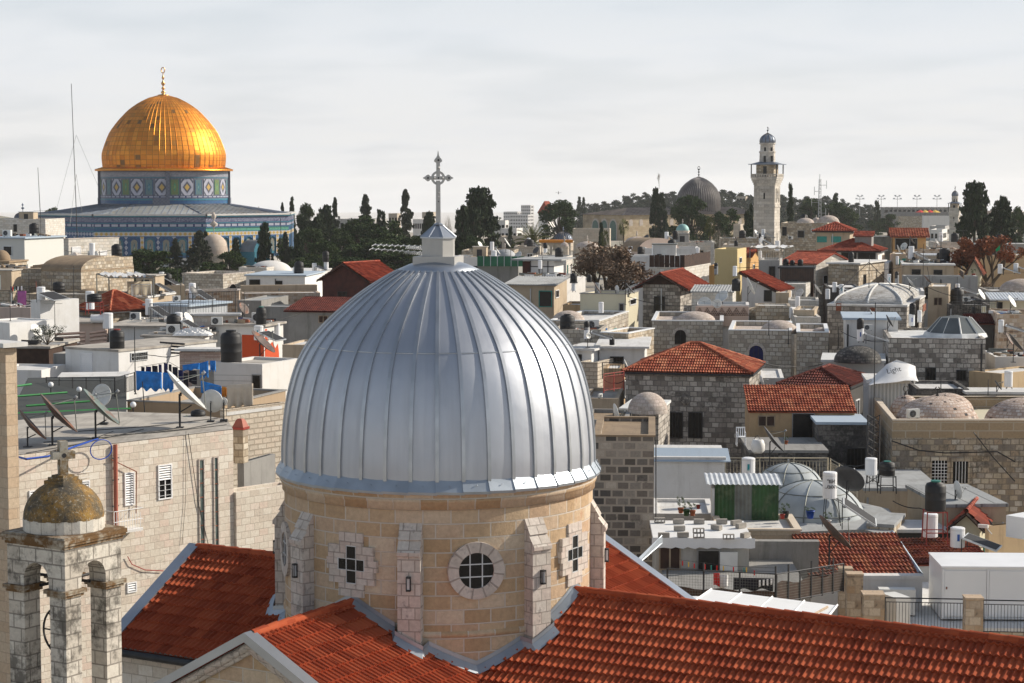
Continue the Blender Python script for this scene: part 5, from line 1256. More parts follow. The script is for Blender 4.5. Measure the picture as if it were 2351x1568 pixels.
 for kind,lm,dens,bm in(('brown','leaf_brown',14,'bark'),('rust','leaf_rust',26,'bark'),('bare','bark_pale',0,'bark_pale')):
  mb=MB();tr=MB()
  def grow(p,d,L,r,lev):
   q=p+d*L;tr.bar(p,q,r,4 if lev>1 else 6,r*.7)
   if lev>=(5 if dens else 6):
    if dens:leafquads(mb,q,.04,dens,.011,.8,R)
    return
   if dens and lev==4:leafquads(mb,q,.04,dens//2,.0085,.8,R)
   for k in range(3 if lev<4 else 3):
    dd=(d+Vector((R.uniform(-1,1),R.uniform(-1,1),R.uniform(-.35,.65)))*(.62 if lev else.8)).normalized();grow(q,dd,L*R.uniform(.62,.85),r*.6,lev+1)
  for s in range(4 if dens else 3):grow(Vector((R.uniform(-.03,.03),R.uniform(-.03,.03),0)),Vector((R.uniform(-.35,.35),R.uniform(-.35,.35),1)).normalized(),.17 if dens else.26,.022 if dens else.016,1)
  al=mb.v+tr.v;zx=max(p[2]for p in al);xx=sorted(abs(p[0])for p in al)[int(len(al)*.995)]*2
  for B in(mb,tr):B.v=[(p[0]/xx,p[1]/xx,p[2]/zx)for p in B.v]
  proto(kind,0,mk(mb,'crown',lm)if dens else None,mk(tr,'trunk' if dens else 'branches',bm),lm,bm)
 for kind,lm in(('bush','leaf_olive'),('brownbush','leaf_brown'),('plant','leaf_plant')):
  mb=MB();tr=MB()
  for i in range(26):
   a=R.uniform(0,2*pi);r=.42*R.random()**.5;zc=R.uniform(.25,.85);c=(r*cos(a),r*sin(a),zc);tr.bar((0,0,0),c,.008,3);leafquads(mb,c,.13,45,.022,.8,R)
  proto(kind,0,mk(mb,'crown',lm),mk(tr,'trunk','bark'),lm)
make_trees()
TN={'cypress':('cypress_tree','tree'),'pine':('pine_tree','tree'),'fir':('conifer_tree','tree'),'hillpine':('pine_tree','tree'),'palm':('palm_tree','palm'),'fanpalm':('palm_tree','palm'),'brown':('leafless_tree','tree'),'rust':('autumn_tree','tree'),'bare':('bare_tree','tree'),'bush':('bush','bush'),'brownbush':('bush','bush'),'plant':('plant','plant')}
def tree(kind,u,vt,wpx,d,label,zb=None,group=None,var=None,vb=None):
 vs=TREES[kind];crown,trunk,lm,bm=vs[(var if var is not None else random.randrange(99))%len(vs)]
 top=W(u,vt,d);zb=(W(u,vb,d).z if vb else GZ(top.x,d))if zb is None else zb;Hh=top.z-zb;w_=wpx*d/F_
 nm,ct=TN[kind];e=E(nm,(top.x,d,zb),label,ct,group,rz=random.uniform(0,6.28));w_*=1.3 if kind in('cypress','fir','pine')else 1.0;sc=(w_,w_,Hh)
 if kind in('palm','fanpalm'):Hh=w_*(1.25 if kind=='palm' else 1.9);zb=top.z-Hh;e.location.z=zb;sc=(w_,w_,Hh)
 for me,n_ in((crown,'crown'),(trunk,'trunk' if kind!='bare' else 'branches')):
  if me is None:continue
  o=bpy.data.objects.new(n_,me);COL.objects.link(o);o.parent=e;o.scale=sc
 return e
#  FAR LANDMARKS
def minaret(u,uR,vg,d,a,label,S_=1.0,levels=None,wpx=None):
 """vg: dictionary of pixel rows."""
 uL,uC,uR_=wpx;C=W(uC,vg['gal'],d);a=radians(a);X=Vector((cos(a),sin(a),0));Y=Vector((-sin(a),cos(a),0))
 L=solve_s(C.x,C.y,-X.x,-X.y,C.z,uL);zb=GZ(C.x,d)-1;cen=C-X*L/2+Y*L/2
 e=E('minaret',(cen.x,cen.y,zb),label,'minaret',rz=a);z=lambda v:W(u,v,cen.y).z-zb;h=L/2;t=MB()
 zg=z(vg['gal']);t.box(-h,h,-h,h,0,zg,bot=False);t.build('shaft','st_minaret',e)
 nb=MB();nb.box(-h-.08,h+.08,-h-.08,h+.08,z(vg['str']),z(vg['str'])+.3);nb.build('string_course','st_minaret',e)
 for Q in(Matrix.Identity(4),Matrix.Rotation(pi/2,4,'Z')):
  nf=MB();z0,z1=z(vg['str'])+.8,zg-1.0
  for x0,x1 in((-h*.55,-h*.45),(h*.45,h*.55)):nf.box(x0,x1,-h-.12,-h+.02,z0,z1,Q)
  for k in range(5):x=-h*.45+h*.9*(k+.5)/5;nf.box(x-h*.06,x+h*.06,-h-.12,-h+.02,z1-.2-.6*(1-abs(k-2)/3),z1,Q)
  nf.build('niche_frame','st_minaret',e)
  MB().box(-.13,.13,-h-.03,-h+.02,z0+.6,z0+2.0,Q).build('window','glass_dark',e);MB().box(-.13,.13,-h-.03,-h+.02,z(vg['str'])-5.5,z(vg['str'])-4.2,Q).build('window','glass_dark',e)
 c=MB();g=h*1.26
 for k,(f,zz)in enumerate(((1.05,-.2),(1.13,.15),(1.2,.5))):c.box(-h*f,h*f,-h*f,h*f,zg+zz-.25,zg+zz+.1)
 c.build('corbel','st_minaret',e);c=MB();c.box(-g,g,-g,g,zg+.62,zg+.85);c.build('gallery_floor','st_minaret',e)
 zr=z(vg['rail']);b=MB()
 for Q in[Matrix.Rotation(pi/2*k,4,'Z')for k in range(4)]:
  b.box(-g,g,-g,-g+.15,zr-.15,zr,Q);
  for k in range(11):x=-g+.1+(2*g-.35)*k/10;b.box(x,x+.22,-g+.01,-g+.14,zg+.86,zr-.15,Q)
 b.build('balustrade','st_minaret',e)
 zc=z(vg['can']);h2=h*.84;t=MB().box(-h2,h2,-h2,h2,zg+.86,zc-.01,bot=False);t.build('lantern_storey','st_tan',e)
 MB().box(-.3,.3,-h2-.02,-h2+.05,zg+.9,zg+2.6).build('door','glass_dark',e)
 cn=MB();k=h*1.45;cn.box(-k,k,-k,k,zc,zc+.12);cn.lathe([(k*1.2,zc+.12),(h2,zc+.5)],4,a0=pi/4,a1=pi/4+2*pi,cap=False,smooth=False);cn.build('canopy','lead',e)
 p=MB()
 for sx in(-1,1):
  for sy in(-1,1):MB().bar((sx*g*.96,sy*g*.96,zg+.86),(sx*g*.96,sy*g*.96,zc),.10,6).build('post','iron',e)
 z1,z2=z(vg['t1']),z(vg['t2']);h3=h*.70
 t=MB();t.lathe([(h3*1.08,zc+.3),(h3*1.04,z1),(h3*1.14,z1+.05),(h3*1.14,z1+.25),(h3*.98,z1+.3),(h3*.96,z2),(h3*1.1,z2+.05),(h3*1.1,z2+.25)],8,a0=pi/8,a1=pi/8+2*pi,smooth=False,cap=False);t.build('drum','st_minaret',e)
 for ph in(-95,-40):
  q=radians(ph);Q=Matrix.Rotation(q+pi/2,4,'Z');MB().box(-.18,.18,-h3*1.08,-h3*.9,z1-1.7,z1-.5,Q).build('window','glass_dark',e);MB().box(-.14,.14,-h3*.99,-h3*.8,z2-1.3,z2-.5,Q).build('window','glass_dark',e)
 zt=z(vg['top']);H_=zt-z2-.25;r=h3
 dm=MB();pf=[(r*1.0,0),(r*1.06,.12),(r*1.04,.3),(r*.95,.48),(r*.75,.66),(r*.45,.82),(r*.15,.93),(.05,1)];dm.lathe([(q,z2+.25+H_*f)for q,f in pf],24,cap=False)
 o=dm.build('dome','lead',e);rb=MB()
 for k_ in range(12):
  th=2*pi*k_/12;pts=[(q*1.01*cos(th),q*1.01*sin(th),z2+.25+H_*f)for q,f in pf];rb.path(pts,.05,4)
 rb.build('dome_rib','lead_dark',o)
 zf=z(vg['fin']);f=MB();f.bar((0,0,zt-.1),(0,0,zf-.3),.05,5).lathe([(.04,0),(.16,.2),(.04,.4)],8,z0=zt+.2,cap=False).lathe([(.04,0),(.11,.15),(.03,.3)],8,z0=zt+.7,cap=False)
 for k_ in range(10):a0,a1=radians(-60-240*k_/10+0),radians(-60-240*(k_+1)/10);f.bar((.22*cos(a0+pi),0,zf-.1+.22*sin(a0+pi)),(.22*cos(a1+pi),0,zf-.1+.22*sin(a1+pi)),.03,4)
 f.build('finial','iron',o);return e
minaret(1766,0,dict(gal=524,str=640/1.0 if False else 476+0,rail=401,can=377,t1=348,t2=331,top=304,fin=296),330,-30,'tall square stone minaret with gallery and grey onion dome, right of the dark grey dome',wpx=(1730,1779,1797))if False else None
minaret(1766,0,dict(gal=418,str=476,rail=399,can=378,t1=351,t2=331.5,top=305,fin=295),330,-22,'tall square stone minaret with railed gallery, right of the dark ribbed dome',wpx=(1731,1779,1797))
minaret(2194,0,dict(gal=494,str=520,rail=477,can=467,t1=456,t2=452,top=437,fin=428),520,-22,'smaller distant minaret with grey dome beside the tall cypress at far right',wpx=(2180,2200,2207))
def aqsa():
 K=W(1432,494,545);zb=-17;rz=radians(35);e=E('grey_domed_mosque',(K.x,K.y,zb),'long low mosque with dark ribbed dome in the distance right of centre','mosque',rz=rz)
 X=Vector((cos(rz),sin(rz),0));Y=Vector((-sin(rz),cos(rz),0));lx,ly=34.5,9.2;c=K+X*lx+Y*ly;dd=c.y;k=dd/F_;z=lambda v,d=dd:W(0,v,d).z-zb
 hw=[(487,49),(470,50.5),(458,50.5),(445,47),(432,40),(421,30),(413,19),(408,9),(405,1)]
 pr=[(w_*k,z(v))for v,w_ in hw];mb=MB();mb.lathe(pr,64,(lx,ly),cap=False);d=mb.build('dome','lead_dark',e);rb=MB()
 for i in range(56):
  th=2*pi*i/56;pts=[(lx+q*1.005*cos(th),ly+q*1.005*sin(th),zz)for q,zz in pr if q>.3];rb.path(pts,.07,4)
 rb.build('dome_rib','lead_rib',d);mb=MB();mb.lathe([(6.7,z(487)),(6.7,z(489)),(6.9,z(491)),(6.3,z(492)),(6.3,z(515))],48,(lx,ly),cap=False);mb.build('drum','st_far2',e)
 f=MB();zt=z(405);f.bar((lx,ly,zt-.2),(lx,ly,z(388)),.10,6)
 for q in(.8,1.6,2.3):f.lathe([(.1,0),(.34,.25),(.1,.5)],8,(lx,ly),z0=zt+q-.6,cap=False)
 zc=z(386)
 for i in range(14):a0,a1=2*pi*i/14,2*pi*(i+1)/14;f.bar((lx+.42*cos(a0),ly,zc+.5*sin(a0)),(lx+.42*cos(a1),ly,zc+.5*sin(a1)),.09,4)
 f.build('finial','iron',d)
 ze=K.z-zb;Wd,Ln=18.5,48.0;hh=1.9
 MB().box(0,Ln,0,Wd,0,ze,top=False,bot=False).build('wall','st_far2',e)
 mb=MB();o=.7;ym=Wd/2;A_,B_,C_,D_=(-o,-o,ze),(Ln,-o,ze),(Ln,Wd+o,ze),(-o,Wd+o,ze);r0,r1=(9,ym,ze+hh),(Ln,ym,ze+hh)
 mb.face([A_,B_,r1,r0]);mb.face([C_,D_,r0,r1]);mb.face([D_,A_,r0])
 for i in range(34):x=Ln*i/34;t_=min(1,(x+.3)/9);mb.bar((x,-o,ze+.05),(x,-o+(ym+o)*t_,ze+hh*t_+.05),.10,4)
 for i in range(16):y=Wd*(i+.5)/16;t_=1-abs(y-ym)/ym;mb.bar((-o,y,ze+.05),(-o+(9+o)*t_,y,ze+hh*t_+.05),.10,4)
 mb.build('roof','lead_dark',e)
 for i in range(12):
  x=2.5+3.6*i;mb=MB();p=[(x-.6,ze-2.9),(x+.6,ze-2.9)]+[(x+.6*cos(pi*j/6),ze-1.7+.6*sin(pi*j/6))for j in range(7)];mb.face([(a,-.06,b)for a,b in p]);mb.build('window','st_trim',e)
 for cy in(12.6,8.6,4.6):
  for r_,x_,mt in((1.75,-.08,'st_trim'),(1.35,-.14,'dr_green3')):
   mb=MB();zs=ze-3.2;p=[(cy+r_,ze-7.0),(cy-r_,ze-7.0)]+[(cy-r_*cos(pi*j/10),zs+r_*1.25*sin(pi*j/10))for j in range(11)];mb.face([(x_,a,b)for a,b in p]);mb.build('window' if mt=='dr_green3' else 'arch_frame',mt,e)
patt('dr_green3','speck',[(0.04,0.11,0.08),(0.07,0.16,0.12),(0.12,0.18,0.14)])
aqsa()
#  FAR HOUSES
def blocks(key,label,uL,uC,uR,vt,d,cols,rows,wall='st_white',a=-18,L2=None,kind='flat',**kw):
 h=H(key,label,uL,uC,uR,vt,d=d,a=a,wall=wall,roof='rf_white',par=.3,L2=L2,kind=kind,cat='building',name='building',**kw)
 for face,L,n in(('L',h.L1,cols),('R',h.L2,max(1,cols//3))):
  for r in range(rows):
   for i in range(n):
    w_=L/n*.30;cx=L*(i+.5)/n;z0=h.H-2.4-r*3.1
    if face=='L':mb=MB().box(-cx-w_,-cx+w_,-.06,.01,z0,z0+1.3)
    else:mb=MB().box(-.01,.06,cx-w_,cx+w_,z0,z0+1.3)
    mb.build('window','glass_dark',h.e)
 return h
blocks('apt1','tall white apartment block on the far horizon left of centre palm',1196,1218,1226,471,1900,5,7,'pl_far')
blocks('apt2','lower stepped white apartment block left of the tall one on the horizon',1156,1188,1197,486,1850,7,5,'pl_far')
blocks('apt3','white apartment block in front of the tall horizon block',1172,1212,1222,493,1780,7,4,'pl_far')
blocks('far_a','beige roof house showing just left of the ragged conifer near the cross',892,912,920,490,520,3,2,'st_far')
blocks('far_b','long pale building with rows of windows behind the cross lantern',948,972,1000,503,500,5,4,'pl_white')
blocks('far_c','small beige stair tower on the roof left of the cross shaft',969,990,996,487,515,1,1,'st_far',L2=6)
blocks('far_c2','low dark edged building between the round pines and the ragged conifers',768,860,890,503,540,8,1,'pl_grey')
blocks('far_d','white cube house right of the tallest dark conifer',1130,1160,1168,506,480,3,2,'pl_white')
blocks('far_e','pale terrace house below the horizon apartments',1150,1186,1200,524,430,4,2,'pl_white')
blocks('far_f','long pale wall house left of the big palm',1140,1215,1235,543,400,5,1,'st_far')
H('far_red','little red roofed house left of the big round pine on the skyline',1236,1258,1268,489,d=700,kind='hip',h=4,wall='pl_white',L2=10)
H('hillw','white building among the trees on the hill right of the dark dome',1652,1672,1678,477,d=900,wall='pl_white',roof='rf_white',L2=8)
blocks('hilldark','dark roofed house on the wooded hill left of the tall minaret',1690,1712,1718,451,990,3,1,'st_far',L2=8)
blocks('ridge','long fortress like stone building on the ridge at far right',2030,2196,2230,476,900,16,1,'st_old',a=-3,L2=14)
H('ridge2','long dark terrace wall below the ridge building',2045,2200,2230,487,d=880,a=-3,wall='pl_conc',L2=8,par=.2,name='terrace_wall',cat='wall')
H('ridge3','pale stone retaining wall under the ridge terrace',2062,2190,2220,497,d=860,a=-3,wall='st_tan',L2=8,par=.2,name='retaining_wall',cat='wall')
H('ridge4','sloping pale stone wall right of the retaining wall behind the small minaret',2120,2185,2200,496,d=780,a=-8,wall='pl_white',L2=8,par=.2,name='retaining_wall',cat='wall')
for i,u in enumerate((2023,2060,2105,2151,1974)):
 P=W(u,480 if i<4 else 470,930);top=W(u,451,930);e=E('floodlight_mast',(P.x,P.y,GZ(P.x,930)),'tall floodlight mast standing on the ridge at far right','lamp post','floodlight masts on the ridge');hh=top.z-e.location.z
 MB().bar((0,0,0),(0,0,hh),.16,6,.10).build('mast','grey',e);m_=MB().bar((-1.5,0,hh-1.2),(1.5,0,hh-1.2),.10,4).bar((-1,0,hh),(1,0,hh),.10,4);m_.build('crossarm','grey',e)
 for x,zz in((-1.6,-1.3),(-1.0,.1),(1.0,.1),(1.6,-1.3)):MB().box(x-.4,x+.4,-.3,.3,hh+zz,hh+zz+.6).build('floodlight','galv_light',e)
for i,(u,mt)in enumerate(((2113,'fabric_red'),(2124,'fabric_yellow'),(2135,'fabric_red'),(2147,'fabric_yellow'))):
 P=W(u,486,872);e=E('parasol',(P.x,P.y,P.z-2.2),('red' if 'red' in mt else 'yellow')+' parasol on the ridge terrace, '+('left pair','left pair','right pair','right pair')[i],'parasol','parasols on the terrace')
 MB().lathe([(2.4,1.9),(0.02,3.0)],8,cap=False,smooth=False).build('canopy',mt,e);MB().bar((0,0,0),(0,0,2.9),.06,5).build('pole','iron',e)
blocks('rb1','grey flat roofed house left of the small minaret base',2135,2170,2182,519,560,3,1,'pl_grey');blocks('rb2','white two storey house left of the small minaret',2136,2163,2181,527,545,3,2,'pl_white')
blocks('rb3','pale pink building between the two great cypresses',2250,2290,2300,485,640,3,3,'pl_pink');blocks('rb4','cream building with window rows right of the second cypress',2318,2332,2351,487,640,3,4,'pl_cream');blocks('rb5','low white house between the cypress trunks',2256,2278,2292,523,560,2,1,'pl_white')
for i in range(40):
 u=random.uniform(-40,72);v=random.uniform(489,500);d=1040+random.uniform(-60,20);P=W(u,v,d);
#  TREES
hp='pine tree on the distant wooded hillside'
random.seed(11)
def sky_v(u):
 pts=[(1290,478),(1330,470),(1400,462),(1450,446),(1500,438),(1560,440),(1660,430),(1700,440),(1760,446),(1830,450),(1900,452),(1960,462),(2010,474),(2060,498)]
 for(a,x),(b,y)in zip(pts,pts[1:]):
  if a<=u<=b:return x+(y-x)*(u-a)/(b-a)
 return 480
for row in range(8):
 u=1296+row*5
 while u<2045:
  uu=u+random.uniform(-6,6);vt=sky_v(uu)+row*7.5+random.uniform(-3,4);d=1030-row*32
  if not(vt<444 and 1240<uu<1300):tree('hillpine',uu,vt,random.uniform(30,50),d,hp,group='pines on the wooded hill',zb=W(uu,vt,d).z-random.uniform(6.5,9))
  u+=24
T=[('fir',594,473,9,470,'tiny ragged tree top showing over the right end of the tiled octagon'),('fir',648,462,19,440,'thin ragged conifer behind the right corner of the blue shrine'),('cypress',670,453,17,440,'slim dark cypress just right of the thin ragged conifer behind the shrine'),('pine',703,463,42,400,'dark round topped tree right of the blue shrine corner'),('cypress',747,472,44,395,'bulky dark cypress with a bare twig top, second dark mass right of the shrine'),('fir',769,450,32,410,'pointed ragged conifer above the bulky cypress'),('fir',839,443,44,430,'tall feathery conifer left of the rooftop antenna house'),('cypress',870,480,18,425,'short cypress clump right of the feathery conifer'),('cypress',880,484,14,425,'shorter cypress beside the cypress clump left of the tall conifer'),('fir',931,431,46,420,'tallest feathery conifer left of the silver cross'),('pine',829,494,100,370,'broad dark green pine, left half of the big green clump'),('pine',885,505,100,355,'broad bright green pine, right half of the big green clump'),('pine',955,540,66,345,'low green pine just left of the metal lantern'),('pine',905,560,110,330,'dark pine at the foot of the green clump above the red roof'),('pine',800,560,90,335,'dark pine mass above the brown wooden house'),('cypress',986,487,30,400,'dark cypress hidden partly by the lantern roof'),('bare',1028,491,24,390,'greyish thin tree right of the cross shaft'),('cypress',1061,473,40,350,'dark cypress left of the widest conical conifer'),('cypress',1101,432,84,360,'widest and tallest conical conifer right of the silver cross'),('pine',712,520,66,350,'dark tree mass right of the shrine doorway'),('pine',655,545,40,320,'leafy tree in front of the right shrine face'),('pine',760,580,70,310,'grey green shrub tree behind the white boilers'),('cypress',607,512,33,320,'dark narrow cypress in front of the right face of the shrine'),('fir',457,527,66,315,'large ragged conifer left of the pink stone dome'),('fir',402,545,40,318,'ragged dark conifer in front of the shrine middle'),('cypress',472,530,14,318,'thin cypress tip beside the large ragged conifer'),('cypress',541,547,22,322,'small cypress right of the pink stone dome'),('pine',528,574,66,305,'round bushy pine below the pink stone dome'),('pine',345,570,100,300,'broad dark pine low in front of the shrine left of centre'),('pine',385,612,70,290,'dark pine in bluish smoke above the metal shed'),('pine',305,585,55,298,'dark pine right of the pale stone house'),('fir',655,530,36,312,'ragged tree at the right corner of the shrine'),('cypress',686,543,30,312,'cypress right of the ragged tree at the shrine corner'),('pine',480,600,60,296,'low dark tree beneath the large ragged conifer'),('pine',120,475,34,640,'tree top peeping over the left end of the shrine roof'),('pine',1284,458,80,470,'large dark pine on the skyline behind the palm'),('cypress',1506,433,26,470,'dark cypress with bare leader in front of the long mosque'),('cypress',1520,441,24,468,'second half of the dark cypress pair before the mosque'),('bare',1514,396,9,471,'bare twig leader rising over the dark cypress pair'),('pine',1587,445,84,450,'big dark pine covering the front of the grey dome'),('pine',1668,478,64,440,'dark pine between the grey dome and tall minaret'),('palm',1223,502,100,300,'big date palm left of the small blue ribbed dome'),('fanpalm',1432,505,40,330,'fan palm in front of the mosque porch'),('fanpalm',1630,503,44,330,'fan palm left of the tall minaret'),('fanpalm',1389,531,36,325,'short fan palm left of the taller fan palm'),('cypress',1380,512,14,340,'slim cypress in front of the battlemented facade'),('cypress',1172,519,15,345,'small cypress between conifer and palm'),('cypress',1330,451,10,760,'pointed tree on the skyline left of the hill'),('cypress',1340,453,8,765,'small cypress on the skyline left of the hill'),('cypress',1715,482,18,345,'dark cypress hard against the left of the tall minaret'),('cypress',1724,470,16,350,'second cypress against the left of the tall minaret'),('cypress',1815,420,15,420,'slender lone cypress right of the tall minaret'),('cypress',1919,444,18,640,'ragged cypress behind the green pines'),('cypress',2014,460,20,690,'dark tree at the right end of the wooded hill'),('pine',1865,455,62,560,'green pine right of the lone cypress, left of three'),('pine',1905,462,66,555,'green pine behind the radio mast, middle of three'),('pine',1940,472,60,550,'green pine, right of three behind stone domes'),('pine',2040,490,40,600,'dark pine left below the ridge building'),('pine',2008,505,34,590,'dark pine over the red roofed houses at right'),('pine',2100,478,20,950,'small tree left of the parasols'),('cypress',2239,420,74,330,'largest conical cypress at far right'),('cypress',2300,462,66,335,'second large cypress, knobbly, at far right'),('cypress',2303,449,30,336,'upper knob of the second large cypress'),('pine',2338,472,40,420,'pine at the right edge of the picture'),('pine',2268,470,30,700,'round trees behind the gap between the great cypresses'),('bare',1470,535,60,300,'grey leafless tree below the mosque'),('bare',1425,540,30,302,'smaller grey leafless tree behind the fan palm'),('bare',1655,520,50,350,'leafless tree at the foot of the big pine'),('brown',1398,553,215,163,'large leafless tree with brown seed clusters right of the silver dome'),('rust',2272,537,150,188,'large rust coloured autumn tree at right'),('bare',1300,765,120,128,'thin bare branches behind the silver dome edge'),('brownbush',2185,662,110,165,'brown shrub on the roof left of the long tan house'),('brownbush',2262,640,60,180,'brown shrub under the rust coloured tree'),]
for i,(k,u,v,w_,d)in enumerate((('cypress',724,500,40,365),('cypress',735,492,34,372),('pine',782,522,60,360),('pine',740,550,70,332),('pine',855,545,90,336),('pine',960,575,80,318),('fir',812,505,30,385),('pine',690,590,60,304),('pine',1085,540,60,340),('cypress',1088,480,50,352),('pine',990,545,50,330),('pine',830,590,70,308),('pine',720,595,60,306),('cypress',700,500,30,380),('pine',900,530,80,345),('fir',975,500,26,410))):
 T.append((k,u,v,w_,d,('dark','dense','olive green','shadowed')[i%4]+' tree in the green belt by the '+('tall cypresses','bulky cypress','shrine corner','wooden house','antenna house','metal lantern','feathery conifer','white boilers','foot of the widest conifer','side of the widest conifer','cross shaft','red gabled roof','stacked tank','shrine roof edge','bright pine','lantern roof')[i]))
for k,u,v,w_,d,lb in T:
 kw={}
 if k=='bare':kw['zb']=-20
 if k in('brown','rust'):kw['zb']=-11.5 if k=='brown' else-11
 if k=='bare' and v<400:kw['zb']=W(u,433,d).z
 if 'behind the silver dome' in lb:kw['zb']=-17
 if 'brownbush'==k:kw['vb']=v+45
 if 'skyline left of the hill' in lb:kw['zb']=W(u,v,d).z-6
 tree(k,u,v,w_,d,lb,group=None,**kw)
#  LEFT SIDE HOUSES
L=H
L('F1','pale stone block house at the left edge below the small ribbed dome',-60,104,106,503,d=300,a=-4,wall='st_white',L2=10,roof='rf_grey').win(32,516,38,531,'dark')
H('F2','white panelled metal building with blue grey roof at upper left',-40,56,146,548,d=200,a=-18,wall='pl_white2',kind='flat',par=0,over=.25,roof='rf_blue').win(9,566,27,586,'grille')
def vault(key,label,uL,uC,uR,vt,h,d,a,wall,roof,L2):
 b=H(key,label,uL,uC,uR,vt,d=d,a=a,wall=wall,roof=roof,par=0,over=0,L2=L2);
 mb=MB();N=14;r=b.L2/2;z0=b.H+.12;g=MB()
 pts=[(r-r*cos(pi*i/N),z0+h*sin(pi*i/N))for i in range(N+1)]
 for(y0,q0),(y1,q1)in zip(pts,pts[1:]):mb.face([(-b.L1,y0,q0),(0,y0,q0),(0,y1,q1),(-b.L1,y1,q1)],smooth=True)
 mb.build('vault',roof,b.e);g.face([(.01,y,q)for y,q in pts]);g.face([(-b.L1-.01,y,q)for y,q in pts][::-1]);g.build('gable_wall',wall,b.e);b.roofz+=h;return b
H('F3','pale stone house with white shutters right of the white panelled building',146,157,273,549,d=190,a=-35,wall='st_white',par=.3,cop='st_trim')
for w_ in((166,568,184,584),(210,579,224,588),(230,577,244,587)):HS['F3'].win(*w_,'shutter')
H('F3b','lower stone annex with tall white door below the shuttered stone house',150,253,283,592,d=184,a=-20,wall='st_tan',par=.1,L2=4).win(258,600,278,625,'shutter')
vault('F4','old stone building with brown barrel vault roof at left',94,186,240,624,1.1,166,-22,'st_tan','rf_brown',8)
H('F4b','stone wall block left of the barrel vaulted building',-60,94,100,617,d=172,a=-6,wall='st_tan',par=.1,roof='rf_brown',L2=8)
b=H('F4c','small round cupola building with brown dome at the left edge',-20,20,24,603,d=178,a=-10,wall='st_tan',par=0,over=.1,roof='rf_brown',L2=4);b.dome(4,579,602,20,'rf_brown')
cu_=HS['F4'].e;P=W(173,604,171);e=E('roof_cupola',P,'little pale square cupola standing on the barrel vault','cupola',rz=radians(-20));MB().box(-.5,.5,-.5,.5,-.6,.55).build('wall','st_trim',e);MB().lathe([(.95,.551),(.02,.95)],4,a0=pi/4,a1=pi/4+2*pi,smooth=False,cap=False).build('roof','st_trim',e)
H('F4d','low stone terrace house in front of the barrel vaulted building',60,205,272,676,d=158,a=-14,wall='st_tan',par=.2,roof='rf_dirty')
HS['F4d'].dome(207,662,672,26,'rf_brown')
H('F5w','tan plastered wall house right of the white pergola',330,424,436,655,d=200,a=12,wall='pl_tan',par=.1,L2=4)
H('F5','low white flat house beneath the pergola with tattered awning',236,338,352,684,d=162,a=-12,wall='pl_tan',par=0,over=.1,roof='rf_white',L2=6).win(280,690,300,702)
def pergola(label,corners,zr,zf,beams=5,cloths=()):
 P=[Vector(p)for p in corners];o=P[0].copy();o.z=zf;e=E('pergola',o,label,'pergola')
 for p in P:q=p-o;q.z=0;MB().bar(q,q+Vector((0,0,zr-zf)),.05,4).build('post','galv',e)
 Q=[Vector((p.x-o.x,p.y-o.y,zr-zf))for p in P];mb=MB()
 for i in range(4):mb.bar(Q[i],Q[(i+1)%4],.045,4)
 for i in range(1,beams):t=i/beams;mb.bar(Q[0].lerp(Q[1],t),Q[3].lerp(Q[2],t),.03,4)
 mb.build('roof_frame','galv',e)
 for t0,t1,mt in cloths:
  mb=MB();n=10
  for i in range(n):
   for j in range(4):
    def pt(a,b):p=Q[0].lerp(Q[1],t0+(t1-t0)*a/n).lerp(Q[3].lerp(Q[2],t0+(t1-t0)*a/n),b/4);p.z+=.08+.14*sin(a*1.7+b*2.1);return p
    mb.face([pt(i,j),pt(i+1,j),pt(i+1,j+1),pt(i,j+1)],smooth=True)
  mb.build('awning',mt,e)
 return e
zr=W(300,640,160).z;pergola('white metal pergola with tattered cloth awnings on the roof at left',[W(250,641,156),W(352,641,156),W(330,626,163),W(222,626,163)],W(300,635,158).z,W(300,682,158).z,8,((0,.55,'tarp_white'),(.62,.9,'tarp_white')))
A=W(292,646,157);cloth(A,W(348,646,158),1.15,'tarp_beige','beige tarp screen hung from the right of the pergola',cat='tarp',name='tarp')
railing(W(303,681,156),W(348,681,156.5),.95,'white fence in front of the beige tarp screen',mat='galv_light',step=.2)
H('F8','long stone house with arched doorway below the blue shrine',418,512,584,630,d=215,a=-22,wall='st_old2',par=.5,roof='rf_white',cop='st_trim').win(524,652,543,672,'open',arch=True,face='R')
b=H('F8d','broad white plastered roof with a shallow white dome below the shrine',545,690,760,628,d=232,a=-12,wall='pl_white',par=0,over=.1,roof='rf_white');b.dome(621,598,626,49,'pl_white',k=.9,fin=True)
H('F8p','small stone parapet block left of the white dome',548,612,619,614,d=226,a=-12,wall='st_white',par=.2,L2=3)
b=H('F8w','white walled flat house with two dark barred windows',565,700,742,634,d=212,a=-6,wall='pl_bright',par=0,over=.2,roof='rf_blue');b.win(574,643,596,660,'dark');b.win(633,646,647,658,'dark')
H('F9a','rubble stone wall with pointed coping, left of the plastered parapet',426,549,556,668,d=186,a=6,wall='st_rubble',par=.1,L2=3,cop='st_trim',name='stone_wall',cat='wall')
H('F9','rubble stone wall building topped by a plain plaster parapet',556,735,745,672,d=180,a=10,wall='st_rubble',par=.1,L2=3,name='stone_wall',cat='wall')
H('F9p','plain beige plaster parapet above the rubble stone wall',553,728,735,654,d=184,a=10,wall='pl_tan',par=.1,L2=1,name='parapet_wall',cat='wall')
H('F10','dark brown wooden house with red gabled roof left of the silver dome',740,846,870,643,d=172,a=-30,wall='wood_red',kind='gableY',h=1.35,over=.35,L2=5,wall2='wood_red')
H('F11','grey walled house with low dark red tiled roof behind the silver dome',662,765,790,716,d=150,a=-12,wall='pl_conc',kind='shed',h=.7,over=.3,tile='tile_dark',L2=5).win(733,726,752,740,'wood',face='L')
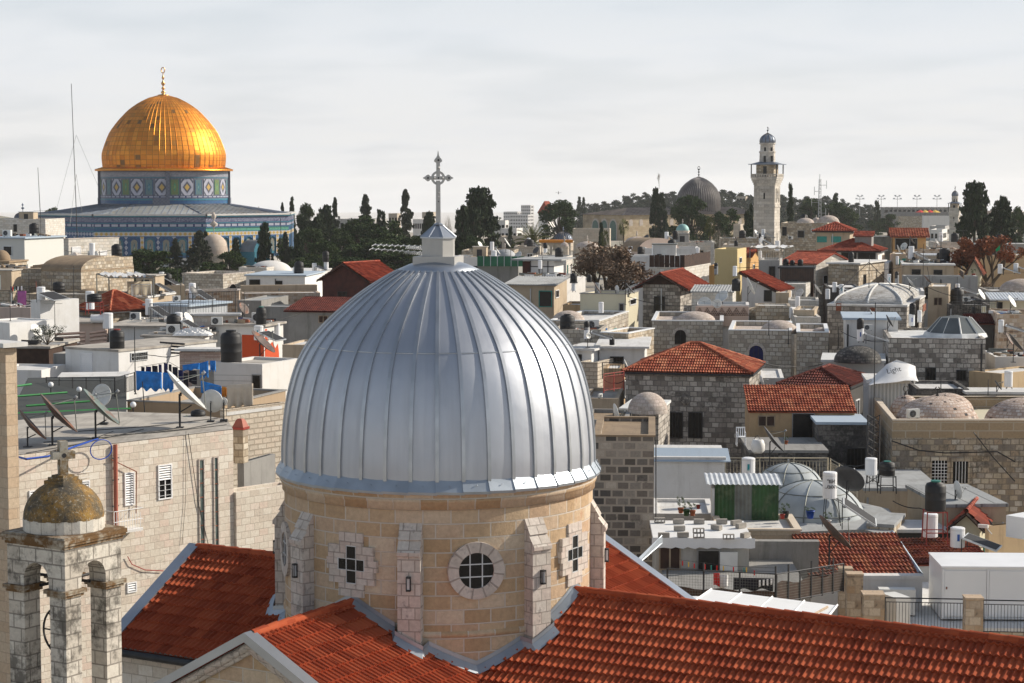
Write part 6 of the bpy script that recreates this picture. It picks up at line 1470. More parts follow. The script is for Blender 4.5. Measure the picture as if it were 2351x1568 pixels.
H('F12','grey concrete yard wall behind the black tank at left centre',545,600,662,690,d=168,a=-10,wall='pl_conc',par=.1,roof='rf_grey')
H('F12b','grey concrete wall right of the yard door',596,668,676,704,d=160,a=-8,wall='pl_conc',par=.1,roof='rf_grey',L2=3)
H('F7','long corrugated metal shed behind a tall black fence',340,430,522,704,d=150,a=-26,wall='corr',par=0,over=.3,roof='rf_blue')
ac('F7',318+20,690,18,'air conditioner standing on the metal shed roof',yaw=30)
H('F7s','low stone kerb wall carrying the black security fence',437,545,552,724,d=138,a=5,wall='st_cream',par=.05,L2=1,name='stone_wall',cat='wall')
railing(W(434,729,140),W(541,722,143),1.7,'tall black security fence on the stone kerb wall',step=.22,name='fence',extra=False)
railing(W(345,738,140),W(434,738,138),1.25,'lower black fence in front of the corrugated shed wall',step=.22,name='fence',extra=False)
H('F6','stone house with red hipped tile roof at left',180,253,345,715,d=150,a=-38,wall='st_tan',kind='hip',h=1.4,over=.35,tile='tile_old')
ac(140,311,735,24,'air conditioner below the eave of the red hipped roof',yaw=-10)
H('M1','white rendered stair wall house at left with smooth bright face',70,92,181,690,d=140,a=-40,wall='pl_bright',par=.1)
H('M1b','white wall house under the solar panels at the left edge',-60,22,124,741,d=128,a=-35,wall='pl_bright',par=.1)
H('M1c','dark roof terrace behind the solar panels with hanging laundry',-60,70,96,706,d=150,a=-8,wall='pl_pink',par=.1,L2=6)
H('M1d','stone house left behind the laundry terrace',-60,30,95,665,d=165,a=-6,wall='st_tan',par=.2,roof='rf_dirty')
H('M2p','pale pink walled shed under the black tank stand',158,240,300,742,d=146,a=8,wall='pl_pink',par=0,over=.25,roof='rf_dirty')
H('M2q','long cluttered flat roof strewn with boards left of centre',250,420,500,752,d=141,a=-4,wall='pl_bright',par=0,over=.3,roof='rf_dirty',L2=9)
H('M2r','low white shed roof covered by crumpled plastic sheets',330,462,510,775,d=133,a=-6,wall='pl_white',par=0,over=.2,roof='rf_dirty',L2=5)
H('M5','white hut with walls half painted bright orange',492,606,650,750,d=136,a=-16,wall='pl_white',par=0,over=.2,roof='rf_dirty')
b=HS['M5'];q0=b.hit(556,790,'L');q1=b.hit(605,790,'L');zt_=b.hit(580,769,'L').z;MB().box(q0.x,-.002,-.03,.01,zt_-3.5,zt_).build('orange_paint','pl_red',b.e)
q0=b.hit(608,790,'R');q1=b.hit(640,790,'R');mb=MB();zz=b.hit(620,752,'R').z;pts=[(q0.y,zz-4.5),(q1.y,zz-4.5),(q1.y,zz-1.9),(q1.y*.93,zz-1.2),(q1.y*.75,zz-1.5),(q1.y*.55,zz-1.0),(q0.y+.5,zz-1.3),(q0.y+.4,zz-.05),(q0.y,zz-.05)];mb.face([(.015,y,z_)for y,z_ in pts]);mb.build('orange_paint','pl_red',b.e)
H('M5b','thin slatted brick parapet wall left of the big black tank',412,506,512,806,d=119,a=-4,wall='brick_thin',par=.05,L2=1,name='brick_wall',cat='wall')
b=H('M3','white cube house with barred vent window behind the laundry',150,272,413,808,d=120,a=-32,wall='pl_bright',par=0,over=.06,roof='rf_dirty',L2=9);b.win(301,810,337,826,'grille');b.win(187,812,212,872,'shutter')
H('M3b','narrow grey wall left of the white cube house',122,152,162,812,d=123,a=-10,wall='pl_conc',par=.1,L2=5).win(128,868,145,898,'open')
H('M4','dark tarp covered shelter left of the white cube house',-20,112,122,800,d=127,a=-5,wall='fabric_brown',par=0,over=.15,roof='rf_dirty',L2=6)
H('M4b','white curved wall under the dark tarp shelter',-20,95,130,850,d=118,a=-8,wall='pl_white',par=.1,L2=4,name='white_wall',cat='wall')
for i,(u0,u1,v0,v1)in enumerate(((75,122,777,777),(122,196,768,764),(206,245,765,760))):
 p,q=W(u0,v0,134),W(u1,v1,134);e=E('slatted_fence',p,('left end','middle','right end')[i]+' section of the reddish slatted fence above the white cube house','fence','slatted fence sections')
 for k in range(6):MB().bar((0,0,-.25*k),(q.x-p.x,0,q.z-p.z-.25*k),.09,4).build('slat','brick_thin',e)
for k,(u,v)in enumerate(((367,783),)):
 p,q=W(367,786,124),W(424,790,124);e=E('slatted_fence',p,'black slatted fence left of the plastic covered shed','fence')
 for j in range(4):MB().bar((0,0,-.2*j),(q.x-p.x,0,q.z-p.z-.2*j),.06,4).build('slat','iron',e)
railing(W(107,908,104),W(264,912,97),.95,'black wrought iron railing in front of the white cube house, left run',step=.14)
railing(W(264,912,97),W(309,898,101),.95,'black wrought iron railing, short right run by the blue sheets',step=.14)
H('M3t','paved terrace behind the wrought iron railing',100,268,320,910,d=100,a=8,wall='pl_white',par=0,over=.1,roof='rf_white',L2=12)
b=H('M6','tall pale stucco house left of the silver dome',491,602,690,836,d=105,a=-25,wall='pl_white',par=.15,roof='rf_dirty');b.win(581,862,598,905,'open',face='L');b.win(638,952,651,976,'dark',face='R')
H('M6b','grey recess wall at the laundry terrace beside the stucco house',440,500,505,850,d=112,a=-10,wall='pl_conc',par=.1,L2=3)
H('M8','ochre parapet wall house carrying the laundry terrace',292,516,522,930,d=95,a=-18,wall='pl_ochre2',par=.5,roof='rf_grey',L2=7,cop='pl_conc')
b=H('M9','rough faced stone wall house with white coping behind the brick chimney',505,512,594,940,d=90,a=-38,wall='st_rough',par=.15,roof='rf_white',L2=4)
b=H('M7','terrace roofed by dark grey shade mesh at left',20,286,330,968,d=88,a=11,wall='pl_conc',par=0,over=.1,roof='pl_mesh',L2=20)
for i,(u0,v0,u1,v1)in enumerate(((36,887,72,882),(36,910,154,901),(60,932,222,920),(40,949,300,938))):
 p,q=W(u0,v0,93-i),W(u1,v1,95-i);mb=MB().bar((0,0,0),q-p,.05,4);o=mb.build('green_beam','green_paint',None,loc=p);tag(o,('farthest short','second','third','nearest long')[i]+' green painted beam over the dark mesh terrace','beam','green beams')
def poly_house(key,label,pts,z,wall,roof,par=.0,cat='house',name='house'):
 P=[Zp(u,v,z)for u,v in pts];o=P[0].copy();zb=-27;e=E(name,(o.x,o.y,zb),label,cat);L_=[(p.x-o.x,p.y-o.y)for p in P]
 MB().prism(L_,0,z-zb-.02,top=False,bot=False).build('wall',wall,e);n=len(L_);A=sum(L_[i][0]*L_[(i+1)%n][1]-L_[(i+1)%n][0]*L_[i][1]for i in range(n));Q=L_ if A>0 else L_[::-1]
 MB().face([(x,y,z-zb)for x,y in Q]).build('roof',roof,e)if False else None
 mb=MB();mb.face([(x,y,z-zb)for x,y in Q]);mb.build('roof',roof,e);return e,P
zr=W(30,1045,70).z
eL2,PL2=poly_house('L2','long cream stone house with dishes on its flat roof, lower left',[(-60,1056),(535,985),(520,962),(440,950),(240,944),(-60,975)],zr,'st_cream','rf_dirty')
A0,A1=PL2[0],PL2[1];DX=(A1-A0).normalized();NRM=Vector((DX.y,-DX.x,0))
if NRM.y>0:NRM=-NRM
def facade_frame(A0,DX,N,e):
 """local matrix: x along wall, y outwards, z up (world heights)"""
 M=Matrix((DX,N,Vector((0,0,1)))).transposed().to_4x4();M.translation=Vector((A0.x,A0.y,0))-e.location;return M
def fhit(A0,DX,N,u,v):
 a,k=ray(u,v);D=Vector((a,1,k));t=Vector((A0.x,A0.y,0)).dot(N)/Vector((a,1,0)).dot(N);P=D*t;return(P-A0).dot(DX),P.z
ML=facade_frame(A0,DX,NRM,eL2)
def fwin(u0,v0,u1,v1,kind,nm='window'):
 x0,_=fhit(A0,DX,NRM,u0,(v0+v1)/2);x1,_=fhit(A0,DX,NRM,u1,(v0+v1)/2);um=(u0+u1)/2;z1=fhit(A0,DX,NRM,um,v0)[1];z0=fhit(A0,DX,NRM,um,v1)[1]
 f=.05;mb=MB();mb.box(x0,x1,-.02,.05,z1-f,z1,ML).box(x0,x1,-.02,.05,z0,z0+f,ML).box(x0,x0+f,-.02,.05,z0+f,z1-f,ML).box(x1-f,x1,-.02,.05,z0+f,z1-f,ML)
 if kind=='half':mb.box((x0+x1)/2-.02,(x0+x1)/2+.02,-.01,.04,z0,z1-.55,ML)
 wn=mb.build(nm,'white' if kind!='slot' else 'st_trim',eL2);MB().box(x0+f,x1-f,-.02,.008,z0+f,z1-f,ML).build('pane','glass_dark' if kind!='slot' else 'slotglass',wn)
 g=MB();n=int((z1-z0)/.085)
 if kind in('louvre','half'):
  zl=z0 if kind=='louvre' else z1-.65
  q=z1-.08
  while q>zl+.06:
   a,b_,c_,d_=(x0+f,.01,q),(x1-f,.01,q),(x1-f,.05,q-.05),(x0+f,.05,q-.05);g.face([ML@Vector(p)for p in(a,d_,c_,b_)]);q-=.09
  if kind=='half':
   for q in(z0+.15,z0+.35,z0+.55,z0+.75):g.box(x0,x1,.06,.075,q,q+.012,ML)
  g.build('slat','white',wn)
 if kind=='slot':
  q=z0+.5
  while q<z1:g.box(x0+f,x1-f,.008,.03,q-.02,q+.02,ML);q+=.55
  g.build('glazing_bar','rust',wn)
 return wn
fwin(285,1084,308,1160,'louvre');fwin(362,1066,394,1146,'half');fwin(291,1336,313,1360,'louvre');fwin(66,1125,92,1150,'louvre');fwin(183,1103,205,1130,'half')
fwin(456,1053,470,1300,'slot');fwin(490,1048,502,1300,'slot')
def fpath(pts,off,r,mat,nm,n=5):
 mb=MB();Q=[ML@Vector((fhit(A0,DX,NRM,u,v)[0],off,fhit(A0,DX,NRM,u,v)[1]))for u,v in pts];mb.path(Q,r,n);return mb.build(nm,mat,eL2)
fpath([(260,1020),(262,1210)],.12,.085,'pipe_red','drain_pipe',10)
for v in(1050,1100,1160):fpath([(254,v+2),(268,v)],.12,.03,'galv','pipe_bracket')
fpath([(250,1054),(308,1082),(307,1178)],.14,.02,'rust','bracket_bar');fpath([(430,995),(452,1150),(480,1266)],.06,.014,'iron','cable')
fpath([(30,1046),(28,1100),(26,1230)],.05,.01,'iron','cable');fpath([(425,990),(424,1150),(416,1250)],.05,.008,'iron','cable');fpath([(290,1277),(300,1295),(330,1308),(372,1310)],.08,.018,'redpaint','cable')
bal=MB()
for u in range(243,309,6):
 x,z1=fhit(A0,DX,NRM,u,1172);bal.bar(ML@Vector((x,.5,z1)),ML@Vector((x,.5,z1-.75)),.012,4)
x0,zz=fhit(A0,DX,NRM,243,1172);x1,_=fhit(A0,DX,NRM,308,1172)
for q in(0,-.4,-.75):bal.bar(ML@Vector((x0,.5,zz+q)),ML@Vector((x1,.5,zz+q)),.015,4)
for x in(x0,x1):bal.bar(ML@Vector((x,.0,zz)),ML@Vector((x,.5,zz)),.015,4)
bal.build('balcony_rail','white',eL2);MB().box(x0,x1,.0,.52,zz-.85,zz-.76,ML).build('balcony_floor','pl_white',eL2)
H('L1','projecting cream stone corner pier at the left edge',-80,12,36,797,d=62,a=-40,wall='st_pier',par=.05,L2=.42,zb=-27)
b=H('L3','lower cream stone wall house between long house and silver dome',505,542,680,1131,d=77.5,a=-42,wall='st_cream',par=.25,roof='rf_dirty')
H('L3b','small raised roof with curved parapet left of the silver dome',545,560,660,1062,d=86,a=-20,wall='pl_conc',par=.25,roof='rf_dirty',L2=3)
P=W(553,1050,83);e=E('chimney',(P.x,P.y,W(553,1062,83).z),'weathered square chimney with red clay cap on the long house','chimney',rz=radians(-20));hh=W(553,985,83).z-e.location.z
MB().box(-.23,.23,-.23,.23,0,hh).build('shaft','st_tan',e);MB().box(-.28,.28,-.28,.28,hh,hh+.10).build('cap_slab','redpaint',e);mb=MB()
mb.lathe([(.36,hh+.10),(.22,hh+.36),(.14,hh+.44)],4,a0=pi/4,a1=pi/4+2*pi,smooth=False);mb.build('cap','pipe_red',e)
H('L4','blank concrete wall house right of the orange painted hut',648,700,735,792,d=122,a=-12,wall='pl_tan',par=.1,L2=4)
#  RIGHT SIDE, BACK TO FRONT
def arcade(label,u0,u1,vt,vs,vb,d,n,wall='st_far'):
 A=W(u0,vb,d);B=W(u1,vb,d);e=E('arcade',A,label,'arcade');Lx=B.x-A.x;p=Lx/n;z1=W(u0,vt,d).z-A.z;zs=W(u0,vs,d).z-A.z;mb=MB()
 for i in range(n):arch_wall(mb,p*i,p*(i+1),0,z1,p*(i+.5),p*.40,zs,0,1.2,pointed=.15)
 mb.build('arch_wall',wall,e);MB().box(-.3,Lx+.3,-.3,1.5,z1+.01,z1+.35).build('coping','fabric_orange' if 'orange' in label else 'st_trim',e);return e
arcade('stone arcade of pointed arches with an orange topped edge below the palm',1243,1310,557,571,590,262,3)
def cupola(label,uc,vt,vb,hw,d,mat,wallv,drum='st_far',k=1.0,n=8,rib=False,fin=.8):
 P=W(uc,wallv,d);e=E('domed_pavilion',P,label,'dome');r=hw*d/F_;z1=W(uc,vb,d).z-P.z;zt=W(uc,vt,d).z-P.z
 MB().lathe([(r*1.02,0),(r*1.02,z1-.25),(r*1.1,z1-.2),(r*1.1,z1)],n,smooth=False,cap=False).build('drum',drum,e)
 pf=[(r*cos(radians(t)),z1+(zt-z1)*sin(radians(t))**k)for t in range(0,88,8)]+[(.02,zt)];o=MB().lathe(pf,32,cap=False).build('dome',mat,e)
 if rib:
  rb=MB()
  for i in range(24):th=2*pi*i/24;rb.path([(q*1.01*cos(th),q*1.01*sin(th),zz)for q,zz in pf if q>.1],.05,4)
  rb.build('dome_rib','lead_dark',o)
 MB().lathe([(.06,0),(.06,fin*.3),(.2*fin,fin*.45),(.05,fin*.6),(.12*fin,fin*.8),(.02,fin)],8,z0=zt-.05,cap=False).build('finial','st_trim' if mat!='lead' else 'lead',o);return e
cupola('small blue grey ribbed lead dome right of the big palm',1293,532,553,23,300,'lead',575,rib=True)
cupola('small pale turquoise dome on a white drum in front of the big dark pine',1567,514,529,15,300,'teal_dome',560,'st_white',rib=False)
cupola('pink stone onion dome on a drum in front of the blue shrine',492,537,583,33,318,'st_dome2',610,'st_far',k=.85,fin=3.6)
cupola('small pinkish conical dome peeping low between trees before the shrine',478,610,632,30,300,'st_dome2',640,fin=.5)
cupola('tiny dark ribbed dome at far left skyline',53,487,500,19,420,'lead',520,rib=True,fin=2)
cupola('grey metal dome left of the green fence terrace',1159,572,588,25,230,'domegrey',600)
cupola('whitewashed masonry dome left of the turquoise dome',1462,543,556,27,265,'st_dome',575)
cupola('striped masonry dome in front of the small ribbed dome',1348,554,568,27,250,'st_dome',585);cupola('small slender stone pinnacle dome left of the striped dome',1296,556,566,10,246,'st_dome',590)
H('Tg','long pale battlemented facade in front of the mosque',1315,1400,1450,525,d=420,a=-5,wall='st_far',par=.3,L2=6)
for i in range(22):u=1318+i*3.8;P=W(u,525,419.5);
H('Tw1','pale stone house right of the leafless tree top',1400,1500,1520,570,d=255,a=-8,wall='st_tan',par=.2,L2=7);H('Tw2','low stone house with rounded vault behind the leafless tree',1425,1462,1485,562,d=250,a=-8,wall='st_tan',par=.1,L2=7)
vault('Tv','pale plastered barrel vault house behind the leafless tree',1425,1465,1500,578,1.5,240,-60,'pl_pink','rf_brown',6)
H('Tw3','long low pale stone wall house left of the tall minaret',1500,1640,1700,556,d=262,a=-4,wall='st_white',par=.2,L2=7);H('Tw3b','white rooftop wall house below the turquoise dome',1480,1600,1640,570,d=238,a=-6,wall='pl_white',par=.3,L2=8)
H('Tw4','stone house at the foot of the tall minaret',1655,1770,1800,547,d=280,a=-4,wall='st_tan',par=.2,L2=7);H('Tw5','sunlit pale facade left of the tall minaret behind cypresses',1684,1700,1712,514,d=400,a=-25,wall='st_far',par=.2)
H('Tw6','pale stone terrace wall under the tall minaret',1660,1760,1812,562,d=240,a=-8,wall='st_far',par=.3,L2=7)
H('Tq','stone row house left behind the green fence terrace',1060,1180,1245,575,d=262,a=-5,wall='st_tan',par=.3,L2=7);H('Tq2','pale house behind the silver dome left of the green fence',1040,1130,1150,590,d=240,a=-5,wall='pl_white',par=.3,L2=7)
H('Tq3','low stone house between palm and small ribbed dome',1180,1240,1262,566,d=285,a=-5,wall='st_far',par=.3,L2=7);H('Tq4','grey roofed house in front of the stone arcade',1215,1300,1330,590,d=236,a=-8,wall='st_white',par=.2,L2=7)
b=H('R14','old stone hall with three pale domes right of the tall minaret',1793,1900,1945,512,d=275,a=-12,wall='st_tan',par=.2,roof='rf_white',L2=10);b.win(1832,530,1846,545,'open');b.win(1797,522,1805,540,'dark')
cupola('left pale stone dome on the old hall right of the tall minaret',1849,500,512,20,280,'st_dome',516,'st_white',fin=.4);cupola('middle small pale dome between two larger ones',1874,499,509,10,284,'st_dome',516,'st_white',fin=.4);cupola('right largest pale stone dome on the old hall',1902,494,509,24,281,'st_dome',516,'st_white',fin=.4)
for u,v,w_ in((1868,526,12),(1815,542,11)):ac(262,u,v+8,w_,'wall air conditioner unit on the old stone hall, '+('upper right' if u>1850 else 'lower left'))
P=W(1881,505,380);e=E('radio_mast',(P.x,P.y,P.z-4),'red and white lattice radio mast with antennas right of the tall minaret','radio mast');hh=W(1886,400,380).z-e.location.z;mb=MB();h_=hh*.93
for a in range(3):mb.bar((.45*cos(a*2.1),.45*sin(a*2.1),0),(.22*cos(a*2.1),.22*sin(a*2.1),h_),.05,4)
for i in range(16):
 z0,z1=h_*i/16,h_*(i+1)/16
 for a in range(3):k0,k1=.45-.23*i/16,.45-.23*(i+1)/16;mb.bar((k0*cos(a*2.1),k0*sin(a*2.1),z0),(k1*cos((a+1)*2.1),k1*sin((a+1)*2.1),z1),.03,3)
mb.build('lattice','grey',e);MB().bar((0,0,h_),(0,0,hh),.05,4).build('top_aerial','grey',e)
for zz,dx in((.9,1.3),(.8,-1.0),(.62,-1.5),(.45,1.2),(.3,-.9)):MB().bar((0,0,h_*zz),(dx,0,h_*zz),.04,4).bar((dx,0,h_*zz-.7),(dx,0,h_*zz+.9),.05,4).build('antenna','grey',e)
b=H('R12','tan two storey house with dark red hipped roof and teal shutters',1873,1951,1967,531,d=240,a=-14,wall='pl_tan',kind='hip',h=1.0,over=.4,tile='tile_red',L2=6);b.win(1877,544,1897,555,'green');b.win(1910,544,1930,555,'green')
b=H('R13','tan house with red gabled roof and dark glazed front, right',2052,2126,2140,543,d=240,a=-8,wall='pl_orange',kind='gableX',h=.8,over=.45,tile='tile_old',L2=6);b.win(2056,548,2105,572,'open',face='L')
H('R13b','grey corrugated lean-to left of the dark glazed house',2000,2046,2052,543,d=244,a=-8,wall='galv',par=.1,L2=5);H('R13c','pale wall house at the foot of the small minaret',2145,2230,2260,556,d=250,a=-5,wall='st_white',par=.2,L2=6)
H('R13d','long grey fenced building behind the rust coloured tree',2240,2400,2420,560,d=262,a=-3,wall='pl_conc',par=.1,L2=6);H('R13e','brownish flat building at the right edge below the cypresses',2200,2400,2420,586,d=232,a=-3,wall='pl_ochre',par=.1,L2=6)
H('R13f','rough stone terrace house in front of the small minaret base',2080,2200,2250,572,d=238,a=-8,wall='st_rubble',par=.2,L2=6)
b=H('R11','white two storey house with broad red hipped roof and dormer',1884,2016,2054,577,d=215,a=-16,wall='pl_bright',kind='hip',h=1.2,over=.3,tile='tile_red',L2=7)
b.win(1901,585,1914,603,'dark');b.win(1932,580,1966,600,'open',face='L');b.win(1970,580,2010,600,'open',face='L');b.win(2025,586,2030,598,'wood');b.win(2043,583,2048,600,'wood')
P=W(1983,562,218);e=E('roof_dormer',P,'grey walled dormer with small red roof on the broad red hipped roof','dormer',rz=radians(-16));MB().box(-.9,.9,-.6,1.6,-.5,1.0).build('wall','pl_conc',e);tiles([(-1.1,-.8,.95),(1.1,-.8,.95),(1.1,.9,1.45),(-1.1,.9,1.45)],'tile_red',e)
H('R9b','stone terrace house behind the white and black railing',1720,1800,1824,577,d=222,a=-8,wall='st_tan',par=.3,L2=6)
H('R10','small orange house with little red roof right of the yellow house',1702,1722,1731,589,d=205,a=-20,wall='pl_orange',kind='gableX',h=.7,over=.3,tile='tile_red',L2=4)
pergola('white roofed pergola terrace right of the yellow house',[W(1722,570,200),W(1800,570,200),W(1822,566,206),W(1740,566,206)],W(1780,568,203).z,W(1780,590,203).z,6,((0,1,'tarp_white'),))
H('Rg','grey concrete wall house topped by a green corrugated fence',1095,1190,1196,611,d=190,a=-8,wall='pl_conc',par=.1,L2=6)
P=W(1095,611,190);e=E('green_fence',P,'green corrugated sheet fence right of the silver dome top','fence',rz=radians(-8));zz=W(1095,588,190).z-P.z;Lx=(1207-1095)/F_*188
for i in range(7):MB().box(Lx*i/7+.03,Lx*(i+1)/7-.03,0,.05,0,zz).build('panel','green_fence',e);MB().box(Lx*(i+1)/7-.03,Lx*(i+1)/7+.03,-.03,.06,0,zz).build('post','galv_light',e)
b=H('R2','rooftop shack of white panels with thin flat canopy',1200,1272,1310,598,d=182,a=-14,wall='tarp_white',par=0,over=.9,roof='rf_grey',L2=4);
for u in(1218,1238,1258):q=b.hit(u,620,'L').x;MB().box(q-.04,q+.04,-.04,0,b.H-3,b.H-.05).build('frame_bar','iron',b.e)
for v in(612,630):q=b.hit(1240,v,'L').z;MB().box(-b.L1*.75,0,-.05,0,q-.04,q+.04).build('frame_bar','iron',b.e)
MB().box(-b.L1,-b.L1*.76,-.06,-.01,b.H-3,b.H-.1).build('boarding','wood_red',b.e)
H('R2b','grey plaster block right of the white panelled shack',1190,1300,1322,634,d=176,a=-8,wall='pl_conc',par=.1,L2=5)
b=H('R3','tan house with rusty lean-to roof and green grille window',1165,1272,1298,655,d=165,a=-14,wall='pl_tan',kind='shed',h=.4,over=.3,tile='rf_grey',L2=5);b.win(1239,669,1266,703,'green',face='L',pane='glass_dark');b.win(1275,667,1282,682,'white',face='R')
H('R3b','white plaster tower wall left of the leafless tree',1275,1292,1310,640,d=170,a=-25,wall='pl_white',par=.1,L2=5)
b=H('R4','cream rendered cube house right of the silver dome',1332,1437,1466,676,d=152,a=-16,wall='pl_cream',par=.25,roof='rf_grey',cop='pl_conc');b.win(1446,687,1459,698,'white',face='R');b.win(1423,698,1431,723,'open',face='L')
H('R4b','low ochre yard house left of the cream cube',1292,1345,1352,700,d=158,a=-8,wall='pl_ochre',par=.2,L2=5)
b=H('R8','stone house with a terrace screened by dark wooden fencing',1490,1572,1632,614,d=192,a=-18,wall='st_white',par=.1,roof='rf_dirty');
for face,L_ in(('L',b.L1),('R',b.L2)):
 n=int(L_/.5);mbb=MB()
 for i in range(n):
  if face=='L':mbb.box(-L_*(i+1)/n+.03,-L_*i/n-.03,.06,.12,b.H,b.H+1.15+random.uniform(-.05,.08))
  else:mbb.box(-.12,-.06,L_*i/n+.03,L_*(i+1)/n-.03,b.H,b.H+1.15+random.uniform(-.05,.08))
 mbb.build('wooden_screen','wood_dark',b.e)
H('R8b','long white flat roof house behind the dark fenced terrace',1430,1590,1640,590,d=212,a=-6,wall='pl_white',par=.3,L2=8)
b=H('R9','plain yellow rendered block house',1641,1693,1706,572,d=182,a=-16,wall='pl_yellow',par=.15,roof='rf_grey',L2=5);b.win(1697,592,1702,602,'white',face='R')
H('R9c','orange stone annex left of the yellow block house',1628,1650,1662,610,d=186,a=-14,wall='pl_orange',par=.2,L2=4)
b=H('R15','grey house with dark balcony and barred terrace',1742,1790,1800,589+8,d=178,a=-10,wall='pl_grey',par=.2,L2=6);b.win(1767,613,1778,635,'dark')
railing(W(1745,597,177),W(1790,597,177),1.0,'pale balustrade railing on the grey house roof',step=.2,mat='fabric_beige')
b=H('R15b','stone gabled house with red roof and arched white window',1795,1873,1906,606,d=184,a=-38,wall='st_white',kind='gableX',h=.9,over=.25,tile='tile_red',L2=6.5);b.win(1890,633,1899,650,'white',face='R')
H('R15c','dark timber balcony house under the red gabled roof',1790,1868,1880,617,d=172,a=-10,wall='wood_dark',par=0,over=.15,roof='black',L2=3)
railing(W(1792,650,170),W(1868,650,170),1.5,'dark railing along the timber balcony',step=.14)
b=H('R15d','pale stone lower storey under the timber balcony',1790,1850,1872,652,d=168,a=-14,wall='st_white',par=.1,L2=4);b.win(1830,670,1842,678,'dark');b.win(1862,667,1867,674,'dark')
b=H('R16','old stone house with white flat roof and black tank',1902,1972,2031,607,d=182,a=-26,wall='st_tan',par=0,over=.2,roof='rf_white');
H('R16b','tall white narrow house end right of the old stone house',2030,2040,2053,603,d=196,a=-14,wall='pl_bright',par=.1,L2=6)
b=H('R17','peeling ochre house with turquoise shutters',2051,2080,2092,583,d=196,a=-10,wall='pl_tan',par=.1,L2=6);b.win(2058,596,2065,606,'green');b.win(2073,595,2080,605,'green')
b=H('R18','long tan flat roofed house with two curtained windows',2074,2190,2223,610,d=184,a=-10,wall='pl_tan',par=0,over=.15,roof='rf_white',L2=8);b.win(2095,620,2112,633,'dark');b.win(2145,621,2162,634,'dark');b.win(2205,623,2212,635,'wood')
H('R18b','grey yard wall in front of the long tan house',2076,2245,2255,634,d=174,a=-6,wall='pl_grey',par=.1,L2=2,name='yard_wall',cat='wall')
H('R18c','white lean-to with dark doors on the roof behind the long tan house',2115,2180,2200,588,d=200,a=-8,wall='pl_grey',par=0,over=.3,roof='corr',L2=4)
H('R19','small cream house with little red roof under the rust coloured tree',2222,2250,2258,620,d=184,a=-16,wall='pl_cream',kind='gableY',h=1.0,over=.3,tile='tile_old',L2=5)
b=H('R7','white gabled house with long red single pitch roof sloping right',1703,1783,1820,668,d=160,a=-22,wall='pl_white',kind='shedX',h=1.35,over=.2,tile='tile_red',L2=5);b.win(1756,668,1770,690,'dark')
H('R7b','tan wall house end under the long red single pitch roof',1781,1812,1822,672,d=158,a=-10,wall='pl_tan',par=.1,L2=4)
b=H('R5','old stone house with dark timber gable and red roof',1476,1562,1590,654,d=158,a=-16,wall='st_old',kind='gableY',h=.85,over=.75,tile='tile_red',L2=8,wall2='wood_dark')
b=H('R6','white block walled house with sloping dark edged roof',1588,1682,1700,672,d=152,a=-10,wall='st_white',kind='shed',h=.3,over=.1,tile='rf_grey',L2=4);b.win(1602,695,1629,708,'dark',face='L')
H('R6b','whitewashed yard wall cluttered with dishes',1600,1720,1740,700,d=146,a=-6,wall='pl_white',par=.2,L2=4,name='yard_wall',cat='wall')
H('R6c','stone retaining wall with wire fence right of the whitewashed yard',1735,1815,1825,702,d=146,a=-6,wall='st_tan',par=.1,L2=3,name='stone_wall',cat='wall')
b=H('R20','square stone hall under a broad cross ribbed whitewashed dome',1900,2082,2131,705,d=146,a=-17,wall='st_old',par=0,over=.05,roof='rf_white');
for w_ in((1921,696+2,1930,712),(1999,708,2007,718)):b.win(*w_,'red')
for w_ in((2092,708,2100,718),(2118,700,2125,712)):b.win(*w_,'red',face='R')
def cloister(b,uc,vt,vb,mat='crossdome'):
 P=Zp(uc,vb,b.roofz);q=b.loc(P);h=(vb-vt)*P.y/F_;sx,sy=b.L1/2*.86,b.L2/2*.92;cx,cy=-b.L1/2,b.L2/2;z0=b.roofz-b.zb;mb=MB();N=10
 h=(703-655)/F_*(b.C.y+b.L2/2)*.72
 def sec(t):a=t*pi/2;return cos(a)**1.1,sin(a)
 for k in range(4):
  Q=[(1,-1),(1,1),(-1,1),(-1,-1)];a,c=Q[k],Q[(k+1)%4]
  for i in range(N):
   r0,h0=sec(i/N);r1,h1=sec((i+1)/N);p=lambda s_,r,hh:Vector((cx+s_[0]*sx*r,cy+s_[1]*sy*r,z0+h*hh))
   f=[p(a,r0,h0),p(c,r0,h0),p(c,r1,h1),p(a,r1,h1)]
   mb.face(f if i<N-1 else f[:3],[(0,i*.6),(6*r0,i*.6),(6*r1,i*.6+.6),(0,i*.6+.6)][:4 if i<N-1 else 3],smooth=False)
 o=mb.build('dome',mat,b.e);rb=MB()
 for s_ in((1,-1),(1,1),(-1,1),(-1,-1),(0,-1),(1,0),(0,1),(-1,0)):
  pts=[Vector((cx+s_[0]*sx*sec(i/N)[0],cy+s_[1]*sy*sec(i/N)[0],z0+h*sec(i/N)[1]+.03))for i in range(N+1)];rb.path(pts,.07,5)
 rb.build('dome_rib','hexwhite',o)
cloister(b,1995,655,700)
b=H('R21','ochre tower house with barred window right of the cross ribbed dome',2131,2178,2184,658,d=150,a=-14,wall='pl_tan',par=.1,L2=5);b.win(2145,684,2162,700,'wood',face='L')
H('R21b','white window row house behind the cross ribbed dome',2080,2122,2136,668,d=164,a=-10,wall='pl_white',par=.1,L2=5).win(2090,680,2118,692,'white')
H('R20b','yellow awning house with dark opening left of the cross ribbed dome',1900,1975,1990,660,d=166,a=-6,wall='pl_dark',par=.1,L2=6)
H('R20c','pale stone house between the single pitch roof and the dome hall',1810,1880,1900,690,d=154,a=-8,wall='st_white',par=.2,L2=5);H('R20d','tan plaster house below the arched window gable',1822,1870,1898,712,d=144,a=-12,wall='pl_tan',par=.2,L2=5)
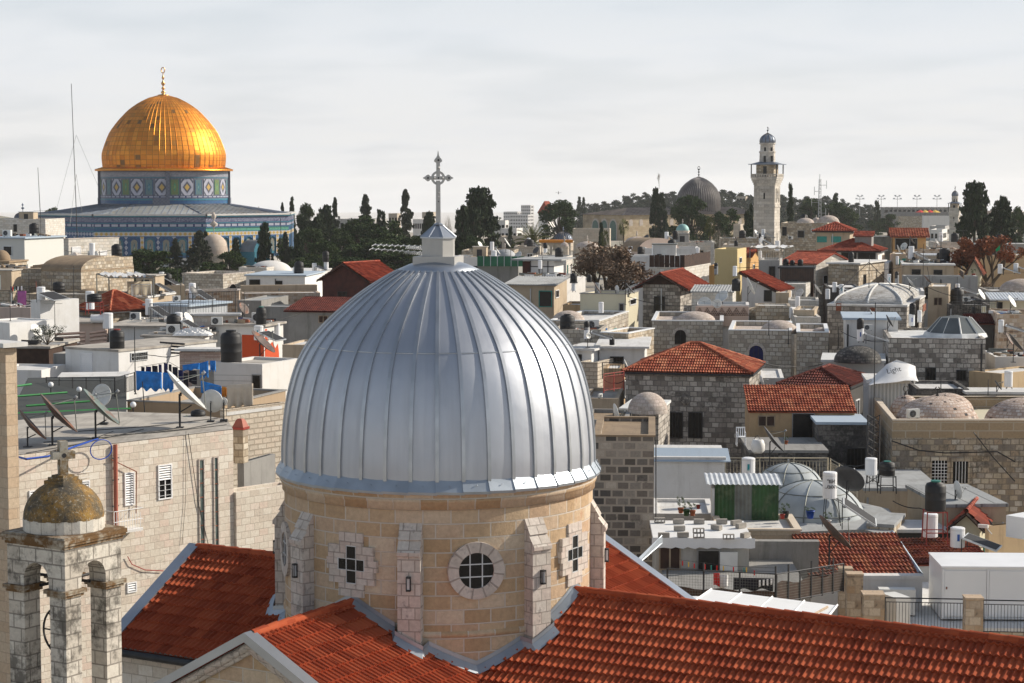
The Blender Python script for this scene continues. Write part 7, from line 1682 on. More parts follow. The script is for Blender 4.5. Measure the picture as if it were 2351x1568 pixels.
H('X1','rough stone house with collapsed dome at the right edge',2270,2400,2420,668,d=165,a=-5,wall='st_old',par=.2,L2=6).dome(2345,640,668,50,'st_dome')
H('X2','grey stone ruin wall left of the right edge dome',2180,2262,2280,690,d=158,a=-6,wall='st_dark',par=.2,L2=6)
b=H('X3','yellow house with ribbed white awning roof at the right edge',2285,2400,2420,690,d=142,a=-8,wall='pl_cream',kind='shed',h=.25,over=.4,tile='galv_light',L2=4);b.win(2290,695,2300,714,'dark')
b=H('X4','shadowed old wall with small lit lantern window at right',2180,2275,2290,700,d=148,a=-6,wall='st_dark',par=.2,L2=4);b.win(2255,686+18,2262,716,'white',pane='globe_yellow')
H('X5','stone wall house behind the white boiler at the right edge',2290,2400,2420,722,d=134,a=-8,wall='st_rubble',par=.2,L2=6);H('X5b','small dark red tiled roof left of the stone wall at right',2225,2282,2290,744,d=136,a=-8,wall='pl_dark',kind='shed',h=.4,over=.2,tile='tile_dark',L2=3)
railing(W(2185,722,140),W(2290,722,140),.9,'black railing in front of the shadowed old wall',step=.16)
b=H('R22','restored stone complex with arched door and shallow stone dome',1497,1660,1700,738,d=140,a=-6,wall='st_old2',par=.3,roof='st_dome',cop='smooth_white',L2=10);b.win(1549,757,1575,790,'open',arch=True,face='L');b.dome(1597,715,738,46,'st_dome')
b=H('R22b','restored stone wing with blue arched window and taller stone dome',1674,1817,1850,760,d=132,a=-8,wall='st_old2',par=.3,roof='st_dome',cop='smooth_white',L2=9);b.win(1720,793,1752,832,'dark',arch=True,face='L',pane='fabric_navy');b.dome(1789,735,762,43,'st_dome')
b=H('R22c','right wing of the restored stone complex with low domes',1830,1902,1925,764,d=131,a=-8,wall='st_old2',par=.3,roof='st_dome',cop='smooth_white',L2=8);b.dome(1885,752,762,20,'st_dome')
H('R22d','stone terrace house left of the restored complex',1380,1443,1486,766,d=133,a=-24,wall='st_tan',par=.3,roof='st_dome',cop='smooth_white',L2=5)
b=H('R24','stone courtyard house with a dome behind the silver dome edge',1262,1375,1443,738,d=141,a=-14,wall='st_old2',par=.25,roof='rf_white',cop='smooth_white');b.dome(1305,713,738,38,'st_dome')
H('R24b','lower stone yard wall right of the silver dome',1270,1380,1440,757,d=135,a=-8,wall='st_old2',par=.3,roof='rf_white',L2=5)
P=W(1597,736,146);e=E('lattice_parapet',(P.x,P.y,P.z),'pink curved parapet pierced by triangular brick lattices','parapet wall',rz=radians(-3));Lx=121/F_*146;hh=33/F_*146
MB().box(0,Lx,0,.35,-.4,hh).build('wall','pl_pink2',e)
for i in range(7):
 x=Lx*(i+.55)/7.2;t_=MB();t_.face([(x-.42,-.02,hh*.35),(x+.42,-.02,hh*.35),(x,-.02,hh*.95)]);t_.build('lattice','latt',e)
b=H('R22x','low conical stone roof right of the lattice parapet',1712,1760,1768,742,d=147,a=-8,wall='st_tan',par=0,over=.05,L2=5);b.dome(1735,715,742,34,'st_tan')
H('R31b','small white hut with tiny window right of the conical stone roof',1735,1790,1822,716,d=148,a=-24,wall='pl_bright',par=0,over=.08,roof='rf_white',L2=4);H('R31c','short old stone wall house left of the dome hall',1825,1885,1893,728,d=142,a=-4,wall='st_white',par=.1,L2=4)
b=H('R31','white hut with pale blue sheet roof in front of the dome hall',1942,2062,2088,735,d=128,a=-8,wall='pl_white',par=0,over=.2,roof='rf_blue',L2=6)
b=H('R30','large old stone hall carrying a hexagonal grey metal lantern',2040,2263,2290,778,d=120,a=-8,wall='st_old',par=.15,roof='hexwhite',L2=9)
for w_ in((2127,845,2147,872),(2197,851,2217,872)):b.win(*w_,'dark')
P=W(2193,768,124);e=E('hexagonal_lantern',(P.x,P.y,HS['R30'].roofz),'faceted grey metal roof lantern with white painted seams on the large stone hall','roof lantern');rb_=66/F_*124;rt=35/F_*124;hh=44/F_*124
mb=MB();mb.lathe([(rb_,.25),(rt,hh),(.01,hh+.15)],10,a0=.3,a1=.3+2*pi,smooth=False,cap=False);mb.build('panel','lanternhex',e);MB().lathe([(rb_*1.12,0),(rb_*1.05,.26),(rb_*.9,.3)],10,a0=.3,a1=.3+2*pi,smooth=False,cap=False).build('base','hexwhite',e);mb=MB()
for i in range(10):
 a=.3+2*pi*i/10;mb.bar((rb_*cos(a),rb_*sin(a),.27),(rt*cos(a),rt*sin(a),hh+.02),.05 if i in(8,9,0,7)else.02,4)
mb.build('seam','hexwhite',e)
b=H('R25','large grey stone house with bright red hipped tile roof',1437,1720,1743,858,d=112,a=-13,wall='st_old',kind='hip',h=1.4,over=.2,tile='tile_old',L2=6.5)
b.win(1537,948,1566,1004,'dark',face='L');b.win(1582,948,1611,1004,'dark',face='L')
q=b.hit(1574,917,'L');MB().lathe([(.17,0),(.30,0),(.30,.05),(.17,.05)],16).xf(Matrix(((1,0,0,q.x),(0,0,-1,.01),(0,1,0,q.z),(0,0,0,1)))).build('round_window','st_old',b.e)
MB().lathe([(.18,0),(0.001,.001)],16,cap=False).xf(Matrix(((1,0,0,q.x),(0,0,-1,-.01),(0,1,0,q.z),(0,0,0,1)))).build('round_pane','glass_dark',b.e)
b=H('R26','small stone house with weathered masonry dome left of the red hipped house',1423,1512,1533,945,d=103,a=-12,wall='st_old',par=0,over=.06,roof='hexwhite',L2=4.5);b.dome(1487,900,944,46,'st_dome');b.win(1457,960,1480,992,'grille')
H('R26b','rough ashlar stone wall house right of the silver dome edge',1330,1372,1390,832,d=124,a=-20,wall='st_rough',par=.2,L2=4)
b=H('R26c','white hut with flat roof and boiler right of the silver dome',1300,1358,1388,805,d=126,a=-20,wall='pl_bright',par=0,over=.3,roof='rf_white',L2=4);b.win(1322,815,1334,828,'dark')
b=H('R26d','low white roofed workshop behind the red hipped house',1376,1480,1560,800,d=127,a=-5,wall='pl_white',par=0,over=.3,roof='rf_white',L2=8);b.win(1402,820,1430,838,'dark')
H('R26e','ochre yard wall left of the red hipped house',1385,1430,1436,846,d=118,a=-6,wall='pl_ochre',par=.1,L2=3);H('R26f','cluttered terrace house between silver dome and red hipped house',1340,1420,1434,915,d=112,a=-6,wall='pl_tan',par=.2,L2=6,roof='rf_dirty');H('R26g','dark roofed terrace under the small masonry dome',1340,1440,1460,965,d=98,a=-6,wall='pl_conc',par=.2,L2=5,roof='rf_brown')
b=H('R27','shadowed house with wide bright red tiled pitched roof',1722,1962,1975,947,d=104,a=-2,wall='pl_ochre',kind='shed',h=1.0,over=.1,tile='tile_old',L2=3.2);b.win(1742,956,1777,977,'wood',face='L');b.win(1820,950,1868,1036,'open',face='L')
b=H('R28','hipped dark red tiled roof house behind the bright red roof',1790,1945,2010,888,d=112,a=-22,wall='pl_dark',kind='hip',h=.8,over=.15,tile='tile_dark',L2=6);
H('R28b','white platform roof left of the dark red hipped roof',1745,1800,1850,868,d=118,a=-6,wall='pl_white',par=.1,L2=6)
b=H('R29','whitewashed block with small black stained dome',1888,2030,2052,833,d=119,a=-10,wall='pl_bright',par=0,over=.1,roof='hexwhite',L2=5);b.dome(1969,793,828,54,'st_dark2')
b=H('R32','white corrugated shed with draped plastic sheet at right',1994,2085,2104,880,d=108,a=-6,wall='corr',par=0,over=.1,roof='rf_white',L2=4)
p0=W(1996,882,107.4);mb=MB();N=14;pk=[(1994,882),(2010,862),(2035,836),(2060,826),(2085,834),(2100,840),(2106,870)]
top=[W(u,v,108.6)for u,v in pk];bot=[W(u,v,106.9)for u,v in[(1996,884),(2012,882),(2035,879),(2058,877),(2080,874),(2098,873),(2108,876)]]
for i in range(6):
 for j in range(5):
  def pt(a,b_):p=top[a].lerp(bot[a],b_/5);p.y+=.18*sin(a*2.3+b_*1.1);return p-p0
  mb.face([pt(i,j),pt(i+1,j),pt(i+1,j+1),pt(i,j+1)][::-1],smooth=True)
mb.face([q-p0 for q in top]+[q-p0+Vector((0,.8,-.4))for q in top[::-1]])
o=mb.build('plastic_sheet','tarp_white',None,loc=p0);tag(o,'draped white printed plastic sheet on the corrugated shed at right','sheet')
text_mesh('Light',.40,'iron',o,Matrix.Translation(W(2052,850,107.2)-p0)@Matrix.Rotation(radians(12),4,'Y').inverted()@Matrix.Rotation(radians(68),4,'X'))
b=H('R33','big ochre stone house with parapet and studded stone domes',2030,2049,2360,966,d=98,a=0,wall='st_tan',par=.95,roof='pl_cream',cop='fabric_beige',L2=9)if False else None
def domed_house():
 C=W(2049,966,98);zt=C.z;e=E('domed_house',(C.x,C.y,-26),'big old stone house at right with block parapet and barred windows','house');zz=lambda v:W(0,v,98).z+26
 B=W(2002,918,109);back=Vector((B.x-C.x,B.y-C.y));L_=9.5;H_=zt+26;poly=[(0,0),(L_,0),(L_,back.y),(back.x,back.y)]
 MB().prism(poly,0,H_-.85,top=False,bot=False).build('wall','st_tan2',e)
 ctr=Vector((L_/2,back.y/2));t=.3;inn=[(.25,t),(L_-t,t),(L_-t,back.y-t),(back.x+.3,back.y-t)]
 pb=MB()
 for i in range(4):
  a,b_,c,d=poly[i],poly[(i+1)%4],inn[(i+1)%4],inn[i]
  pb.face([(a[0],a[1],H_-.85),(b_[0],b_[1],H_-.85),(b_[0],b_[1],H_),(a[0],a[1],H_)]);pb.face([(c[0],c[1],H_-.9),(d[0],d[1],H_-.9),(d[0],d[1],H_),(c[0],c[1],H_)])
 pb.build('parapet','blockpar',e);cb=MB()
 for i in range(4):
  a,b_,c,d=[Vector((*q,H_))for q in(poly[i],poly[(i+1)%4],inn[(i+1)%4],inn[i])];up=Vector((0,0,.07));cb.face([a+up,b_+up,c+up,d+up]);cb.face([a-Vector((0,.04,0)),b_-Vector((0,.04,0)),b_+up-Vector((0,.04,0)),a+up-Vector((0,.04,0))])
 cb.build('coping','fabric_beige',e);rb=MB();rb.face([(*q,H_-.6)for q in poly]);rb.build('roof','pl_cream',e)
 for i,(uc,vt,vb,hw,dd,f)in enumerate(((2151,909,975,97,101.5,1),(2079,906,935,37,105.5,1),(2173,902,945,62,107,0),(2352,913,975,92,101.8,0))):
  P=W(uc,vb,dd);r=hw/F_*dd;z1=H_-.6;top_=W(uc,vt,dd).z+26;q=(P.x-C.x,P.y-C.y);hh=top_-z1
  o=MB().lathe([(r*cos(radians(t_)),z1+hh*sin(radians(t_)))for t_ in range(0,88,7)]+[(.02,top_)],40,q,cap=False).build('dome','st_domeblk',e)
  if f:
   m_=MB().lathe([(.10,0),(.07,.12),(.05,.2)],8,q,z0=top_-.03,cap=False)
   for k in range(12):a0,a1=pi/2+.35+(2*pi-.7)*k/12,pi/2+.35+(2*pi-.7)*(k+1)/12;m_.bar((q[0]+.13*cos(a0),q[1],top_+.32+.15*sin(a0)),(q[0]+.13*cos(a1),q[1],top_+.32+.15*sin(a1)),.03,5)
   m_.build('finial','st_dark',o)
 for u0,u1,v0,v1 in((2139,2174,1057,1109),(2187,2222,1059,1109)):
  x0=W(u0,1080,98).x-C.x;x1=W(u1,1080,98).x-C.x;z1,z0=zz(v0),zz(v1);mb=MB();f=.08
  mb.box(x0-f,x0,-.05,.02,z0,z1).box(x1,x1+f,-.05,.02,z0,z1).box(x0-f,x1+f,-.06,.02,z1,z1+.16).box(x0-f,x1+f,-.08,.02,z0-.08,z0);wn=mb.build('window','st_tan',e);MB().box(x0,x1,-.02,.02,z0,z1).build('pane','glass_dark',wn);g=MB()
  for k in range(1,5):x=x0+(x1-x0)*k/5;g.box(x-.012,x+.012,-.10,-.075,z0,z1)
  if u0<2150:
   for k in range(1,7):q=z0+(z1-z0)*k/7;g.box(x0,x1,-.098,-.077,q-.012,q+.012)
  g.build('grille','white',wn)
 cable([W(2047,1012,97.7),W(2110,1034,97.7),W(2170,1040,97.7),W(2290,1037,97.7),W(2330,1060,97.7)],'thick black cable sagging across the ochre domed house wall',r=.03);cable([W(2235,992,97.6),W(2280,1050,97.6),W(2330,1105,97)],'black cable running diagonally down the domed house wall',r=.025)
domed_house()
H('X6','grey yard wall with wire behind the studded domes',2225,2400,2420,905,d=112,a=-3,wall='pl_conc',par=.05,L2=2,name='yard_wall',cat='wall')
H('X7','ochre yellow curved wall house at the right edge',2225,2300,2420,858,d=118,a=-50,wall='pl_orange2',par=.1,L2=5)
H('X8','plain grey wall house at right edge below the white boiler',2285,2400,2420,820,d=124,a=-5,wall='pl_white',par=.1,L2=5)
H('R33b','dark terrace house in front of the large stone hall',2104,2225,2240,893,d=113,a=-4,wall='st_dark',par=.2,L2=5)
b=H('R34','low tan house with grey felt roof before the domed house',2168,2310,2400,1163,d=84,a=5,wall='pl_tan',par=0,over=.08,roof='felt',L2=5.5)
H('R34b','grey felt roofed passage left of the black tank',1985,2160,2185,1128,d=91,a=-2,wall='pl_tan',par=0,over=.05,roof='rf_grey',L2=6)
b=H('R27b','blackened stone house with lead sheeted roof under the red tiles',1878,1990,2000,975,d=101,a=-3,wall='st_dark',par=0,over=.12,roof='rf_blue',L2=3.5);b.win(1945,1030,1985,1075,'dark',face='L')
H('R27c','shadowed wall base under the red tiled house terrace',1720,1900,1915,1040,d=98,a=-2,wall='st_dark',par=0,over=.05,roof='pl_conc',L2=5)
def twin():
 e=E('vaulted_roof',W(1850,1215,84)-Vector((0,0,8)),'roof terrace with two pale metal sheeted domes at lower right','roof');o=e.location
 for uc,vt,vb,hw,dd in((1812,1063,1125,80,90),(1866,1103,1196,122,86)):
  P=W(uc,vb,dd);r=hw/F_*dd;hh=W(uc,vt,dd).z-P.z;q=(P.x-o.x,P.y-o.y);z1=P.z-o.z;pf=[(r,-.3)]+[(r*cos(radians(t)),hh*sin(radians(t)))for t in range(0,88,8)]+[(.02,hh)]
  d_=MB().lathe(pf,18,q,z0=z1,cap=False,smooth=True).build('dome','roofmetal',e);s=MB()
  for k in range(9):a=.2+2*pi*k/9;s.path([(q[0]+(p[0]+.01)*cos(a),q[1]+(p[0]+.01)*sin(a),z1+p[1])for p in pf[1:]],.025,4)
  for f in(3,7):s.path([(q[0]+(pf[f][0]+.01)*cos(2*pi*i/30),q[1]+(pf[f][0]+.01)*sin(2*pi*i/30),z1+pf[f][1])for i in range(31)],.02,4)
  s.build('seam','galv',d_)
 zt=W(1830,1190,85).z;P=[Zp(u,v,zt)for u,v in((1812,1222),(1985,1215),(2035,1232),(2066,1200),(2040,1168),(1960,1150),(1780,1160))]
 MB().prism([(p.x-o.x,p.y-o.y)for p in P],0,zt-o.z).build('terrace','rf_grey',e)
twin()
H('R35b','rounded rough stone wall end below the metal sheeted domes',1990,2052,2066,1212,d=82,a=-20,wall='st_tan',par=.0,over=.02,roof='rf_grey',L2=3)
H('R37','blackened block stone tower right of the silver dome',1365,1502,1512,1003,d=74,a=-4,wall='st_black',par=.12,roof='rf_brown',L2=6,cop='rf_brown')
b=H('R36','white stucco hut with pale blue metal roof edge',1504,1664,1675,1057,d=86,a=-3,wall='pl_bright',par=0,over=.05,roof='rf_white',L2=4)
mb=MB();mb.face([(-b.L1-.1,-.15,b.H-.02),(.25,-.15,b.H-.02),(.18,.9,b.H+.42),(-b.L1-.1,.9,b.H+.42)]);mb.face([(.25,-.15,b.H-.02),(.25,-.15,b.H-.06),(-b.L1-.1,-.15,b.H-.06),(-b.L1-.1,-.15,b.H-.02)][::-1]);mb.build('roof_edge','rf_blue',b.e)
H('R36w','cluttered planter terrace left of the green corrugated shed',1500,1640,1660,1180,d=80,a=-3,wall='pl_white',par=.15,roof='rf_white',L2=4)
def green_shed():
 C=W(1788,1112,78);e=E('corrugated_shed',(C.x,C.y,W(0,1214,78).z),'corrugated iron shed with green and grey stripes','shed',rz=radians(-3));hh=C.z-e.location.z;Lx=(1788-1641)/F_*78;n=66;D=2.2
 for x0,x1,mt in((-Lx,-Lx*.69,'green_metal'),(-Lx*.69,-Lx*.42,'galv'),(-Lx*.42,0,'green_metal')):
  mb=MB();m=int((x1-x0)/.038)
  for i in range(m):a,b_=x0+(x1-x0)*i/m,x0+(x1-x0)*(i+1)/m;ya,yb=.018*sin(i*pi/2),.018*sin((i+1)*pi/2);mb.face([(a,ya,0),(b_,yb,0),(b_,yb,hh),(a,ya,hh)])
  mb.build('front_sheet',mt,e)
 MB().box(-Lx,-Lx+.04,.03,D,0,hh,).box(-.04,0,.03,D,0,hh).build('side_wall','galv',e);MB().box(-Lx-.12,-Lx-.02,-.05,.9,0,hh*.9).build('door','galv_light',e)
 mb=MB();m=int((Lx+.5)/.05)
 for i in range(m):a,b_=-Lx-.35+(Lx+.5)*i/m,-Lx-.35+(Lx+.5)*(i+1)/m;za,zb_=.02*sin(i*pi/2),.02*sin((i+1)*pi/2);mb.face([(a,-.15,hh+za),(b_,-.15,hh+zb_),(b_,D+.1,hh+.10+zb_),(a,D+.1,hh+.10+za)])
 mb.build('roof','galv_light',e)
green_shed()
H('R39','pale stone parapet terrace in front of the corrugated shed',1650,1838,1862,1219,d=75,a=-2,wall='st_pier',par=.12,roof='rf_white',L2=3.5,cop='fabric_beige')
b=H('R40','ramshackle hut with white tarp roof weighted by cinder blocks',1506,1720,1726,1245,d=70,a=-2,wall='pl_grey2',par=0,over=.1,roof='tarp_white',L2=3.6)
b.win(1516,1244,1560,1305,'wood',face='L');b.win(1603,1264,1650,1346,'open',face='L');q=b.hit(1652,1300,'L');MB().box(q.x,q.x+.62,-.25,-.20,q.z-1.0,q.z+.55).build('door_leaf','white_ac',b.e)
mb=MB();N=26
for i in range(N):
 x0_,x1_=-b.L1-.15+(b.L1+.35)*i/N,-b.L1-.15+(b.L1+.35)*(i+1)/N;f=lambda i:.20+.02*sin(i*1.9)+.02*sin(i*4.1);g_=lambda i:-.12-.02*sin(i*2.7);mb.face([(x0_,g_(i),b.H-f(i)),(x1_,g_(i+1),b.H-f(i+1)),(x1_,g_(i+1)*.9,b.H+.16),(x0_,g_(i)*.9,b.H+.16)],smooth=True)
mb.build('tarp_edge','tarp_white',b.e)
blk=None;bl=['far left','second in the back row','third in the back row','fourth in the back row','right end of the back row','left in the middle row','tilted one in the middle row','right in the middle row','front left','second in the front row','stacked pair lower','stacked pair upper','fourth in the front row','right front corner']
for i,(u,v,rz_,up)in enumerate(((1514,1199,0,0),(1558,1202,3,0),(1605,1202,-4,0),(1657,1202,0,0),(1690,1205,30,0),(1560,1218,2,0),(1645,1216,-45,0),(1701,1212,40,0),(1524,1234,0,0),(1568,1233,3,0),(1604,1234,0,0),(1603,1234,2,1),(1672,1237,0,0),(1711,1234,50,0))):
 P=Zp(u,v+1,HS['R40'].roofz);P.z=HS['R40'].roofz+.02+up*.17
 lab='grey cinder block on the white tarp roof, '+bl[i]
 if blk is None:
  mb=MB();mb.box(-.2,.2,-.09,-.065,0,.17).box(-.2,.2,.065,.09,0,.17)
  for x in(-.2,-.075,.05,.175):mb.box(x,x+.025,-.065,.065,0,.17)
  blk=mb.build('cinder_block','cinder',None);o=blk;me2=MB().box(-.2,.2,-.09,.09,0,.17).build('cinder_block','cinder',None);solid=me2.data;bpy.data.objects.remove(me2)
 else:o=blk.copy();COL.objects.link(o)
 if i not in(0,10,11,12):o.data=solid
 o.location=P;o.rotation_euler=(pi/2 if i in(0,10,11,12)else 0,0,radians(rz_));tag(o,lab,'cinder block','cinder blocks on the tarp roof')
 if i in(0,10,11,12):o.location.z+=.09;
H('R41','stained grey garden wall right of the ramshackle hut',1721,1880,1890,1252,d=72,a=-2,wall='pl_conc',par=0,over=.02,roof='pl_conc',L2=.4,name='garden_wall',cat='wall');H('R41b','courtyard floor terrace inside the mesh fence',1530,1860,1880,1372,d=66,a=-2,wall='pl_conc',par=0,over=0,roof='pl_conc',L2=6,name='terrace',cat='terrace')
def mesh_fence(label,pts,hh,d0,panels):
 P=[W(u,v,d)for u,v,d in pts];o=P[0];e=E('mesh_fence',o,label,'fence')
 for a,b_ in zip(P,P[1:]):
  D=b_-a;L_=D.length;n=max(1,round(L_/1.1));A_=a-o;up=Vector((0,0,1))
  for i in range(n+1):p=A_+D*(i/n);MB().bar(p,p+up*(hh+.25*(i%2)),.03,4).build('post','iron',e)
  mb=MB().bar(A_+up*hh,A_+D+up*hh,.02,4).bar(A_+up*.05,A_+D+up*.05,.02,4);mb.build('rail','iron',e);mb=MB();m=int(L_/.09)
  for i in range(m):p=A_+D*(i/m);mb.bar(p+up*.05,p+up*hh,.004,3)
  for i in range(int(hh/.09)):q=up*(.05+.09*i);mb.bar(A_+q,A_+D+q,.004,3)
  mb.build('wire_mesh','galv',e);mb=MB();k=12;nn=Vector((-D.y,D.x,0)).normalized()*.03
  for i in range(k):
   h0,h1=hh*panels*(.9+.1*sin(i*1.3)),hh*panels*(.9+.1*sin((i+1)*1.3));mb.face([A_+D*(i/k)+nn+up*.03,A_+D*((i+1)/k)+nn+up*.03,A_+D*((i+1)/k)+nn+up*h1,A_+D*(i/k)+nn+up*h0])
  mb.build('fabric_screen','fabric_brown',e)
mesh_fence('wire mesh fence with brown fabric screen along the front of the laundry yard',[(1532,1376,62),(1780,1388,62.5)],.98,62,.45);mesh_fence('wire mesh fence with brown fabric screen running back to the right',[(1782,1388,62.5),(1936,1358,68)],.98,62,.75)
cable([W(1533,1303,62.2),W(1650,1310,62.3),W(1782,1312,62.4)],'barbed wire strand above the mesh fence',r=.006);cable([W(1560,1285,62.8),W(1680,1300,62.8),W(1780,1304,62.6)],'washing line with coloured pegs over the yard',r=.005)
for i,(u,v,mt)in enumerate(((1567,1290,'fabric_red'),(1581,1293,'fabric_yellow'),(1594,1296,'fabric_red'),(1619,1298,'fabric_red'),(1633,1300,'teal'),(1646,1301,'fabric_red'),(1661,1302,'fabric_yellow'),(1684,1304,'fabric_red'),(1708,1306,'teal'),(1714,1305,'fabric_yellow'),(1732,1312,'fabric_red'))):
 mb=MB().box(-.012,.012,-.01,.01,-.08,.02);o=mb.build('clothes_peg',mt,None,loc=W(u,v,62.8));o.scale=(1.5,1.5,1.5);tag(o,{'fabric_red':'red','fabric_yellow':'yellow','teal':'teal'}[mt]+' clothes peg on the washing line over the yard','clothes peg','clothes pegs '+mt)
cloth(W(1638,1316,62.9),W(1652,1316,62.9),.40,'fabric_red','small red garment hanging in front of the dark doorway',n=5);cloth(W(1684,1326,62.8),W(1776,1328,62.8),.38,'fabric_dark','black garments hanging on the yard washing line');cloth(W(1650,1320,62.9),W(1672,1320,62.9),.40,'tarp_white','white patterned cloth hanging right of the red garment',n=5)
for i in range(4):cloth(W(1742+i*9,1332-i,62.5),W(1746+i*9,1332-i,62.5),.2,'white','white sock on the yard washing line, '+('first','second','third','fourth')[i]+' from left',n=2,wav=.01)
def sheet_roof():
 P=[W(1595,1384,55),W(1890,1434,51.5),W(1922,1394,56),W(1633,1357,60)];o=P[0];e=E('sheet_roof',o,'sloping white metal sheet roof just behind the front red roof','roof');Q=[p-o for p in P];n=(Q[1]-Q[0]).cross(Q[3]-Q[0]).normalized()*.05
 mb=MB();mb.face([q+n for q in Q]);mb.face(Q[::-1]);[mb.face([Q[i],Q[(i+1)%4],Q[(i+1)%4]+n,Q[i]+n])for i in range(4)];mb.build('panel','smooth_white',e)
 for i in range(5):t=i/4;MB().bar(Q[0].lerp(Q[1],t)+n*1.3,Q[3].lerp(Q[2],t)+n*1.3,.035,4).build('batten','white',e)
 MB().bar(Q[1]+Vector((-.1,.6,-.0)),Q[1]+Vector((-.1,.6,-8)),.05,4).build('post','white',e);MB().bar(Q[3],Q[3]+Vector((0,0,-8)),.05,4).build('post','white',e);MB().bar(Q[1].lerp(Q[2],.2)+Vector((-.5,0,.08)),Q[1].lerp(Q[2],.8)+Vector((-.2,0,.1)),.04,4).build('loose_plank','wood',e)
sheet_roof()
P=W(1596,1375,57);mb=MB().lathe([(.30,-2),(.30,0),(.26,.03),(0,.03)],24,cap=False);o=mb.build('water_drum','white',None,loc=P);tag(o,'round white drum beside the sloping white sheet roof','drum')
b=H('R44','house with long weathered red tiled roof at lower right',1862,2100,2118,1322,d=72,a=3,wall='pl_white',kind='shed',h=.9,over=.1,tile='tile_moss',L2=3.2)
b=H('R45','low dark red tiled roof cluttered with wires, lower right',2105,2275,2290,1296,d=77,a=4,wall='pl_white',kind='shed',h=.4,over=.1,tile='tile_moss',L2=3)
H('R44w','whitewashed parapet below the weathered red roof',1978,2118,2124,1330,d=71,a=0,wall='pl_white',par=0,over=.04,roof='pl_white',L2=.4,name='parapet_wall',cat='wall')
e=E('flashing_strip',W(2112,1325,72),'grey lead strip between the two weathered red roofs','flashing');D_=W(2048,1230,76.6)-W(2112,1325,72);MB().bar((0,0,.12),D_+Vector((0,0,.12)),.12,4).build('strip','rf_blue',e)
H('R48','stained ochre wall house at the lower right edge',2262,2271,2400,1208,d=80,a=-62,wall='pl_orange2',par=.1,L2=6,roof='rf_brown');HS['R48']
P=W(2309,1240,77);e=E('white_box',(P.x,P.y,W(0,1232,77).z),'big white metal box on the stained wall at the right edge','box',rz=radians(-50));MB().box(0,4,0,3,0,.85).build('body','smooth_white',e)
H('R34c','small tiled awning house behind the white tank stand',2190,2250,2262,1205,d=82,a=-20,wall='pl_cream',kind='gableY',h=.5,over=.25,tile='tile_red',L2=3)
H('R34d','dark yard wall behind the tall boiler on the red stand',2060,2250,2262,1222,d=83,a=-2,wall='pl_dark',par=.05,L2=2)
H('R47','concrete roof terrace with white locker and air conditioners',1985,2420,2440,1452,d=68,a=-2,wall='st_tan',par=0,over=.02,roof='rf_white',L2=8,name='terrace',cat='terrace',zb=-24)
z47=HS['R47'].roofz
def locker():
 C=Zp(2161,1425,z47);e=E('storage_locker',C,'large white storage locker with sliding doors on the terrace','locker',rz=radians(-2));hh=(1425-1300)/F_*C.y;Lx=6.0;D=2.6
 MB().box(0,Lx,0,D,.06,hh).build('body','smooth_white',e);MB().box(-.03,Lx+.03,-.05,D+.03,hh+.002,hh+.06).build('lid','white',e)
 for x0,x1 in((.08,1.55),(1.65,3.1),(3.2,4.7)):MB().box(x0,x1,-.035,-.003,.18,hh-.10).build('door','smooth_white',e)
 for x in(.04,1.6,3.15):MB().box(x-.03,x+.03,-.055,-.004,.12,hh-.04).build('door_frame','white',e)
 MB().box(-.005,6,-.05,-.003,.08,.14).build('track','galv_light',e);MB().box(.14,.18,-.07,-.036,hh*.6,hh*.6+.08).build('padlock','rust',e)
locker()
def pillar(u0,u1,vt,vb,d,label,mat='st_pil',name='stone_pillar'):
 A=W(u0,vb,d);B=W(u1,vb,d);w_=B.x-A.x;e=E(name,((A.x+B.x)/2,d,A.z-.4),label,'pillar','stone pillars of the terrace',rz=radians(-3));hh=W(u0,vt,d).z-A.z+.4;MB().box(-w_/2,w_/2,0,w_,0,hh-.05).build('shaft',mat,e);MB().box(-w_/2-.02,w_/2+.02,-.02,w_+.02,hh-.049,hh).build('cap','st_pier',e)
pillar(1982,2030,1365,1460,66,'square ochre stone pillar at the left end of the terrace railing');pillar(2216,2256,1373,1482,64.5,'square ochre stone pillar between the two railing runs');pillar(1944,1980,1318,1460,68,'taller lichen stained stone pillar left of the terrace');pillar(1926,1956,1305,1440,69.5,'rearmost stained stone pillar behind the taller one')
railing(W(2031,1449,66),W(2215,1453,65.5),1.14,'black iron railing on the terrace between the stone pillars',step=.105);railing(W(2256,1455,65.5),W(2400,1458,65.3),1.14,'black iron railing on the terrace right of the second pillar',step=.105)
ac(Zp(2068,1412,z47),0,0,0,'x')if False else None
P=Zp(2055,1448,z47);e=E('air_conditioner',P,'tall narrow grey grilled air conditioner seen end on at the terrace railing','air conditioner','air conditioning units',rz=radians(-70));MB().box(-.5,.5,-.28,.28,.06,1.25).build('casing','white_ac',e);mb=MB()
for k in range(22):mb.box(-.52,-.50,-.24,.24,.12+.05*k,.14+.05*k)
mb.build('grille','iron',e)
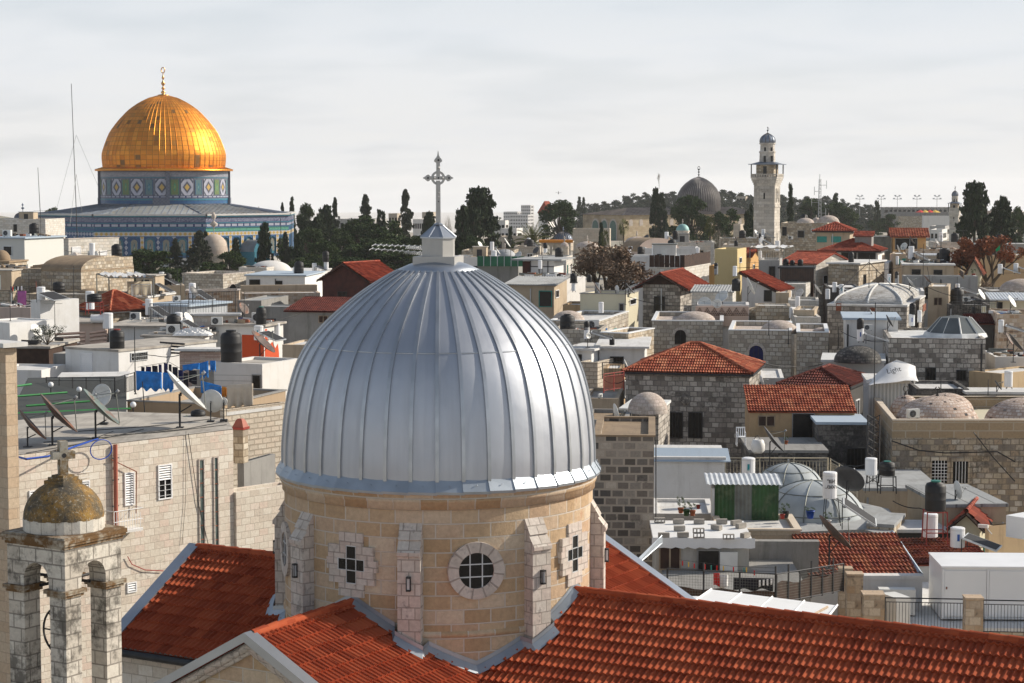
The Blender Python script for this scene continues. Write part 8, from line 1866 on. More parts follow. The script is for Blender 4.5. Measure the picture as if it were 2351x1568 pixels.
#  ROOFTOP THINGS
Z2=zr
def on(u,v,z):return Zp(u,v,z)
for u,v,r,fv,az,el,mt,lb in((68,980,46,1026,106,40,'dish_rust','leftmost big rusty dish tilted skyward on the long stone house roof'),(126,956,60,1022,106,42,'dish_rust','large rusty green dish, second from left on the long roof'),(225,942,58,1006,101,44,'dish_green','large grey green dish, third from left on the long roof'),(419,903,63,982,100,44,'dish_light','largest white dish tilted skyward at the right end of the long roof'),(236,908,26,975,-25,12,'dish_light','round off white dish facing front behind the grey green dish'),(485,922,27,968,165,10,'dish_light','beige round dish seen from behind beside the hanging beige cloth'),(514,921,8,968,160,5,'dish_light','tiny round dish right of the beige dish')):
 P=on(u,fv,Z2);e=dish(P,u,v,r,lb,az,el,mt,d=P.y,pole=0)
 c=W(u,v,P.y);e.location.z=Z2;dz=c.z-Z2
 for ch in e.children:
  if ch.name.startswith('mount'):continue
  ch.location.z=dz-(max(.25,r*P.y/F_*.9))
 mm=[ch for ch in e.children if ch.name.startswith('mount')][0];k=dz/(max(.25,r*P.y/F_*.9));mm.scale=(1,1,k)
for u,v,r,d,mt,lb in((117,883,6.3,96,'globe_white','white globe lamp, leftmost, above the mesh terrace'),(182,894,6.3,92,'globe_white','white globe lamp between the green beams and the railing'),(306,929,7,88,'globe_white','white globe lamp, rightmost, beside the ochre wall'),(429,960,7,82,'globe_yellow','yellowish globe lamp near the foot of the largest white dish')):
 P=W(u,v+22,d);e=E('globe_lamp',P,lb,'lamp','globe lamps');R_=r*d/F_;zz=W(u,v,d).z-P.z;MB().lathe([(R_*sin(pi*i/12)+.001,zz-R_*cos(pi*i/12))for i in range(13)],18,cap=False).build('globe',mt,e);MB().bar((0,0,0),(0,0,zz-R_),.03,5).build('post','iron',e)
def cl(u0,v0,u1,v1,dpx,d,mt,lb,**k):cloth(W(u0,v0,d),W(u1,v1,d),dpx*d/F_,mt,lb,**k)
cl(312,851,371,855,42,97,'blue_tarp','bright blue sheet, left of two, on the ochre terrace wall',cat='tarp',name='tarp',n=20);cl(374,855,398,858,40,96.8,'blue_tarp','narrow bright blue sheet right of the wide one',cat='tarp',name='tarp');cl(419,838,458,833,14,100,'blue_tarp','slanting blue tarp behind the black clothes',cat='tarp',name='tarp');cl(458,834,478,828,36,99,'blue_tarp','blue tarp beside the grey terrace hut',cat='tarp',name='tarp');cl(482,828,495,828,24,99,'blue_tarp','small blue tarp by the pole under the big black tank',cat='tarp',name='tarp')
cl(461,874,508,886,30,95,'blue_tarp','ragged blue tarp left of the beige cloth',cat='tarp',name='tarp');cl(521,884,581,880,54,92.5,'fabric_beige','large beige cloth hanging to dry over the rough stone wall',n=18,wav=.09);cl(510,887,520,889,22,94,'fabric_orange','small orange cloth left of the beige cloth')
for i,(a,b,v,dp,mt)in enumerate(((324,332,842,12,'fabric_dark'),(335,347,841,15,'fabric_navy'),(349,362,839,17,'fabric_dark'),(364,371,836,20,'fabric_navy'),(376,385,833,26,'fabric_navy'),(387,394,836,34,'fabric_dark'),(396,408,842,38,'fabric_dark'),(409,420,849,42,'fabric_navy'),(421,432,856,42,'fabric_dark'),(434,452,850,30,'fabric_dark'))):
 cl(a,v,b,v+1,dp,98,mt,('navy' if 'navy' in mt else 'black')+' garment on the long washing line, '+['first','second','third','fourth','fifth','sixth','seventh','eighth','ninth','tenth'][i]+' from the left',n=4)
cable([W(316,843,98),W(388,831,98),W(434,857,98)],'washing line carrying the dark clothes',r=.01)
for i,v in enumerate((860,873,886)):cable([W(440,v,96),W(582,v+2,92.6)],'thin terrace washing line, '+('upper','middle','lower')[i]+' of three',r=.008,mat='galv')
cl(40,668,60,668,30,152,'fabric_pink','pink garment drying at the far left terrace',n=5)
for i in range(7):cl(24+i*4,657+(i%3),27+i*4,657+(i%3),9,152.5,('fabric_navy','fabric_red','teal','fabric_dark','white','fabric_dark','white')[i],('navy sock','red sock','teal sock','dark sock','white sock','black sock','pale sock')[i]+' on the far left terrace line',n=2,wav=.01)
hz=Z2+.03;pts=[on(30,1046,hz),on(60,1054,hz),on(110,1048,hz),on(170,1026,hz),on(205,1014,hz),on(225,1008,hz)];cable(pts,'thick blue and black cable bundle along the roof edge of the long house','blue_pipe',r=.04)
a0=on(205,1014,hz);mb=MB();R_=.45;M_=Matrix((DX,Vector((0,0,1)),NRM)).transposed().to_4x4();c_=W(232,1032,72.3)-a0
mb.path([c_+DX*(.48*cos(2*pi*i/24))+Vector((0,0,1))*(.36*sin(2*pi*i/24))for i in range(25)],.022,5);o=mb.build('hose_loop','blue_pipe',None,loc=a0);tag(o,'blue hose loop hanging over the long house roof edge beside the red drain pipe','hose')
for i,(p,q)in enumerate((((60,1040),(330,985)),((100,1015),(415,982)),((240,1000),(520,975)),((330,995),(525,966)),((180,990),(500,960)),((120,1035),(260,990)))):cable([on(*p,hz),on((p[0]+q[0])/2,(p[1]+q[1])/2+4,hz),on(*q,hz)],'black cable snaking over the long flat roof, '+('first','second','third','fourth','fifth','sixth')[i]+' from the front',r=.014)
ITEMS='''T 531 836 757 49 @106.5 biggest black tank on the corner of the tall stucco house
T 217 722 674 34 @131 black tank on the tall iron stand before the red hipped roof
T 269 800 755 34 @121 black tank with red lid above the white cube house
T 455 968 940 34 @82 small black tank behind the largest white dish
T 46 666 640 29 F4d black tank by the far left clothes line
T 161 664 640 26 F4d black tank before the barrel vaulted building
T 595 747 706 24 M5 black tank standing on the orange painted hut
T 748 601 576 15 @226 black tank stacked over a boiler near the brown wooden house
W 248 759 718 24 @131 white upright boiler right of the iron tank stand
W 207 716 668 20 @134 white boiler half hidden behind the tall stand tank
W 5 708 674 20 M1 white boiler at the far left edge
W 594 785 747 22 @134 white labelled boiler against the orange painted wall
W 687 621 601 11 @226 white boiler, left of three behind the silver dome
W 722 624 604 11 @226 white boiler, middle of three behind the silver dome
W 749 622 601 11 @226 white boiler under the stacked black tank
W 636 775 742 14 @138 small white boiler at the right of the orange painted hut
T 1317 650 627 16 @158 black tank on a ladder stand left of the cream cube house
W 1317 671 652 10 @158 white boiler under the ladder stand tank
T 1353 648 630 12 @154 black tank over a grey boiler on the cream cube house
G 1353 669 648 12 R4 grey boiler on the left of the cream cube house roof
W 1380 722 700 12 @143 white boiler in front of the cream cube house
T 1347 758 737 13 @127.5 black tank over the white boiler right of the silver dome
W 1347 782 758 13 @127.5 white boiler with sloping collector right of the silver dome
T 1551 550 530 14 @241 black tank on the skyline below the turquoise dome
T 1548 581 567 10 @214 black tank above the dark fenced terrace
T 1471 585 566 15 @232 black tank beside the plastered barrel vault
T 1252 570 557 10 @236 black tank left of the stone arcade
W 1252 582 570 9 @236 white boiler left of the stone arcade
T 1745 547 535 6 @238 black tank right of the tall minaret base
W 1745 560 547 6 @238 white boiler right of the tall minaret base
T 1806 608 592 13 R15c upright black tank, left of three on the timber balcony house
T 1821 608 595 11 R15c round black tank, middle of three on the timber balcony house
T 1841 606 591 13 R15c black tank, right of three on the timber balcony house
T 1954 602 578 13 R16 black tank on the old stone house with white roof
T 1690 668 639 20 @150 fat black tank behind the white block walled house
W 1687 637 619 10 @156 white boiler above the fat black tank
T 1644 617 603 9 @176 black tank over the grey boiler by the yellow block house
G 1644 633 618 9 @176 grey boiler by the yellow block house
W 1916 674 655 11 @156 white boiler, left of the pair near the cross ribbed dome
W 1932 679 655 11 @155 white boiler, right of the pair near the cross ribbed dome
W 1900 690 670 11 @154 tilted white boiler left of the cross ribbed dome
W 1831 708 687 11 @150 white boiler above the small white hut
W 1816 734 715 9 @146 white boiler on the side of the small white hut
T 1975 756 730 16 @119.5 black tank over the painted white boiler by the stained dome
W 1975 787 756 16 @119.5 white boiler over the black stained dome
W 2041 655 638 9 @160 white boiler right behind the cross ribbed dome
T 2059 639 623 9 @160 black tank over a grey boiler behind the cross ribbed dome
G 2059 656 639 9 @160 grey boiler behind the cross ribbed dome
W 2198 678 660 10 @154 white boiler right of the ochre tower house
W 2296 631 609 11 @166 white boiler, left of the far right pair
W 2332 629 607 11 @166 white boiler, right of the far right pair
T 2095 722 695 15 @129 black tank in the rusty frame left of the hexagonal lantern
W 2093 752 722 14 @129 white boiler in the rusty frame left of the hexagonal lantern
W 2111 744 720 10 @130 slim white boiler beside the rusty frame
W 2298 767 741 13 @124 white boiler right of the hexagonal lantern
W 2315 893 851 19 @109 white boiler by the ochre curved wall at right
W 1999 1131 1050 28 @88 white boiler on tall legs left of the green lidded tank
T 2036 1131 1057 36 @88.5 squat black tank with green lid by the domed house
W 1904 1206 1081 33 @81 white boiler lettered in Hebrew by the metal sheeted domes
T 2146 1246 1100 48 @78 large black tank with orange cloth on a tall red stand
W 2135 1240 1177 35 @79.5 white boiler standing under the red tank stand
W 2198 1262 1241 34 @77.5 low white boiler top on the dark red roof
W 1718 1099 1050 31 @83 white boiler with teal label behind the green shed
T 2235 720 706 10 @144 small black tank before the shadowed old wall
T 650 640 622 9 @228 black dome shaped tank near the white shallow dome
W 1745 598 584 8 @184 white boiler on the grey balcony house
T 2098 602 590 9 @190 black tank on the long tan house
W 1240 620 602 10 @180 white boiler hung on the white panelled shack
T 1405 792 775 12 @127 small black tank on the white roofed workshop
W 2060 610 596 7 @188 white cabinet boiler by the turquoise shutters
T 2155 596 580 10 @198 black tank on the white lean-to roof
W 2186 600 582 8 @198 white boiler beside the white lean-to
T 2320 600 584 11 @228 black tank on the brownish flat building
W 1445 590 574 8 @236 white boiler behind the leafless tree
W 1602 586 571 8 @228 white boiler below the turquoise dome
T 1690 565 552 9 @236 black tank on the stone terrace under the minaret'''
STAND={217:.61,269:0,1317:.15,1999:.0,2036:.55,2146:.52}
for ln in ITEMS.split('\n'):
 k,u,vb,vt,wp,h,lb=ln.split(' ',6);u,vb,vt,wp=map(float,(u,vb,vt,wp));hh=W(u,vb,float(h[1:]))if h[0]=='@' else h
 if k=='T':tank(hh,u,vb,vt,lb,wp,stand=STAND.get(int(u),0),lid='green_lid' if 'green lid' in lb or 'orange' in lb else 'redpaint' if 'red lid' in lb else 'black')
 else:
  e=boiler(hh,u,vb,vt,lb,panel={5:2.2,594:1.6,1347:1.6,1904:1.9,2198:1.2,2296:1.3,2332:1.2,2298:1.3,1932:0,1687:0,1916:-.9,1975:1.4,722:1.4}.get(int(u),0),mat='white' if k=='W' else 'grey',stand={1904:.85,1999:.85}.get(int(u),.2),lab='label_teal' if int(u)in(594,1718,1932,2041)else 'label_blue' if int(u)in(1975,2198,2093)else None)
  for c in e.children:
   if c.name.startswith('tank'):
    H_=max(.9,(vb-vt)*e.location.y/F_);s_=wp*e.location.y/F_/2/(H_*.19);c.scale=(s_,s_,1)
  if u==1904:
   rz_=-e.rotation_euler.z;y_=-33*81/F_/2-.03;zz=(1206-1108)/F_*81
   for txt,dz,sz in(('רוא',.13,.24),('עבטה',-.10,.19)):text_mesh(txt,sz,'black',e,Matrix.Rotation(rz_,4,'Z')@Matrix.Translation((0,y_,zz+dz))@Matrix.Rotation(pi/2,4,'X'),bold=.006)
  if u==1718:
   rz_=-e.rotation_euler.z;y_=-31*83/F_/2-.03;zz=(1099-1083)/F_*83
   M_=Matrix.Rotation(rz_,4,'Z')@Matrix.Translation((0,y_,zz))@Matrix.Rotation(pi/2,4,'X')@Matrix.Rotation(pi/2,4,'Z');text_mesh('ideal',.15,'white',e,M_)
P=W(227,742,131);e=E('solar_boiler',P,'white horizontal boiler in the iron tank stand','water boiler');MB().bar((-.5,0,.3),(.5,0,.3),.28,16).build('tank','white',e);MB().box(-.4,.4,-.1,.1,0,.06).build('foot','iron',e)
for ln in '''108 681 15 142 40 15 dish_light white round dish on the far left white wall
224 600 6 172 60 10 dish_light small white dish on the gable of the barrel vaulted building
600 789 36 128 60 42 dish_rust rusty dish tilted skyward by the orange painted hut
494 803 7 120 60 10 dish_light small white dish above the thin brick wall
1163 558 13 228 60 30 dish_light white dish beside the grey metal dome
1142 577 9 228 60 30 dish_light smaller white dish left of the grey metal dome
1370 662 14 153 60 30 dish_rust rusty dish on the cream cube roof
1415 666 11 153 85 0 dish_light thin edge on dish on the cream cube roof
1445 664 15 153 60 35 dish_dark black dish at the right of the cream cube roof
1658 682 16 147 -40 35 dish_light grey dish with arm over the whitewashed yard
1618 697 15 147 -10 15 dish_light pale half hidden dish behind the lattice parapet
1720 658 21 150 65 20 dish_light big pale dish left of the white gabled house
1646 697 10 146 0 5 dish_light round pale dish right end of the whitewashed yard
1484 548 10 248 -60 25 dish_dark dark dish near the skyline left of the turquoise dome
1516 557 9 246 60 20 dish_rust rusty dish near the skyline left of the turquoise dome
1690 552 10 262 60 20 dish_dark dark dish at the foot of the tall minaret
1876 665 14 158 65 30 dish_light pale dish under the arched window gable
1835 676 14 160 -60 30 dish_light large grey dish below the timber balcony
1850 715 12 148 60 35 dish_light beige dish behind the stone wing
2090 650 15 156 60 35 dish_light grey dish behind the cross ribbed dome
2130 645 15 156 60 40 dish_rust rusty brown dish left of the ochre tower top
2062 573 11 212 60 20 dish_light pale dish right of the broad red hipped roof
2093 553 11 214 60 30 dish_dark black dish before the dark glazed house
2040 738 16 126 60 25 dish_dark black dish on the pale blue roofed hut
2076 566 9 212 -50 20 dish_light second pale dish right of the broad red roof
2330 790 26 122 60 35 dish_dark large black dish at the right edge
2290 885 13 112 60 30 dish_dark black dish by the ochre curved wall
1747 876 14 108 70 10 dish_light white dish at the corner of the red hipped house
1411 949 22 98 75 8 dish_light white dish on the brown roofed tower, front one
1772 1013 37 92 60 35 dish_dark large black dish before the red tiled house
1946 1104 38 84 120 30 dish_dark dark grey dish right of the Hebrew lettered boiler
1910 1228 52 71 72 38 dish_rust large rusty dish over the weathered red roof
2196 1125 21 85 75 5 dish_light thin white dish on the grey felt roof
2280 1215 24 81 60 30 dish_dark grey dish near the right edge wall
1350 771 7 126 40 5 dish_light little round dish under the boiler collector
1806 762 8 134 20 10 dish_light little dish on the stone wing roof
2000 720 10 132 60 20 dish_light small dish behind the stained dome
1436 835 10 114 60 20 dish_light small dish by the ochre yard
'''.strip().split('\n'):
 u,v,r,d,az,el,mt,lb=ln.split(' ',7);dish(float(d),0,0,1,lb,float(az),float(el),mt,d=None)if False else dish(0,float(u),float(v),float(r),lb,float(az)+(26 if float(az)>55 else 0),float(el)+4,mt,d=float(d),pole=.5)
ac(139,1993,759,19,'air conditioner on the pale blue roofed hut')if False else None
for u,vb,wp,d,yaw,lb in((498,747,26,132,5,'white air conditioner with round fan on the kerb before the metal shed'),(1993,759,19,127.2,-8,'air conditioner on the white hut with pale blue roof'),(2219,694,17,146,0,'air conditioner on a bracket before the shadowed old wall'),(2096,961,30,99.5,20,'boxy air conditioner behind the parapet of the domed house'),(1378,914,14,106,60,'grilled air conditioner left of the red hipped house'),(1448,572,9,240,0,'small air conditioner by the barrel vault'),(1478,573,8,240,0,'small air conditioner left of the dark fenced terrace')):ac(W(u,vb,d),u,vb,wp,lb,yaw)
ac(Zp(2058,1412,z47),0,0,84,'large white air conditioner behind the railing on the terrace',-5)
for u,vb,vt,d,ln_,yg,lb in((178,560,195,236,-8,0,'very tall thin radio mast left of the golden dome'),(93,500,385,280,-4,0,'shorter thin mast at the far left skyline'),(2004,1110,690,93,0,0,'tall black pole beside the lattice mast before the domed house'),(1995,660,585,150,0,0,'guyed steel pole on the cross ribbed dome'),(2119,655,560,165,0,0,'thin whip aerial behind the ochre tower house'),(2138,660,612,152,-10,0,'leaning black whip aerial on the ochre tower'),(311,905,750,99,0,0,'black pole at the corner of the blue sheets'),(333,955,875,93,-5,0,'thin black pole with a knob before the ochre wall'),(120,740,640,145,0,1,'aerial mast behind the far left white wall'),(170,700,610,155,0,1,'aerial by the barrel vaulted building'),(88,728,645,143,-4,0,'pink vent pipe on the far left terrace'),(1765,770,735,131,0,0,'thin rod on the stone wing parapet'),(1810,790,752,131,0,0,'second thin rod on the stone wing'),(1925,800,750,128,0,0,'thin pole right of the stone wing'),(1733,640,600,180,0,1,'aerial near the grey balcony house'),(1436,700,640,151,0,1,'aerial on the cream cube house'),(1600,560,520,262,0,1,'aerial below the turquoise dome'),(2160,590,540,210,0,1,'aerial on the terrace by the small minaret'),(2160,900,860,112,0,0,'rusty bar on the dark terrace by the stone hall'),(2268,930,870,110,0,0,'fence bar by the ochre curved wall'),(2195,960,900,108,0,0,'thin pole behind the studded domes'),(645,560,500,300,0,0,'thin pole by the shrine corner trees')):
 P=W(u,vb,d);H_=(vb-vt)*d/F_;e=pole(P,u,vb,vt,lb,r=.05 if d>200 else.03,mat='pipe_red' if 'pink' in lb else 'iron',lean=ln_,yagi=yg)
P=W(177,560,236)
for i,(u,v)in enumerate(((130,480),(248,480),(190,500),(160,520))):cable([W(175,310 if i<2 else 400,236),W(u,v,232)],'guy wire of the tall radio mast, '+('left','right','inner right','inner left')[i],'galv',.018)
for i,(u,v)in enumerate(((1924,668),(2052,660))):cable([W(1995,602,150),W(u,v,148)],'guy wire of the steel pole on the dome, '+('left','right')[i],'iron',.03)
e=E('tv_aerial',W(972,600,60),'pair of long comb television aerials left of the metal lantern','aerial');o=e.location;MB().bar((0,0,-1),(0,0,.75),.03,5).build('mast','iron',e)
for(u0,v0,u1,v1)in((858,562,975,566),(852,571,975,580),(935,568,975,571),(930,579,975,583)):
 a,b_=W(u0,v0,60)-o,W(u1,v1,60)-o;mb=MB().bar(a,b_,.012,4);n=9
 for i in range(n):p=a.lerp(b_,i/n);mb.bar(p-Vector((.05,.2,.03)),p+Vector((.05,.2,.03)),.012,3)
 mb.build('boom','galv_light',e)
def pot(u,vb,wp,d,lb,pm='pot',pl='plant',hp_=1.0,cat='potted plant'):
 P=W(u,vb,d);r=wp*d/F_/2;e=E('plant_pot',P,lb,cat,'potted plants');MB().lathe([(r*.7,0),(r,r*1.6),(r*1.08,r*1.6),(r*1.08,r*1.8),(r*.9,r*1.8)],14,cap=False).build('pot',pm,e)
 if pl:
  cr=TREES[pl][0][0];o=bpy.data.objects.new('foliage',cr);COL.objects.link(o);o.parent=e;o.location=(0,0,r*1.5);o.scale=(r*2.8,r*2.8,r*3*hp_)
for a in((1563,1178,14,77,'orange pot with pink flowers before the white stucco hut','pot','plant',1.5),(1576,1184,16,76.6,'green leafy pot right of the orange pot','green_metal'),(1590,1184,14,76.6,'low green pot left of the green shed'),(1603,1168,10,78,'red tipped over pot near the green shed door','redpaint',None),(1796,1191,12,76.8,'small red pot at the right corner of the green shed','redpaint'),(1804,1188,16,77.5,'flowering pot right of the green shed','iron'),(1860,1190,20,80,'long blue planter box below the metal sheeted dome','blue_pipe','plant',.4),(1901,1208,16,79.5,'white bucket pot beneath the Hebrew lettered boiler','white'),(1805,1020,9,98,'small terracotta pot by the dark doorway'),(2205,634,7,181,'green balcony plant before the orange wall'),(2235,636,9,181,'red flower box before the small cream house','redpaint')):pot(*a)
P=W(1701,1023,95);e=E('plastic_chair',P,'white plastic garden chair before the grey stone house','chair');s=.45
MB().box(-.22,.22,-.22,.22,.42,.45).build('seat','white',e);mb=MB()
for x in(-.2,-.1,0,.1,.2):mb.box(x-.02,x+.02,.20,.23,.45,.85)
mb.box(-.22,.22,.195,.235,.82,.88).build('backrest','white',e)
for x in(-.2,.2):
 for y in(-.2,.2):MB().bar((x*1.1,y*1.1,0),(x,y,.42),.02,5).build('leg','white',e)
 MB().bar((x,-.2,.64),(x,.2,.66),.02,5).bar((x,-.2,.42),(x,-.2,.64),.02,5).build('armrest','white',e)
P=W(1740,1040,93);e=E('sack',P,'big white woven sack before the red tiled house','sack');MB().lathe([(.22,0),(.32,.12),(.33,.4),(.26,.6),(.2,.66),(.18,.6)],10).build('bag','tarp_white',e);MB().path([(-.18,0,.62),(-.1,0,.8),(0,0,.82),(.12,0,.62)],.015,4).build('handle','iron',e)
P=W(1282,443,500);mb=MB();mb.face([(-.9,0,.25),(-.3,-.1,0),(0,.1,0)]);mb.face([(.9,0,.2),(.3,.1,0),(0,-.1,0)][::-1]);mb.lathe([(.01,-.4),(.1,-.1),(.08,.3),(.01,.45)],6,cap=False);o=mb.build('bird','iron',None,loc=P);tag(o,'tiny dark bird flying in the sky left of the palm skyline','bird')
e=E('flag',W(2296,583,186),'green flag on a thin pole behind the rust coloured tree','flag');MB().bar((0,0,-.6),(0,0,.9),.015,4).build('pole','iron',e);mb=MB();mb.face([(0,0,.85),(-.42,.1,.4),(-.32,.15,.2),(0,0,.35)]);mb.build('cloth','flag_green',e)
e=E('lattice_mast',W(2004,1110,92.6),'black lattice mast at the corner of the domed house','mast');mb=MB();hh=(1110-950)/F_*92.6
for x in(-.28,.28):mb.bar((x,0,0),(x,0,hh),.035,4)
for i in range(9):mb.bar((-.28,0,hh*i/9),(.28,0,hh*(i+1)/9),.02,4).bar((.28,0,hh*i/9),(-.28,0,hh*(i+1)/9),.02,4)
mb.build('lattice','iron',e)
railing(W(1665,1100,92),W(1900,1100,93),1.0,'olive metal railing behind the metal sheeted domes',step=.16,mat='tarp_beige');railing(W(1906,1102,92.8),W(1968,1140,88),1.0,'olive railing running down towards the boilers',step=.16,mat='tarp_beige');railing(W(1386,900,110),W(1432,893,113),1.0,'rust red balcony railing left of the red hipped house',step=.14,mat='redpaint');railing(W(1383,868,116),W(1430,866,116),.9,'black railing before the ochre yard wall',step=.16)
#  windows and clutter on bare houses
rnd=random.Random(5)
KW={'pl_white':('white','dark'),'pl_bright':('white','dark'),'st_old':('dark',),'st_dark':('dark',)}
def autowin(h):
 if h.key in('L3','L3b','R36','M9','R37')or any(c.name.split('.')[0]in('window','door')for c in h.e.children):return
 if any(w_ in h.label for w_ in('wall','terrace','parapet','vault','passage','tower right','box','kerb'))and not 'house' in h.label.split()[-6:]:return
 for face,L_ in(('L',h.L1),('R',h.L2)):
  if L_<2.5:continue
  n=min(5,max(1,int(L_/3.2)));M=Matrix.Identity(4)if face=='L' else Matrix(((0,-1,0,0),(1,0,0,0),(0,0,1,0),(0,0,0,1)))
  for i in range(n):
   if rnd.random()<.25:continue
   c=L_*(i+.5+rnd.uniform(-.15,.15))/n;c=-c if face=='L' else c;w_=rnd.uniform(.32,.5);z1=h.H-.8-rnd.uniform(.1,.4);z0=z1-rnd.uniform(.9,1.3);kind=rnd.choice(KW.get(h.wall.data.materials[0].name,('dark','wood','white','green'))if hasattr(h,'wall')else('dark',));fm={'dark':'iron','white':'white','wood':'wood','green':'teal'}[kind];f=.06
   mb=MB();mb.box(c-w_-f,c+w_+f,-.07,.02,z1,z1+f,M).box(c-w_-f,c+w_+f,-.09,.02,z0-f,z0,M).box(c-w_-f,c-w_,-.06,.02,z0,z1,M).box(c+w_,c+w_+f,-.06,.02,z0,z1,M).box(c-.025,c+.025,-.05,.02,z0,z1,M);wn=mb.build('window',fm,h.e);MB().box(c-w_,c+w_,-.02,.015,z0,z1,M).build('pane','glass_dark',wn)
def place(h,m=.6):
 x=-rnd.uniform(m,max(m+.1,h.L1-m));y=rnd.uniform(m,max(m+.1,h.L2-m));w_=Vector((h.C.x,h.C.y,0))+h.X*x+h.Y*y;return Vector((w_.x,w_.y,h.roofz))
def short(l,k):return ' '.join((k+' '+l).split()[:16])
for h in list(HS.values()):
 d=h.C.y
 if d>300:continue
 autowin(h)
 if d>80 and h.L1>3 and hasattr(h,'wall')and rnd.random()<.55:
  x=-h.L1*rnd.choice((.04,.5,.96));MB().bar((x,-.06,h.H-.3),(x,-.06,max(0,h.H-6)),.05,6).build('drain_pipe',rnd.choice(('grey','iron','galv_light')),h.e)
 flat=abs(h.roofz-h.zt)<.5 and h.L1>3 and h.L2>2.5 and not any(c.name.startswith(('tile_roof','metal_roof','dome','vault'))for c in h.e.children)
 if not flat or h.key in('R40','R47','R39','R41','M7','L3','R36','R34','R41b','R31','R34d','X6','R36w','R34b','R30','R4','R29','R20','M6','M3','R25','M8','M6b','R27c','M3t','R37')or 'wall'==h.e['category']:continue
 s_=F_/d
 if rnd.random()<.45:P=place(h);boiler(P,0,1.4*s_,0,short(h.label,'white boiler on the'),panel=rnd.choice((0,1.2,-1.2)),stand=.3)
 if rnd.random()<.35:P=place(h);tank(P,0,1.3*s_,0,short(h.label,'black tank on the'),1.0*s_)
 if rnd.random()<.35:P=place(h);u_,v_=pix(P+Vector((0,0,.9)));dish(0,u_,v_,.45*s_,short(h.label,'dish on the'),rnd.choice((60,70,-50)),32,rnd.choice(('dish_light','dish_dark','dish_rust')),d=P.y,pole=.5)
 if rnd.random()<.4:P=place(h);pole(P,0,rnd.uniform(1.8,3.2)*s_,0,short(h.label,'aerial on the'),yagi=True)
 if rnd.random()<.22:P=place(h);ac(P,0,0,.9*s_,short(h.label,'air conditioner on the'),rnd.uniform(-40,20))
 if rnd.random()<.16 and d>150:
  P=place(h,1.3);e=E('roof_hut',P,short(h.label,'stair hut on the'),'hut',rz=radians(h.a*57.3 if False else math.degrees(h.a)));a_,b_,c_=rnd.uniform(.8,1.3),rnd.uniform(.8,1.2),rnd.uniform(1.2,1.9);MB().box(-a_,a_,-b_,b_,0,c_).build('wall',rnd.choice(('pl_grey','pl_white','st_tan','pl_tan','pl_conc')),e);MB().box(-a_-.12,a_+.12,-b_-.12,b_+.12,c_+.001,c_+.09).build('roof',rnd.choice(('rf_grey','rf_dirty','galv')),e);MB().box(-.35,.3,-b_-.03,-b_+.02,0,c_*.8).build('door',rnd.choice(('wood','iron','white_ac')),e)
 if rnd.random()<.6 or h.key in('M2q','M2r','M5','M2p','R26d','R26f'):
  P=place(h,1.2);mb=MB();mts=['wood','tarp_white','galv','rust','blue_tarp','iron','white_ac'];rx,ry=min(3.0,h.L1*.42),min(2.2,h.L2*.4)
  for i in range(26):
   x,y=rnd.uniform(-rx,rx),rnd.uniform(-ry,ry);l,w_,t_=rnd.uniform(.2,1.3),rnd.uniform(.04,.28),rnd.uniform(.03,.25);mb.box(-l/2,l/2,-w_/2,w_/2,0,t_,Matrix.Translation((x,y,rnd.uniform(.0,.1)))@Matrix.Rotation(rnd.uniform(-.5,.5)+(pi/2 if rnd.random()<.2 else 0),4,'Z')@Matrix.Rotation(rnd.uniform(-.12,.12),4,'Y'),mi=rnd.choice((0,0,1,1,2,3,5,6,4)if rnd.random()<.3 else(0,1,2,3,5,6)))
  q=h.loc(P);c0=Vector((h.C.x,h.C.y,0))+h.X*(-h.L1/2)+h.Y*(h.L2/2);o=mb.build('roof_scrap',mts,None,loc=(c0.x,c0.y,h.roofz),rot=h.a);tag(o,short(h.label,'scrap lumber strewn on the'),'scrap');o['kind']='stuff'
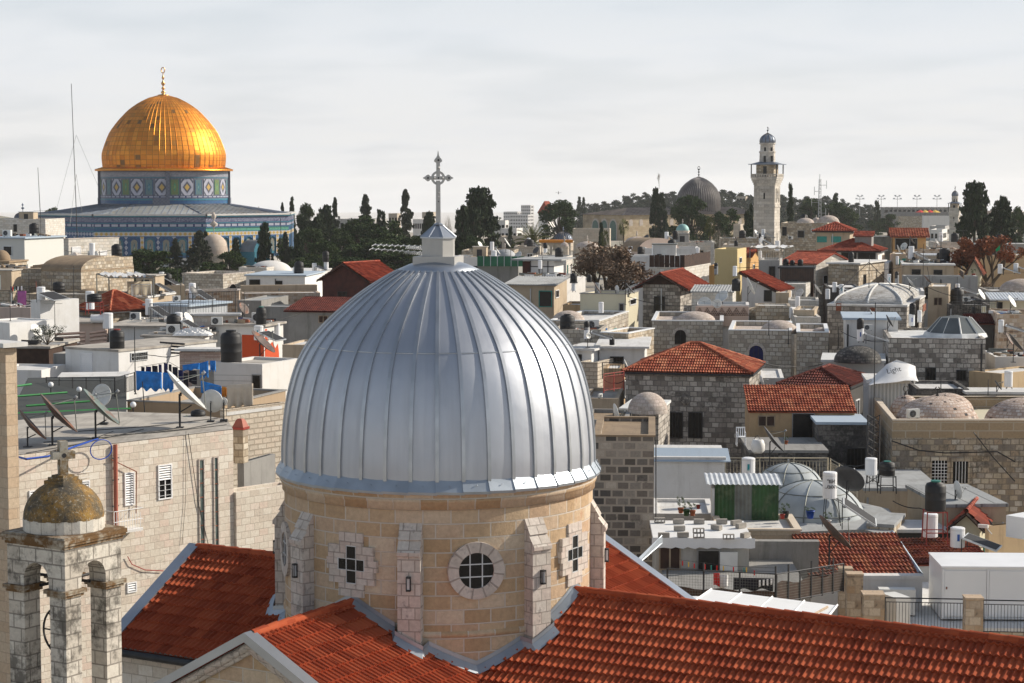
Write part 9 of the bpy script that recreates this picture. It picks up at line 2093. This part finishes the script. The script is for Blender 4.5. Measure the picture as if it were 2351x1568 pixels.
for i,(u0,v0,d0,u1,v1,d1,lb)in enumerate(((1320,600,180,1480,655,158,'between the panelled shack and the timber gable'),(1440,680,151,1600,700,150,'from the cream cube house to the whitewashed yard'),(1640,610,184,1790,600,178,'from the yellow house to the grey balcony house'),(1905,612,181,2075,612,184,'from the white roofed stone house to the long tan house'),(2131,660,150,2290,690,142,'from the ochre tower to the awning roof'),(1930,760,128,2040,782,120,'before the pale blue roofed hut'),(1385,870,112,1437,870,111,'left of the red hipped house'),(1900,1060,95,2000,1060,90,'by the lattice mast'),(2050,1150,86,2170,1165,84,'across the grey felt roof'),(520,740,138,690,720,150,'above the orange painted hut'),(150,575,188,268,570,192,'across the shuttered stone house'),(60,690,140,250,700,150,'over the white stair wall house'),(1506,1010,74,1506,1260,73.5,'hanging down the blackened stone tower'),(1745,830,116,1890,835,119,'from the red hips to the stained dome'),(300,800,122,413,815,120,'on the white cube house'))):cable([W(u0,v0,d0),W((u0+u1)/2,(v0+v1)/2+9,(d0+d1)/2),W(u1,v1,d1)],'thin black cable '+lb,r=.022,sag=.1)
tree('bush',108,740,84,127,'grey green olive bush on the far left terrace',vb=792)
P=HS['M2r'].at(440,770);mb=MB();N=16;gh=[[(.10+.32*sin(pi*i/N)*sin(pi*j/N)*(1+.5*sin(i*2.1+j*1.3)))for j in range(N+1)]for i in range(N+1)]
for i in range(N):
 for j in range(N):mb.face([(-1.3+2.6*a/N,-.7+1.4*b_/N,gh[a][b_]if 0<a<N and 0<b_<N else 0)for a,b_ in((i,j),(i+1,j),(i+1,j+1),(i,j+1))])
o=mb.build('plastic_sheet','tarp_white',None,loc=P);tag(o,'crumpled white plastic sheet heap on the low shed roof behind the laundry','sheet')
e=E('security_camera',W(2262,1212,79.5),'white security camera at the top of the stained ochre wall','camera',rz=radians(-30));MB().box(-.28,.12,-.07,.07,0,.13).build('housing','white_ac',e);MB().bar((.05,0,0),(.25,.1,-.25),.02,4).build('bracket','grey',e)
A,B,C_,D_=W(1456,1293,66),W(1464,1297,66),W(1522,1246,68),W(1520,1230,68);mb=MB();t_=Vector((0,.03,.03));q=[p-A for p in(A,B,C_,D_)];mb.face(q);mb.face([p+t_ for p in q][::-1]);[mb.face([q[(i+1)%4],q[i],q[i]+t_,q[(i+1)%4]+t_])for i in range(4)];o=mb.build('metal_sheet','metal_flash',None,loc=A);tag(o,'bent grey metal sheet leaning beside the blackened stone tower','metal sheet')
#  air
bx=MB().box(-7000,9000,-200,14500,-400,45,top=True,bot=True);hz_=bx.build('haze','iron',None);m=bpy.data.materials.new('haze');m.use_nodes=True;t=m.node_tree;t.nodes.clear()
vo=nd(t,'ShaderNodeVolumePrincipled',{'Density':0.00008,'Color':(0.97,0.985,1.0,1)});vo.inputs['Anisotropy'].default_value=.1
oo=nd(t,'ShaderNodeOutputMaterial');t.links.new(vo.outputs[0],oo.inputs['Volume']);hz_.data.materials.clear();hz_.data.materials.append(m);hz_['kind']='stuff'
